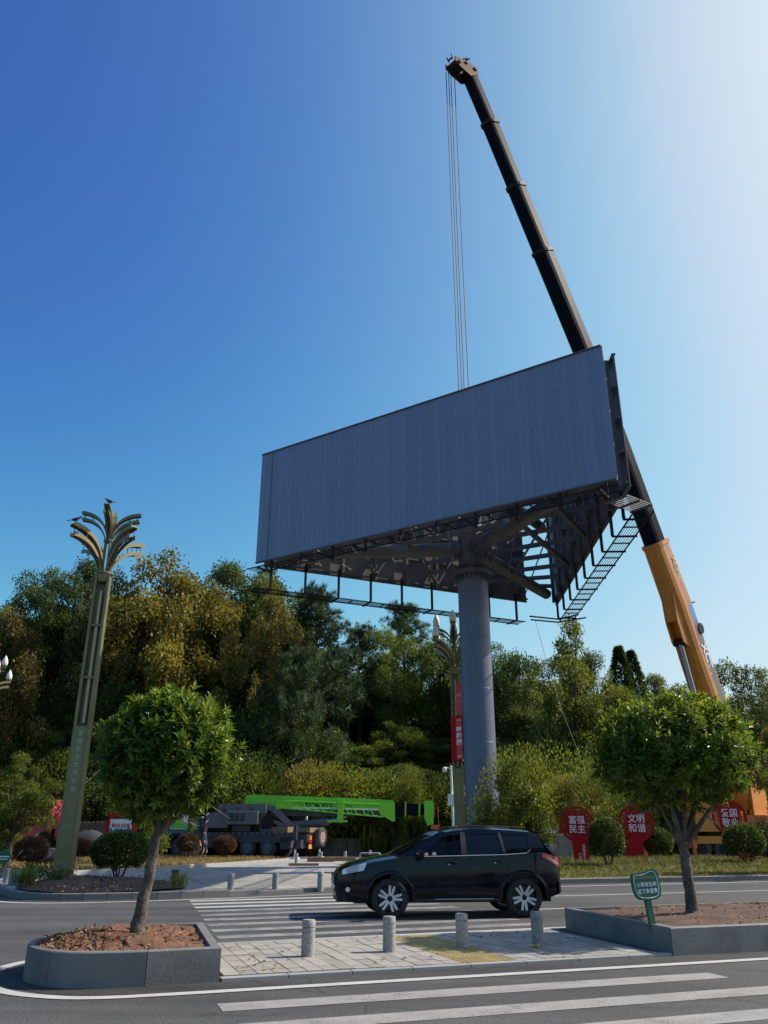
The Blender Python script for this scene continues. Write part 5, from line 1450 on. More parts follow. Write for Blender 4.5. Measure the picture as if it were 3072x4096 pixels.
# A-frame side plates with holes: outline bars
for y in (-.75, .75):
    af = MB()
    for p_, q_, w in (((.3, 3.25), (1.3, 3.05), .35), ((1.2, 3.1), (2.7, 1.8), .42), ((.4, 1.75), (2.9, 1.75), .3), ((.6, 3.1), (.5, 1.8), .4), ((.6, 2.5), (2.0, 2.0), .22)):
        af.beam((p_[0], y, p_[1]), (q_[0], y, q_[1]), .1, w)
    sp_(af, 'side_frame', m_cgrey)
sp_(MB().tube((.9, -.95, 2.2), (.9, .95, 2.2), .42, n=18), 'winch_drum', m_dark)
sp_(MB().b6(1.9, 3.4, .6, 1.5, 1.75, 3.0), 'operator_cab', m_white); sp_(MB().b6(2.0, 3.3, .585, .598, 2.3, 2.9), 'cab_window', m_glass_p)
# boom
tilt = R(-1.3)
BM = SM @ Matrix.Translation((0, 0, 0)) @ Matrix.Translation((-.3, 0, 3.32)) @ Matrix.Rotation(-tilt, 4, 'Y')
def bmx(b, name, mat, parent=None, **k): return b.xf(BM).build(name, mat, parent or tc_, **k)
def bsec(x0, x1, w, h): 
    pr = [(-.5, .5), (.5, .5), (.5, -.2), (.35, -.45), (0, -.5), (-.35, -.45), (-.5, -.2)]
    return MB().loft([[Vector((x, y * w, z * h)) for y, z in pr] for x in (x0, x1)])
bm0 = MB(); pr_l = [(-.5, .18), (-.4, .56), (.0, .66), (9.6, .52), (9.6, -.05), (-.1, -.08), (-.45, -.02)]
bm0.loft([[Vector((x, y, z)) for x, z in pr_l] for y in (-.42, .42)]); boom = bmx(bm0, 'base_boom', m_green)
bmx(MB().loft([[Vector((x, y, z)) for x, z in ((0, -.055), (9.6, -.055), (9.6, -.16), (0, -.2))] for y in (-.425, .425)]), 'white_band', m_text, boom)
bmx(MB().loft([[Vector((x, y, z)) for x, z in ((-.1, -.205), (9.6, -.165), (9.6, -.5), (4.6, -.62), (.2, -.72))] for y in (-.42, .42)]), 'lower_boom', m_cblue)
for k, (x0, x1, w, h) in enumerate(((9.5, 10.55, .74, .84), (10.45, 11.45, .66, .76), (11.35, 12.0, .58, .68))):
    bmx(bsec(x0, x1, w, h).xf(Matrix.Translation((0, 0, -.06))), 'boom_section', m_boom)
    bmx(bsec(x0 + .95 * (1 if k < 2 else .6), x0 + 1.05 * (1 if k < 2 else .65), w + .16, h + .16).xf(Matrix.Translation((0, 0, -.06))), 'boom_collar', m_green if k < 2 else m_dark)
bmx(bsec(9.42, 9.62, 1.0, 1.12).xf(Matrix.Translation((0, 0, -.06))), 'boom_collar', m_green)
hd = MB().loft([[Vector((x, y, z)) for x, z in ((11.75, .5), (12.35, .55), (12.45, .1), (12.4, -.95), (12.0, -1.05), (11.8, -.6))] for y in (-.45, -.35)]).loft([[Vector((x, y, z)) for x, z in ((11.75, .5), (12.35, .55), (12.45, .1), (12.4, -.95), (12.0, -1.05), (11.8, -.6))] for y in (.35, .45)])
hdo = bmx(hd, 'boom_head', m_green)
bmx(MB().tube((12.15, -.34, -.7), (12.15, .34, -.7), .3, n=16).tube((12.1, -.34, .25), (12.1, .34, .25), .22, n=16), 'sheaves', m_dark, hdo)
bmx(MB().b6(12.46, 12.5, -.3, .3, -.5, .5), 'warning_plate', m_textr, hdo)
# lattice jib along the side
jb = MB(); y0 = -.62
top = lambda x: .28 - .012 * (x - 2.2); bot = lambda x: -.18 - .058 * (x - 2.2)
for yy in (-.52, -.95):
    jb.tube((2.2, yy, top(2.2)), (9.2, yy, top(9.2)), .045, n=8); jb.tube((2.2, yy, bot(2.2)), (9.0, yy, bot(9.0)), .045, n=8)
    for i in range(11):
        x = 2.9 + i * .56; jb.tube((x, yy, top(x)), (x + .42, yy, bot(x + .42)), .026, n=6)
        if i % 2 == 0: jb.tube((x + .5, yy, bot(x + .5)), (x + .8, yy, top(x + .8)), .018, n=6)
jib = bmx(jb, 'lattice_jib', m_green)
bmx(MB().loft([[Vector((x, y, z)) for x, z in ((1.75, .05), (1.85, .33), (2.3, .33), (2.9, .25), (2.9, -.2), (2.3, -.22), (1.75, -.25))] for y in (-.97, -.93)]), 'jib_end_plate', m_green, jib)
bmx(MB().loft([[Vector((x, y, z)) for x, z in ((8.7, .1), (9.0, .3), (9.75, .40), (9.8, -.85), (9.6, -.85), (8.8, -.42))] for y in (-.98, -.92)]), 'jib_end_plate', m_green, jib)
bmx(MB().b6(5.9, 6.3, -.95, -.4, -1.0, .38).b6(5.2, 6.6, -.9, -.5, -.98, -.85), 'jib_bracket', m_green, jib)
text('zl', m_dark, boom, BM @ Vector((4.5, -.424, .06)), BM.to_3x3() @ Vector((1, 0, 0)), BM.to_3x3() @ Vector((0, 0, 1)), width=1.9)
text('ztf', m_dark, boom, BM @ Vector((6.6, -.424, .02)), BM.to_3x3() @ Vector((1, 0, 0)), BM.to_3x3() @ Vector((0, 0, 1)), width=.8)
bmx(MB().tube((1.9, -.55, -1.35), (5.3, -.35, -.95), .24, n=16), 'lift_cylinder', m_cgrey); bmx(MB().tube((5.2, -.35, -.95), (6.2, -.3, -.75), .14, n=12), 'cylinder_rod', m_chrome)
# hook block hanging at the head
hb = SM @ Vector((12.25, 0, 0)); hbz = 1.75
tp(MB().loft([[Vector((hb.x + x, hb.y + y, hbz + z)) for x, y in ((-.28, -.14), (.28, -.14), (.28, .14), (-.28, .14))] for z in (0, .3)]).path([(hb.x, hb.y, hbz), (hb.x + .05, hb.y, hbz - .3), (hb.x - .12, hb.y, hbz - .5), (hb.x - .25, hb.y, hbz - .35)], .05, 6).tube((hb.x - .2, hb.y, hbz + .3), (hb.x - .2, hb.y, hbz + 1.4), .02, n=5).tube((hb.x + .2, hb.y, hbz + .3), (hb.x + .2, hb.y, hbz + 1.4), .02, n=5), 'hook_block', m_orange_d)
# rear end: outriggers, spare wheel, lamps, plate
for y in (-1, 1):
    tp(MB().b6(5.2, 6.0, y * 1.25 - .45, y * 1.25 + .45, .62, 1.12), 'outrigger_box', m_cblue)
    tp(MB().b6(5.5, 5.66, y * 1.62 - .08, y * 1.62 + .08, .55, 2.0), 'outrigger_jack', m_cblue); tp(MB().b6(5.53, 5.63, y * 1.62 - .05, y * 1.62 + .05, .06, .6).b6(5.35, 5.8, y * 1.62 - .22, y * 1.62 + .22, .0, .08), 'jack_rod', m_white)
    for i in range(3): MB().add([(5.2 + i * .1, y * 1.25 - .455, .66), (5.27 + i * .1, y * 1.25 - .455, .66), (5.37 + i * .1, y * 1.25 - .455, 1.06), (5.30 + i * .1, y * 1.25 - .455, 1.06)], [(0, 1, 2, 3)]).build('warning_stripe', m_textr if i % 2 == 0 else m_text, tc_)
    tp(MB().b6(6.2, 6.26, y * .85 - .14, y * .85 + .14, 1.12, 1.34), 'indicator', m_amber); tp(MB().b6(6.2, 6.26, y * .85 - .14, y * .85 + .14, .90, 1.10), 'tail_light', m_taill)
tp(MB().b6(6.2, 6.25, -1.05, -.65, .58, .84), 'number_plate', m_plate)
sw = obj('spare_tyre', ty, m_tyre_dust, tc_, loc=(6.45, .15, 1.28), rot=(0, 0, R(90))); obj('rim', ri, m_rock, sw)
tp(MB().b6(5.0, 6.2, -.9, .2, 1.56, 1.85).b6(3.4, 4.6, -1.0, .6, 1.57, 1.9), 'timber_blocks', m_wood)
# outrigger timbers and generator on the forecourt
for u, v, L_, h_, a_, lb in ((1215, 3463, 1.5, .12, 4, 'thin timber beam lying before the left far bollard'), (1283, 3447, 1.55, .24, 3, 'thick dark timber beam lying behind the thin one'), (1372, 3444, 1.5, .22, 6, 'pale thick timber beam at right of the timber pile')):
    p_ = G(u, v, PLZ); w_ = MB().b6(-L_ / 2, L_ / 2, -.14, .14, 0, h_)
    w_.build('timber_beam', m_wood, loc=p_, rot=(0, 0, R(a_)), label=lb, cat='beam', bevel=.012)
ge = G(1480, 3461, PLZ); gt = thing('generator', 'portable black generator in a tubular frame beyond the SUV bonnet', 'generator', ge, R(8)); gt.scale = (.72, .72, .72)
MB().b6(-.62, .62, -.3, .3, .08, .55).build('body', m_plastic, gt, bevel=.04); MB().b6(-.5, .5, -.24, .24, .55, .70).build('tank', m_dark, gt, bevel=.05)
fr = MB()
for y in (-.36, .36): fr.path([(-.7, y, .02), (-.7, y, .72), (-.62, y, .80), (.62, y, .80), (.7, y, .72), (.7, y, .02), (-.7, y, .02)], .025, 6)
for x in (-.7, .7): fr.tube((x, -.36, .7), (x, .36, .7), .025, n=6); fr.tube((x, -.36, .03), (x, .36, .03), .025, n=6)
fr.build('frame', m_alloy, gt)
MB().tube((-.45, -.32, .3), (-.45, -.26, .3), .16, n=14).b6(.1, .5, -.32, -.30, .2, .45).build('control_panel', m_cgrey, gt)

# ------------------------------------------------------------------ worker walking by the crane
def person(loc, rz):
    t = thing('person', 'man in dark navy work clothes walking beside the truck crane', 'person', loc, rz)
    def skin(name, verts, edges, rad, mat, parent, root=0):
        me = bpy.data.meshes.new(name); me.from_pydata(verts, edges, []); me.update()
        o = obj(name, me, mat, parent); sk = o.modifiers.new('skin', 'SKIN'); sk.use_smooth_shade = True
        for i, r in enumerate(rad): me.skin_vertices[0].data[i].radius = (r if hasattr(r, '__len__') else (r, r))
        me.skin_vertices[0].data[root].use_root = True
        s = o.modifiers.new('subdivision', 'SUBSURF'); s.levels = 1; s.render_levels = 2
        return o
    V = [(0, 0, .92), (0, 0, 1.15), (0, 0, 1.36), (.01, 0, 1.46), (.02, 0, 1.54), (.03, 0, 1.62), (.025, 0, 1.70),
         (0, .17, 1.38), (-.03, .22, 1.12), (.06, .23, .90), (.09, .23, .82), (0, -.17, 1.38), (.04, -.22, 1.12), (.14, -.22, .92), (.17, -.21, .84),
         (0, .09, .86), (.12, .09, .50), (.05, .09, .10), (.17, .09, .03), (0, -.09, .86), (-.02, -.09, .50), (-.22, -.09, .14), (-.12, -.09, .04)]
    E_ = [(0, 1), (1, 2), (2, 3), (3, 4), (4, 5), (5, 6), (2, 7), (7, 8), (8, 9), (9, 10), (2, 11), (11, 12), (12, 13), (13, 14), (0, 15), (15, 16), (16, 17), (17, 18), (0, 19), (19, 20), (20, 21), (21, 22)]
    rad = [(.13, .15), (.12, .15), (.12, .17), .055, .085, .10, .075, .065, .052, .042, .045, .065, .052, .042, .045, .085, .065, .05, .045, .085, .065, .05, .045]
    body = skin('body', V, E_, rad, m_skin, t)
    jv = [V[0], V[1], V[2], (.005, 0, 1.44), V[7], V[8], (.045, .228, .94), V[11], V[12], (.12, -.22, .96)]
    skin('jacket', jv, [(0, 1), (1, 2), (2, 3), (2, 4), (4, 5), (5, 6), (2, 7), (7, 8), (8, 9)], [(.155, .18), (.14, .175), (.14, .195), .075, .085, .07, .058, .085, .07, .058], m_navy, t)
    skin('trousers', [(0, 0, .95), V[15], V[16], V[17], V[19], V[20], V[21]], [(0, 1), (1, 2), (2, 3), (0, 4), (4, 5), (5, 6)], [(.14, .165), .105, .085, .075, .105, .085, .075], m_navy, t)
    h = MB().lathe([(.105, 1.62), (.112, 1.68), (.10, 1.74), (.06, 1.785), (.0, 1.80)], 14, (.01, 0, 0)); h.build('hair', m_hair, t, smooth=True)
    f = MB().box((.128, 0, 1.62), (.04, .03, .05)); f.build('nose', m_skin, body)
    MB().box((.118, .04, 1.655), (.02, .03, .014)).box((.118, -.04, 1.655), (.02, .03, .014)).box((.115, 0, 1.575), (.02, .05, .012)).build('eyes_and_mouth', m_hair, body)
    for sg in (-1, 1): MB().box((.02, sg * .105, 1.63), (.05, .02, .06)).build('ear', m_skin, body)
    for sg, q in ((1, (.09, .23, .80)), (-1, (.17, -.21, .82))):
        b = MB()
        for k in range(4): b.path([(q[0] - .03 + k * .022, q[1], q[2] + .0), (q[0] - .025 + k * .024, q[1] - sg * .012, q[2] - .05), (q[0] - .02 + k * .024, q[1] - sg * .03, q[2] - .08 + .008 * abs(k - 1.5))], [.010, .009, .007], 5)
        b.path([(q[0] + .04, q[1], q[2] + .03), (q[0] + .065, q[1] - sg * .01, q[2] - .005), (q[0] + .065, q[1] - sg * .02, q[2] - .035)], [.011, .010, .008], 5); b.build('fingers', m_skin, body)
    for sx, y in ((.10, .09), (-.18, -.09)): MB().loft([[Vector((x, y + yy * k, z)) for yy, z in ((-.05, .0), (.05, .0), (.05, .07 * k2), (-.05, .07 * k2))] for x, k, k2 in ((sx - .07, .8, 1.2), (sx + .05, 1.0, 1.1), (sx + .2, .7, .6))]).build('shoe', m_plastic, t)
    return t
pp = P(812, 3424, 55.8); pp.z = .2; person(pp, R(-20))

# ------------------------------------------------------------------ red lorry at left, walls, boulders, small things
rl = P(190, 3320, 62.5); rl.z = .17
rt = thing('lorry', 'red lorry with tall cab half hidden behind shrubs at left', 'truck', rl, R(-14))
cb = MB().loft([[Vector((x, y, z)) for x, z in ((-1.2, .7), (-1.35, 1.6), (-1.15, 2.9), (-.8, 3.05), (1.1, 3.1), (1.2, .7))] for y in (-1.25, 1.25)]); cab = cb.build('cab', m_redp, rt, bevel=.06)
MB().loft([[Vector((x, y, z)) for x, z in ((-.8, 3.06), (-.3, 3.6), (.9, 3.72), (1.15, 3.08))] for y in (-1.15, 1.15)]).build('roof_fairing', m_redp, rt, bevel=.05)
MB().b6(.0, .75, -1.27, -1.252, 2.05, 2.65).b6(-1.0, -.2, -1.27, -1.252, 1.95, 2.75).build('cab_window', m_glass_p, cab); MB().b6(.05, .7, -1.27, -1.253, 1.35, 1.55).build('vent', m_cgrey, cab)
MB().b6(-.1, .6, -1.17, -1.152, 3.2, 3.45).build('fairing_vent', m_dark, cab)
for y in (-1.2, 1.2): MB().beam((1.6, y, 1.2), (1.6, y, 2.85), .12, .14).build('headboard_post', m_redp, rt)
MB().beam((1.6, -1.2, 2.8), (1.6, 1.2, 2.8), .12, .14).b6(1.5, 1.62, -1.1, 1.1, 1.3, 2.5).build('headboard', m_redp, rt)
bedm = MB().b6(1.6, 7.0, -1.25, 1.25, 1.0, 1.25)
for x in np.arange(1.7, 7.0, .34): bedm.b6(x, x + .08, -1.31, -1.25, 1.2, 2.25)
bedm.b6(1.6, 7.0, -1.25, -1.2, 1.2, 2.2).b6(1.6, 7.0, 1.2, 1.25, 1.2, 2.2); bedm.build('cargo_bed', m_rust, rt)
MB().b6(-1.2, 6.9, -.45, .45, .65, 1.0).build('chassis', m_dark, rt)
for x in (-.4, 4.2, 5.6):
    for y in (-1.0, 1.0): truck_wheel(rt, x, y, .6, 0, y > 0)
def rock(label, loc, sx, sy_, sz, mat, seed):
    rg = np.random.default_rng(seed); b = MB(); rings = []
    for j in range(8):
        ph = -math.pi / 2 + math.pi * j / 7
        rings.append([Vector((sx * math.cos(ph) * math.cos(a) * (1 + rg.normal() * .09), sy_ * math.cos(ph) * math.sin(a) * (1 + rg.normal() * .09), sz * (.8 + math.sin(ph)) * .55 * (1 + rg.normal() * .05))) for a in np.linspace(0, 2 * math.pi, 13)[:-1]])
    b.loft(rings).build('boulder', mat, loc=loc, label=label, cat='boulder', smooth=True)
rock('rounded pinkish boulder behind the brown shrub by the truck crane', Vector((P(772, 3424, 56.3).x, 56.3, .15)), .85, .6, 1.1, m_rock, 1)
rock('dark boulder among shrubs left of the lamp shaft', G(175, 3455, .2), 1.0, .6, .75, m_rockd, 2)
rock('dark boulder behind the slogan board shrubs', G(350, 3430, .2), 1.4, .8, 1.6, m_rockd, 3)
def wall_run(label, u0, v0, u1, v1, Y, h, mat):
    a, b2 = P(u0, v0, Y), P(u1, v1, Y + .5); d = b2 - a; n = max(2, int(d.length / 1.6)); t = thing('low_wall', label, 'wall', (a.x, a.y, PLZ), math.atan2(d.y, d.x))
    L = d.length
    for i in range(n):
        MB().b6(L * i / n + .006, L * (i + 1) / n - .006, -.18, .18, -.1, h + random.uniform(-.03, .02)).build('wall_block', mat, t, bevel=.02)
    MB().b6(.003, L - .003, -.15, .15, -.1, h - .06).build('wall_core', mat, t)
wall_run('weathered low retaining wall at the foot of the slope behind the green boom', 1290, 3390, 1552, 3390, 63.0, 1.15, m_wallc)
wall_run('dark concrete wall with blue tarpaulin behind the tail of the SUV', 2155, 3390, 2300, 3390, 45.0, 1.45, m_wallc)
wall_run('long grey boundary wall far behind the red lorry', -100, 3250, 640, 3250, 67.5, 4.4, m_wallc)
wall_run('low stone wall at the slope foot between boom head and camera pole', 1570, 3390, 1800, 3390, 62.5, 1.2, m_wallc)
rg = np.random.default_rng(9); b = MB(); rows = []
c = P(2195, 3318, 44.8)
for i in range(8): rows.append([Vector((c.x - .45 + .9 * k / 9 + rg.normal() * .02, c.y - .25 + .5 * i / 7, 1.62 + .22 * math.sin(math.pi * k / 9) * math.sin(math.pi * i / 7) + rg.normal() * .05)) for k in range(10)])
b.grid(rows).build('tarpaulin', m_tarp, label='crumpled dark blue tarpaulin lying on the concrete wall', cat='tarpaulin')
MB().path([G(0, 3500, .3), P(100, 3390, 36), P(200, 3280, 38), P(290, 3180, 40), P(420, 3060, 43)], .014, 5).build('guy_line', m_rope, label='taut guy line slanting past the foot of the left lamp', cat='rope')
sb = G(700, 3516, PLZ); MB().b6(-.11, .11, -.11, .11, 0, .30).b6(-.13, .13, -.13, .13, .26, .3).build('stub_post', m_rust, loc=sb, label='short rusty square stub post in the far paving', cat='post')
# ------------------------------------------------------------------ vegetation
lm_dark = leafmat('leaf_dark_green', (.030, .054, .016), (.088, .138, .032), (.15, .19, .048), .55, .34)
lm_green = leafmat('leaf_mid_green', (.048, .080, .016), (.132, .185, .032), (.22, .25, .05), .5, .40)
lm_light = leafmat('leaf_light_green', (.060, .088, .014), (.16, .19, .030), (.26, .25, .048), .5, .4)
lm_yellow = leafmat('leaf_autumn_yellow', (.10, .094, .022), (.22, .19, .036), (.34, .285, .052), .55, .36)
lm_brown = leafmat('leaf_autumn_brown', (.08, .066, .020), (.18, .14, .034), (.29, .21, .042), .6, .34)
lm_olive = leafmat('leaf_olive', (.055, .062, .018), (.135, .135, .030), (.22, .20, .042), .58, .34)
lm_red = leafmat('leaf_russet', (.05, .026, .018), (.115, .060, .034), (.19, .115, .055), .6, .25)
lm_pine = leafmat('needle_green', (.024, .048, .022), (.062, .108, .040), (.105, .155, .055), .6, .2)
lm_osm = leafmat('osmanthus_leaf', (.042, .084, .012), (.132, .208, .026), (.36, .365, .045), .36, .42, .45)
lm_shrub = leafmat('clipped_shrub_leaf', (.030, .056, .014), (.078, .122, .026), (.155, .185, .038), .5, .28)
lm_grass = leafmat('grass_blade', (.07, .085, .015), (.17, .165, .032), (.27, .215, .06), .6, .35)
lm_grassd = leafmat('dry_grass_blade', (.13, .10, .03), (.26, .18, .05), (.36, .25, .08), .6, .3)

def limb(b, p, q, r0, r1, rg, n=6, k=4):
    pts = [p.lerp(q, i / k) + (Vector(rg.normal(size=3)) * (p - q).length * .03 if 0 < i < k else Vector()) for i in range(k + 1)]
    b.path(pts, [r0 + (r1 - r0) * i / k for i in range(k + 1)], n)
def tree_proto(kind, seed):
    """returns (trunk mesh, crown mesh, nominal height, nominal crown width); base at the origin"""
    rg = np.random.default_rng(seed); tb = MB()
    if kind in ('broad', 'plane', 'airy'):
        H = 11.0; Rw = {'broad': 3.9, 'plane': 5.0, 'airy': 3.6}[kind]; zc = {'broad': 6.3, 'plane': 6.4, 'airy': 6.2}[kind]; Hz = H - zc
        nc = {'broad': 64, 'plane': 84, 'airy': 60}[kind]; cen = []; rad = []
        while len(cen) < nc:
            d = unit(rg.normal(size=(1, 3)))[0]; f = rg.random() ** .38
            # uneven outline
            lob = 1 + .20 * math.sin(3 * math.atan2(d[1], d[0]) + seed) + .14 * math.sin(5 * d[2] + seed * 2)
            c = np.array([d[0] * Rw * f * lob, d[1] * Rw * f * lob, zc + d[2] * (Hz if d[2] > 0 else zc * .66) * f * (.92 + .08 * lob)])
            if kind == 'airy' and c[2] > zc: c[:2] *= 1 - .55 * (c[2] - zc) / Hz
            cen.append(c); rad.append((.55 + .75 * rg.random()) * {'broad': 1.05, 'plane': .95, 'airy': .75}[kind])
        tot = {'broad': 26000, 'plane': 30000, 'airy': 18000}[kind]
        w = np.array(rad) ** 2; per = np.maximum(20, (w / w.sum() * tot).astype(int))
        V, T = clump_leaves(cen, rad, per, {'broad': .21, 'plane': .19, 'airy': .19}[kind], {'broad': .12, 'plane': .15, 'airy': .10}[kind], rg, shell=.30 if kind != 'broad' else .45, squash=.78, ctint=.45)
        # stray sprays at the edge
        tb.path([Vector((0, 0, -1.5)), Vector((.08, .05, 1.5)), Vector((.0, .12, 4)), Vector((.1, 0, H * .78))], [.30, .24, .17, .05], 8)
        for c in [cen[i] for i in rg.choice(nc, 26, replace=False)]:
            z0 = 1.6 + (c[2] - 1.6) * .45; limb(tb, Vector((0, .05, z0)), Vector(c), .10, .025, rg, 5, 3)
        return tb.mesh('trunk', True), quad_mesh('crown', V, T), H, 2 * Rw
    if kind == 'pine':
        H = 12.0; V = []; T = []
        tb.path([Vector((0, 0, -1.5)), Vector((.1, 0, 4)), Vector((-.1, .1, 8)), Vector((0, 0, H))], [.26, .20, .13, .03], 8)
        for i in range(46):
            z = 3.2 + (H - 3.4) * (i / 45) ** .9; L = (3.9 * (1 - ((z - 3.2) / (H - 2.4)) ** 1.5) + .5) * (.7 + .5 * rg.random()); a = i * 2.4 + rg.random()
            q = np.array([math.cos(a) * L, math.sin(a) * L, z + .35 * L * (.5 + rg.random())]); p0 = np.array([0, 0, z])
            limb(tb, Vector(p0), Vector(q), .06, .02, rg, 5, 3)
            for k in range(9):
                c = p0 + (q - p0) * (.3 + .72 * rg.random()) + rg.normal(size=3) * [.34, .34, .24]; m = 46
                d = unit(rg.normal(size=(m, 3)) + [0, 0, .7]); V.append(leaf_quads(c + d * .05, d, .34 + .22 * rg.random(m), .045, rg, droop=0)); T.append(np.clip(rg.random() * .5 + rg.random(m) * .5, 0, 1))
        return tb.mesh('trunk', True), quad_mesh('crown', np.concatenate(V), np.concatenate(T)), H, 7.4
    if kind == 'cedar':
        H = 11.0; tb.tube((0, 0, -1.5), (0, 0, H * .95), .24, .03, 8); n = 9000
        z = rg.random(n) ** 1.25 * H * .97 + .3; r = 2.5 * (1 - z / H) ** .85 * (.35 + .65 * rg.random(n) ** .5); a = rg.random(n) * 6.283; r *= 1 + .18 * np.sin(a * 5 + z * 3)
        p = np.stack([r * np.cos(a), r * np.sin(a), z], 1); d = np.stack([np.cos(a), np.sin(a), .3 + rg.normal(size=n) * .3], 1)
        V = leaf_quads(p, d, .34 + .2 * rg.random(n), .12, rg, droop=.1); return tb.mesh('trunk', True), quad_mesh('crown', V, rg.random(n)), H, 4.2
    if kind == 'shrub':      # loose wild bush, 4 m
        H = 4.0; nc = 34; cen = []; rad = []
        for i in range(nc):
            d = unit(rg.normal(size=(1, 3)))[0]; f = rg.random() ** .4
            cen.append(np.array([d[0] * 1.75 * f, d[1] * 1.75 * f, 1.95 + d[2] * 1.75 * f])); rad.append(.35 + .4 * rg.random())
        w = np.array(rad) ** 2; per = np.maximum(10, (w / w.sum() * 11000).astype(int)); V, T = clump_leaves(cen, rad, per, .14, .075, rg, shell=.3, ctint=.45)
        k = 1500; a = rg.random(k) * 6.283; ph = np.arccos(rg.random(k)); d = np.stack([np.sin(ph) * np.cos(a), np.sin(ph) * np.sin(a), np.cos(ph)], 1)
        Vs = leaf_quads(d * [1.95, 1.95, 1.85] * (.9 + .3 * rg.random((k, 1))) + [0, 0, 1.95], d + [0, 0, .6], .15, .07, rg); V = np.concatenate([V, Vs]); T = np.concatenate([T, .4 + .6 * rg.random(k)])
        for i in range(7): limb(tb, Vector((rg.normal() * .12, rg.normal() * .12, -.6)), Vector(cen[i]), .05, .015, rg, 5, 3)
        return tb.mesh('trunk', True), quad_mesh('crown', V, T), H, 4.0
    if kind == 'ball':       # clipped round shrub, 1.3 m
        H = 1.45; n = 9500; d = unit(rg.normal(size=(n, 3))); d[:, 2] = np.where(d[:, 2] < -.8, -d[:, 2] * .5, d[:, 2])
        lob = 1 + .07 * np.sin(6 * np.arctan2(d[:, 1], d[:, 0]) + seed) * np.sin(5 * d[:, 2] + seed) + .05 * rg.normal(size=n)
        rr = (.62 + .38 * rg.random(n) ** .35) * lob; p = d * rr[:, None] * [.68, .68, .56] + [0, 0, .82]
        V = leaf_quads(p, d * .8 + rg.normal(size=(n, 3)) * .6 + [0, 0, .25], .062 + .03 * rg.random(n), .036, rg)
        for i in range(9):
            a = rg.random() * 6.28; limb(tb, Vector((math.cos(a) * .06, math.sin(a) * .06, -.1)), Vector((math.cos(a) * .36, math.sin(a) * .36, .75)), .022, .010, rg, 5, 3)
        return tb.mesh('trunk', True), quad_mesh('crown', V, rg.random(n)), H, 1.36
PROTO = {}
for k, sd in (('broad', 11), ('broad', 12), ('broad', 13), ('plane', 21), ('plane', 22), ('airy', 31), ('airy', 32), ('pine', 41), ('pine', 42), ('cedar', 51), ('shrub', 61), ('shrub', 62), ('shrub', 63), ('ball', 71), ('ball', 72)):
    PROTO.setdefault(k, []).append(tree_proto(k, sd))
def plant(name, kind, var, loc, height, width, leaf, label, cat='tree', group=None, rz=None, bark=None):
    tm_, cm, H, W = PROTO[kind][var % len(PROTO[kind])]
    t = thing(name, label, cat, loc, random.random() * 6.28 if rz is None else rz, group); t.scale = (width / W, width / W, height / H)
    for nm, me, mt in (('trunk', tm_, bark or m_bark_d), ('crown', cm, leaf)):
        if not me.materials: me.materials.append(mt)
        o = bpy.data.objects.new(nm, me); COL.objects.link(o); o.parent = t
        o.material_slots[0].link = 'OBJECT'; o.material_slots[0].material = mt
    return t
def hill_plant(name, kind, var, u, vtop, Y, wpx, leaf, label, group=None, cat='tree', sink=0.0):
    p = P(u, vtop, Y); zb = hill_z(p.x, Y) - .1 - sink; ax = cP * Y + sP * (p.z - CAMZ)
    return plant(name, kind, var, (p.x, Y, zb), max(1.5, p.z - zb), wpx * ax / FPX, leaf, label, cat, group)
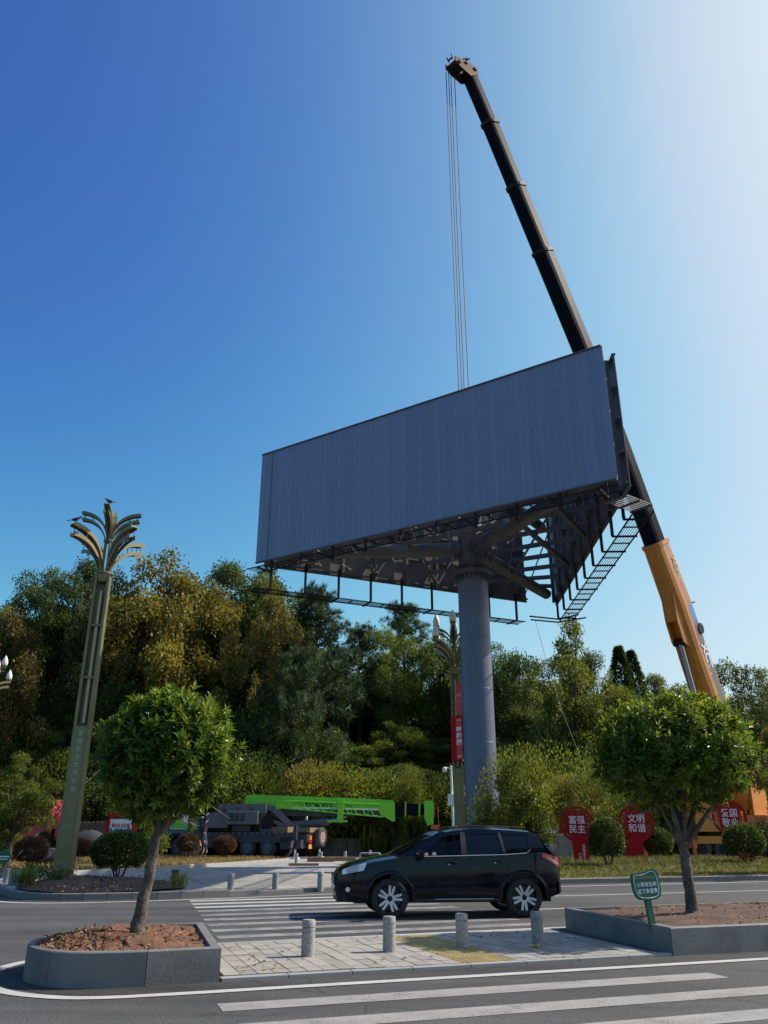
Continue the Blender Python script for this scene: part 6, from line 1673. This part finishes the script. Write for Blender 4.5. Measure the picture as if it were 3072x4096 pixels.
NOT = [
 ('broadleaf_tree', 'broad', 0, 60, 2335, 78, 330, lm_green, 'green broadleaf tree at the far left of the skyline'),
 ('autumn_tree', 'plane', 0, 40, 2475, 69, 420, lm_brown, 'rusty brown autumn tree cut by the left edge'),
 ('broadleaf_tree', 'broad', 1, 210, 2285, 80, 300, lm_dark, 'dark slender tree between left edge and the left lamp'),
 ('broadleaf_tree', 'airy', 0, 345, 2228, 79, 360, lm_dark, 'tall dark tree rising behind the left lamp crown'),
 ('plane_tree', 'plane', 1, 700, 2185, 74, 640, lm_yellow, 'largest yellow autumn tree on the slope right of the left lamp'),
 ('plane_tree', 'plane', 0, 470, 2330, 73, 400, lm_olive, 'olive brown autumn tree directly behind the left lamp shaft'),
 ('broadleaf_tree', 'broad', 2, 975, 2215, 84, 380, lm_dark, 'dark green broadleaf tree right of the big yellow tree'),
 ('broadleaf_tree', 'broad', 0, 1130, 2285, 82, 330, lm_green, 'green broadleaf tree under the left corner of the billboard'),
 ('plane_tree', 'plane', 0, 1070, 2365, 72, 340, lm_yellow, 'smaller golden autumn tree below the left corner of the billboard'),
 ('pine_tree', 'pine', 0, 1275, 2385, 74, 400, lm_pine, 'tallest pine left of the billboard column'),
 ('pine_tree', 'pine', 1, 1440, 2520, 80, 260, lm_pine, 'thin pine with bare edge right of the tallest pine'),
 ('pine_tree', 'pine', 1, 1190, 2620, 68, 330, lm_pine, 'lower pine with feathery boughs in front of the slope'),
 ('pine_tree', 'pine', 0, 1615, 2435, 86, 300, lm_pine, 'pine standing against the sky left of the second lamp'),
 ('broadleaf_tree', 'broad', 1, 1555, 2530, 79, 260, lm_green, 'rounded green tree below the skyline pine'),
 ('broadleaf_tree', 'broad', 2, 1730, 2520, 80, 300, lm_green, 'green tree behind the bulbs of the second lamp'),
 ('broadleaf_tree', 'broad', 1, 1905, 2560, 80, 260, lm_dark, 'dark tree directly behind the billboard column'),
 ('broadleaf_tree', 'broad', 2, 2050, 2575, 76, 330, lm_dark, 'dense dark tree just right of the billboard column'),
 ('poplar_tree', 'airy', 1, 2260, 2465, 68, 400, lm_light, 'airy light green tree taller than its neighbours right of the column'),
 ('poplar_tree', 'airy', 0, 2370, 2590, 70, 240, lm_green, 'smaller airy tree at right flank of the light green tree'),
 ('cedar_tree', 'cedar', 0, 2472, 2588, 98, 190, lm_pine, 'left and taller of the twin pointed cedars on the ridge'),
 ('cedar_tree', 'cedar', 0, 2522, 2606, 99, 180, lm_pine, 'right and lower of the twin pointed cedars on the ridge'),
 ('broadleaf_tree', 'airy', 0, 2600, 2690, 84, 230, lm_green, 'low ridge tree right of the twin cedars'),
 ('broadleaf_tree', 'broad', 0, 2710, 2715, 80, 240, lm_dark, 'low dark ridge tree left of the orange boom'),
 ('broadleaf_tree', 'broad', 1, 2925, 2660, 70, 290, lm_dark, 'dark tree at right of the orange boom'),
 ('broadleaf_tree', 'airy', 1, 3065, 2670, 74, 230, lm_green, 'green tree cut by the right edge'),
]
for a in NOT: hill_plant(*a)
# the rest of the wood: rows kept below the skyline
sk_u = [-200, 0, 80, 200, 345, 430, 560, 860, 900, 1040, 1200, 1330, 1440, 1490, 1560, 1720, 2000, 2120, 2250, 2420, 2470, 2560, 2700, 2830, 2920, 3020, 3300]
sk_v = [2400, 2370, 2350, 2310, 2250, 2300, 2230, 2230, 2250, 2270, 2360, 2470, 2560, 2610, 2540, 2560, 2590, 2620, 2560, 2680, 2680, 2705, 2730, 2730, 2680, 2690, 2690]
kinds = [('broadleaf_tree', 'broad', lm_dark, 'dark evergreen tree in the thick of the hillside wood'), ('broadleaf_tree', 'broad', lm_green, 'mid green tree in the thick of the hillside wood'),
         ('broadleaf_tree', 'airy', lm_green, 'slender green tree in the thick of the hillside wood'), ('autumn_tree', 'plane', lm_olive, 'olive autumn tree in the thick of the hillside wood'),
         ('bush', 'shrub', lm_green, 'wild green bush at the foot of the wooded slope'), ('bush', 'shrub', lm_dark, 'wild dark bush at the foot of the wooded slope'), ('bush', 'shrub', lm_light, 'wild light green bush at the foot of the wooded slope')]
rr_ = random.Random(17)
for Y, du, lo, hi, ks in ((90, 200, 90, 170, (0, 1, 1)), (82, 175, 200, 330, (0, 1, 1, 2)), (75, 165, 330, 480, (0, 1, 1, 2, 3)), (70.5, 150, 480, 650, (0, 1, 2, 0, 5)), (67.5, 135, 620, 780, (0, 4, 5, 5)), (65, 125, 720, 880, (4, 5, 4, 6, 5))):
    u = -120 + rr_.random() * 80
    while u < 3230:
        vs_ = np.interp(u, sk_u, sk_v); base = 3335 if False else 0
        right = u > 1950
        vt = vs_ + (rr_.uniform(lo, hi) * (.62 if right else 1.0))
        if vt > 3130: vt = 3060 + rr_.random() * 90
        nm, kd, lf, lb = kinds[rr_.choice(ks)]
        zone = 'left of the tall left lamp' if u < 420 else 'below the big yellow tree' if u < 900 else 'below the left end of the billboard' if u < 1250 else 'between the pines' if u < 1600 else 'beside the second lamp' if u < 1860 else 'just right of the billboard column' if u < 2180 else 'behind the red signs' if u < 2600 else 'behind the right clipped tree' if u < 2850 else 'right of the orange boom'
        lb = lb.split(' in the thick')[0].split(' at the foot')[0] + (' high on the slope ' if Y > 78 else ' halfway up the slope ' if Y > 69 else ' at the foot of the slope ') + zone
        Yj = Y + rr_.uniform(-1.5, 1.5) - (5 if right and Y < 72 else 0)
        hill_plant(nm, kd, rr_.randrange(3), u, vt, Yj, (300 if kd != 'shrub' else 260) * rr_.uniform(.8, 1.25) * 75 / Y, lf, lb, 'trees and bushes filling the hillside wood', 'tree' if kd != 'shrub' else 'bush')
        u += du * rr_.uniform(.6, 1.0)
# nearer single bushes and small trees
def near_plant(name, kind, var, u, vtop, vb, Y, wpx, leaf, label, cat='bush', zb=PLZ, bark=None):
    p = P(u, vtop, Y); ax = cP * Y + sP * (p.z - CAMZ)
    return plant(name, kind, var, (p.x, Y, zb), p.z - zb, wpx * ax / FPX, leaf, label, cat, None, None, bark)
near_plant('bush', 'shrub', 0, 1250, 3050, 0, 62.0, 250, lm_yellow, 'rounded golden yellow bush behind the green boom')
near_plant('small_tree', 'shrub', 1, 1648, 3068, 0, 61.0, 125, lm_light, 'small bright green tree above the boom head', 'tree')
near_plant('bush', 'shrub', 2, 1000, 3060, 0, 63.0, 260, lm_green, 'green bush left of the golden bush behind the crane')
near_plant('bush', 'shrub', 1, 2065, 2990, 0, 35.0, 300, lm_light, 'big feathery yellow green bush at the foot of the billboard column')
near_plant('bush', 'shrub', 2, 1940, 3170, 0, 35.8, 150, lm_green, 'green lower bush left part at the column foot')
near_plant('bush', 'shrub', 0, 2290, 3110, 0, 48.0, 280, lm_yellow, 'olive yellow bush behind the leftmost round red sign')
near_plant('bush', 'shrub', 0, 2480, 3170, 0, 50.0, 240, lm_green, 'green bush between the first and second round signs')
near_plant('small_tree', 'airy', 1, 95, 3010, 0, 39.0, 330, lm_light, 'light green feathery small tree in front of the red lorry', 'tree')
near_plant('small_tree', 'shrub', 2, 590, 3090, 0, 46.0, 260, lm_green, 'green bush hidden behind the clipped tree at left', 'tree')
near_plant('small_tree', 'airy', 0, 3090, 2900, 0, 34.0, 230, lm_brown, 'thin brown autumn sapling at the right edge', 'tree')
def ball(u, v, wpx, hpx, leaf, label, z=.2, var=0):
    p = G(u, v, z); ax = cP * p.y; w = wpx * ax / FPX * .97
    return plant('clipped_shrub', 'ball', var, (p.x, p.y, z), hpx * ax / FPX * 1.02, w, leaf, label, 'shrub', 'clipped shrubs')
for i, (u, v, w, h, lf, lb) in enumerate((
    (2438, 3474, 140, 190, lm_shrub, 'clipped round green shrub on bare stems between the first two round signs'), (2640, 3445, 120, 125, lm_shrub, 'small clipped shrub right of the middle round sign'),
    (2725, 3440, 130, 150, lm_shrub, 'clipped shrub directly behind the right tree trunk'), (2842, 3424, 150, 135, lm_shrub, 'clipped shrub between right tree trunk and rightmost round sign'),
    (2992, 3462, 155, 160, lm_shrub, 'clipped shrub in front of the rightmost round sign'), (3075, 3440, 110, 140, lm_shrub, 'clipped shrub cut by the right edge'),
    (470, 3519, 225, 182, lm_shrub, 'large dark clipped shrub with forked stem in the lamp bed'), (112, 3480, 130, 125, lm_red, 'russet clipped shrub left of the lamp foot'),
    (748, 3434, 88, 96, lm_red, 'russet clipped shrub with thin stem in front of the boulder'), (895, 3432, 92, 84, lm_red, 'low russet clipped shrub right of the walking man'),
    (320, 3448, 75, 90, lm_red, 'russet clipped shrub peeping right of the lamp shaft'), (30, 3425, 90, 100, lm_yellow, 'yellow variegated clipped shrub at the left edge'),
    (12, 3465, 100, 90, lm_shrub, 'green clipped shrub at the left edge below the variegated one'), (195, 3420, 110, 105, lm_shrub, 'green clipped shrub before the red lorry cab'),
    (560, 3425, 110, 105, lm_shrub, 'green clipped shrub right of the slogan board'), (395, 3420, 90, 95, lm_shrub, 'green clipped shrub left of the slogan board'))):
    ball(u, v, w, h, lf, lb, .2, i)

# undergrowth over the slope
n = 95000; rg = np.random.default_rng(23)
x = rg.random(n) * 110 - 55; y = 60 + rg.random(n) ** 1.3 * 34
z = np.array([hill_z(a, b_) for a, b_ in zip(x, y)])
p = np.stack([x, y, z + rg.random(n) ** 2 * 1.3], 1)[z > .25]
cl = np.sin(p[:, 0] * .7 + 2 * np.sin(p[:, 1] * .5)) * .25 + .4
V = leaf_quads(p, rg.normal(size=p.shape) + [0, -.3, .8], .3 + .35 * rg.random(len(p)), .08 + .12 * rg.random(len(p)), rg)
obj('undergrowth', quad_mesh('undergrowth', V, np.clip(cl + rg.normal(size=len(p)) * .2, 0, 1)), lm_green, label='tangled undergrowth covering the wooded slope', cat='undergrowth', kind='stuff')
# tall reed tufts on the slope
def blades(p, h, w, rg, lean=.35):
    n = len(p); a = rg.random(n) * 6.283; d = np.stack([np.cos(a) * lean, np.sin(a) * lean, np.ones(n)], 1) + rg.normal(size=(n, 3)) * [.12, .12, 0]
    d = unit(d); s = np.stack([-np.sin(a), np.cos(a), np.zeros(n)], 1); h = np.asarray(h).reshape(-1, 1); w = np.asarray(w).reshape(-1, 1)
    tip = p + d * h + np.stack([np.cos(a), np.sin(a), -np.ones(n) * .5], 1) * h * .22; mid = p + d * h * .55
    return np.stack([p, mid + s * w / 2, tip, mid - s * w / 2], 1)
for (u, v, Y, lb) in ((1340, 3020, 64.5, 'pale tufts of tall reed above the golden bush'), (1100, 3050, 64, 'bright reed tufts left of the golden bush'), (1520, 3180, 62.6, 'arching reed tuft over the low wall'), (2480, 2900, 58, 'reed tuft on the slope above the middle sign')):
    c = P(u, v, Y); m = 260; rg = np.random.default_rng(u); p = np.stack([c.x + rg.normal(size=m) * .9, Y + rg.normal(size=m) * .5, np.full(m, hill_z(c.x, Y))], 1)
    obj('reed_tuft', quad_mesh('reed_tuft', blades(p, 1.6 + 1.4 * rg.random(m), .05 + .03 * rg.random(m), rg), rg.random(m)), lm_light, label=lb, cat='reeds')
# grass on the verge and dry grass on the left bed
n = 52000; rg = np.random.default_rng(31); s = 12.7 + rg.random(n) ** 1.1 * 20; q = 26.85 + rg.random(n) ** 1.2 * 13
pos = np.array([S(a, b_, .17) for a, b_ in zip(s, q)]); pos[:, 2] += .004 * (q - 26.8) / .75
patch = np.sin(s * .9 + 1.3 * np.sin(q * .8)) * .5 + np.sin(q * 1.1) * .3; tall = np.interp(q, [26.8, 29, 33, 40], [.10, .12, .30, .4])
obj('verge_grass', quad_mesh('verge_grass', blades(pos, tall * (.5 + .8 * rg.random(n)), .018 + .012 * rg.random(n), rg, .5), np.clip(.55 + .25 * patch - np.interp(q, [26, 31, 40], [0, .3, .4]) + rg.normal(size=n) * .2, 0, 1)), lm_grass, label='long green and yellowing grass on the right verge', cat='grass', kind='stuff')
def in_poly(px, py, poly):
    c = np.zeros(len(px), bool); j = len(poly) - 1
    for i in range(len(poly)):
        xi, yi, xj, yj = poly[i][0], poly[i][1], poly[j][0], poly[j][1]
        c ^= ((yi > py) != (yj > py)) & (px < (xj - xi) * (py - yi) / (yj - yi + 1e-12) + xi); j = i
    return c
n = 60000; px = rg.random(n) * 40 - 32; py = 30 + rg.random(n) * 40; k = in_poly(px, py, left_bed); px, py = px[k], py[k]; n = len(px)
pos = np.stack([px, py, np.full(n, .2)], 1)
obj('dry_grass', quad_mesh('dry_grass', blades(pos, .08 + .14 * rg.random(n), .02 + .015 * rg.random(n), rg, .6), np.clip(.5 + .3 * np.sin(px * .9) * np.sin(py * .7) + rg.normal(size=n) * .25, 0, 1)), lm_grassd, label='short dry grass on the left lawn beyond the path', cat='grass', kind='stuff')
lb_ = poly_px(lamp_bed_px, .2); n = 9000; px = rg.random(n) * 14 - 13; py = 20 + rg.random(n) * 14; k = in_poly(px, py, lb_); px, py = px[k], py[k]; n = len(px)
V1 = leaf_quads(np.stack([px, py, .22 + .11 * rg.random(n)], 1), rg.normal(size=(n, 3)) * [1, 1, .4], .05 + .09 * rg.random(n), .02 + .03 * rg.random(n), rg, flat=.8)
obj('leaf_litter', quad_mesh('leaf_litter', V1, rg.random(n)), m_litter, label='brown leaf litter over the bed at the lamp foot', cat='leaf litter', kind='stuff')
def weed(u, v, label, m, h, spread, mat, z=.2):
    rg = np.random.default_rng(u); c = G(u, v, z); p = np.stack([c.x + rg.normal(size=m) * spread, c.y + rg.normal(size=m) * spread * .6, np.full(m, z)], 1)
    obj('weed', quad_mesh('weed', blades(p, h * (.5 + .7 * rg.random(m)), .02 + .02 * rg.random(m), rg, .5), rg.random(m)), mat, label=label, cat='weed')
weed(95, 3545, 'spiky grass tuft at the left end of the lamp bed', 140, .6, .16, lm_green); weed(715, 3550, 'thin grass tuft at the right end of the lamp bed', 90, .5, .16, lm_green)
def leafy(u, v, label, m, h, spread, mat, z=.2):
    rg = np.random.default_rng(u + 1); c = G(u, v, z); p = np.stack([c.x + rg.normal(size=m) * spread, c.y + rg.normal(size=m) * spread * .6, z + rg.random(m) * h], 1)
    obj('weed', quad_mesh('weed', leaf_quads(p, rg.normal(size=(m, 3)) + [0, 0, .4], .12, .07, rg), rg.random(m)), mat, label=label, cat='weed', kind='stuff')
leafy(165, 3530, 'leafy weed patch left of the lamp foot', 320, .55, .36, lm_green); leafy(225, 3533, 'low leafy weeds right against the lamp foot', 140, .35, .2, lm_green)

# ------------------------------------------------------------------ the two clipped osmanthus trees in the planters
leaf_one = MB().add([(0, 0, 0), (.048, .021, .012), (.105, 0, -.008), (.048, -.021, .012), (.05, 0, 0)], [(0, 4, 1), (4, 2, 1), (0, 3, 4), (4, 3, 2)]).mesh('leaf')
at = leaf_one.attributes.new('tint', 'FLOAT', 'FACE'); at.data.foreach_set('value', [.55, .6, .5, .55])
leaf_bright = leaf_one.copy(); leaf_bright.attributes['tint'].data.foreach_set('value', [.92, .95, .9, .95])
def leaf6(pos, axis, nrm, L, W):
    """folded leaf: (n,5,3) points base,left,tip,right,middle"""
    side = unit(np.cross(axis, nrm)); nn = np.cross(side, axis); L = L.reshape(-1, 1); W = W.reshape(-1, 1)
    mid = pos + axis * L * .48 - nn * L * .02; tip = pos + axis * L - nn * L * .10
    return np.stack([pos, mid + side * W / 2 + nn * W * .28, tip, mid - side * W / 2 + nn * W * .28, mid], 1)
def osmanthus(label, base, zb, crown_c, rx, rzu, rzd, forks, trunk_pts, seed, shoots):
    rg = np.random.default_rng(seed); t = thing('clipped_tree', label, 'tree', base)
    B = Vector(base); cc = np.array(crown_c) - np.array(base)
    tb = MB(); tp_ = [Vector(p) - B for p in trunk_pts[0]]
    rr0 = np.interp(np.linspace(0, 1, 26), np.linspace(0, 1, len(tp_)), trunk_pts[1]) * (1 + .05 * rg.normal(size=26)); ps = smooth_line(tp_, 2)
    kk = [min(len(ps) - 1, round(i * (len(ps) - 1) / 25)) for i in range(26)]; kk = sorted(set(kk))
    tb.path([ps[i] + Vector(rg.normal(size=3)) * .006 for i in kk], [float(np.interp(i / (len(ps) - 1), np.linspace(0, 1, 26), rr0)) for i in kk], 16)
    top = tp_[-1]
    for f in forks:
        q = Vector(f) - B; m = top.lerp(q, .5) + Vector((0, 0, -.05)); tb.path([top + Vector((0, 0, -.10)), m, q], [trunk_pts[1][-1] * .72, trunk_pts[1][-1] * .5, .012], 9)
        for _ in range(4):
            e = q.lerp(Vector(cc), -.25 + .5 * rg.random()) + Vector(rg.normal(size=3)) * .22; tb.path([m.lerp(q, .5), e], [.016, .006], 6)
    tb.build('trunk', m_bark, t, smooth=True)
    pos = []; axs = []; nr = []; tn = []
    Ls = []
    for i in range(shoots):
        d = unit(rg.normal(size=(1, 3)))[0]
        if d[2] < -.35 and rg.random() < .35: d[2] = -d[2]
        az = math.atan2(d[1], d[0])
        lob = 1 + .06 * math.sin(4 * az + seed) * math.cos(3 * d[2]) + .05 * math.sin(9 * az + 4 * d[2] + seed) + .05 * rg.normal()
        f = (.86 + .16 * rg.random()) if rg.random() < .72 else (.45 + .4 * rg.random())
        c = cc + d * np.array([rx, rx * .95, rzu if d[2] > 0 else rzd]) * f * lob
        up = unit((d * .7 + np.array([0, 0, .75 if d[2] > -.3 else .1]))[None])[0]; m = int(9 + 5 * rg.random())
        u1 = unit(np.cross(up, rg.normal(size=3))[None])[0]; u2 = np.cross(up, u1)
        shoot_tint = (d[2] > .1) * .28 * rg.random() + .25 * rg.random()  # tint offset for each shoot, raised in the upper crown
        for k in range(m):
            a = k * 2.4; h = k / m
            rad = u1 * math.cos(a) + u2 * math.sin(a); ax = unit((rad * (1.05 - .6 * h) + up * (.15 + .95 * h) + rg.normal(size=3) * .15 + np.array([0, 0, -.30 * (1 - h)]))[None])[0]
            pos.append(c + up * (.10 * h - .05)); axs.append(ax); nr.append(up + rad * -.3 + rg.normal(size=3) * .15)
            tn.append(np.clip(shoot_tint + .5 * rg.random() + .18 * h, 0, 1)); Ls.append(.100 + .05 * rg.random())
    pos, axs, nr, tn, Ls = np.array(pos), np.array(axs), np.array(nr), np.array(tn), np.array(Ls)
    # the leaves that show largest: single parts
    bl_ = np.array(B); tocam = unit(np.array([0, 0, CAMZ])[None] - bl_ - pos); front = ((pos - cc) * tocam).sum(1) / rx
    face_ = np.abs((unit(nr) * tocam).sum(1)); order = np.argsort(-(front + .5 * face_ + .35 * rg.random(len(pos))))
    single = order[:150]; rest = np.setdiff1d(np.arange(len(pos)), single)
    V = leaf6(pos[rest], axs[rest], nr[rest], Ls[rest], Ls[rest] * .40); n = len(V)
    me = bpy.data.meshes.new('foliage'); me.from_pydata(V.reshape(-1, 3).tolist(), [], [tuple(5 * i + j for j in f) for i in range(n) for f in ((0, 4, 1), (4, 2, 1), (0, 3, 4), (4, 3, 2))]); me.update()
    at = me.attributes.new('tint', 'FLOAT', 'FACE'); at.data.foreach_set('value', np.repeat(tn[rest], 4).astype(np.float32))
    obj('foliage', me, lm_osm, t, kind='stuff')
    for i in single:
        ax = Vector(axs[i]); sd = ax.cross(Vector(nr[i])).normalized(); nn = sd.cross(ax)
        m = Matrix((ax, -sd, nn)).transposed().to_4x4(); m.translation = Vector(pos[i])
        o = bpy.data.objects.new('leaf', leaf_bright if tn[i] > .72 else leaf_one); COL.objects.link(o)
        if not o.data.materials: o.data.materials.append(lm_osm)
        o.parent = t; s_ = Ls[i] / .105; o.matrix_local = m @ Matrix.Scale(s_, 4)
    return t
b0 = G(548, 3722, .44); Yt = b0.y
c0 = P(668, 3010, Yt); ctop = P(668, 2790, Yt); cbot = P(668, 3268, Yt); rx = 248 * (cP * Yt + sP * (c0.z - CAMZ)) / FPX
tr = [b0 + Vector((0, 0, -.1)), b0 + Vector((0, 0, .02)), P(575, 3600, Yt), P(600, 3480, Yt), P(622, 3360, Yt), P(640, 3300, Yt)]
osmanthus('clipped round evergreen tree with leaning trunk in the left planter', b0, .44, c0, rx, ctop.z - c0.z, c0.z - cbot.z, [P(560, 3120, Yt + .3), P(760, 3130, Yt - .2), P(680, 3050, Yt + .1), P(840, 3140, Yt + .2), P(620, 3100, Yt - .3)], (tr, [.125, .095, .075, .07, .068, .066]), 81, 1250)
b1 = G(2768, 3632, .44); Yt = b1.y
c0 = P(2698, 3020, Yt); ctop = P(2698, 2800, Yt); cbot = P(2698, 3222, Yt); rx = 300 * (cP * Yt + sP * (c0.z - CAMZ)) / FPX
tr = [b1 + Vector((0, 0, -.1)), b1 + Vector((0, 0, .02)), P(2752, 3520, Yt), P(2738, 3420, Yt), P(2730, 3370, Yt)]
osmanthus('clipped round evergreen tree with many forks in the right planter', b1, .44, c0, rx, ctop.z - c0.z, c0.z - cbot.z, [P(2620, 3190, Yt), P(2680, 3150, Yt + .3), P(2740, 3120, Yt - .2), P(2800, 3170, Yt + .1), P(2880, 3180, Yt - .1), P(2650, 3100, Yt - .3), P(2820, 3080, Yt + .3), P(2710, 3080, Yt + .1)], (tr, [.13, .105, .09, .085, .085]), 82, 1750)
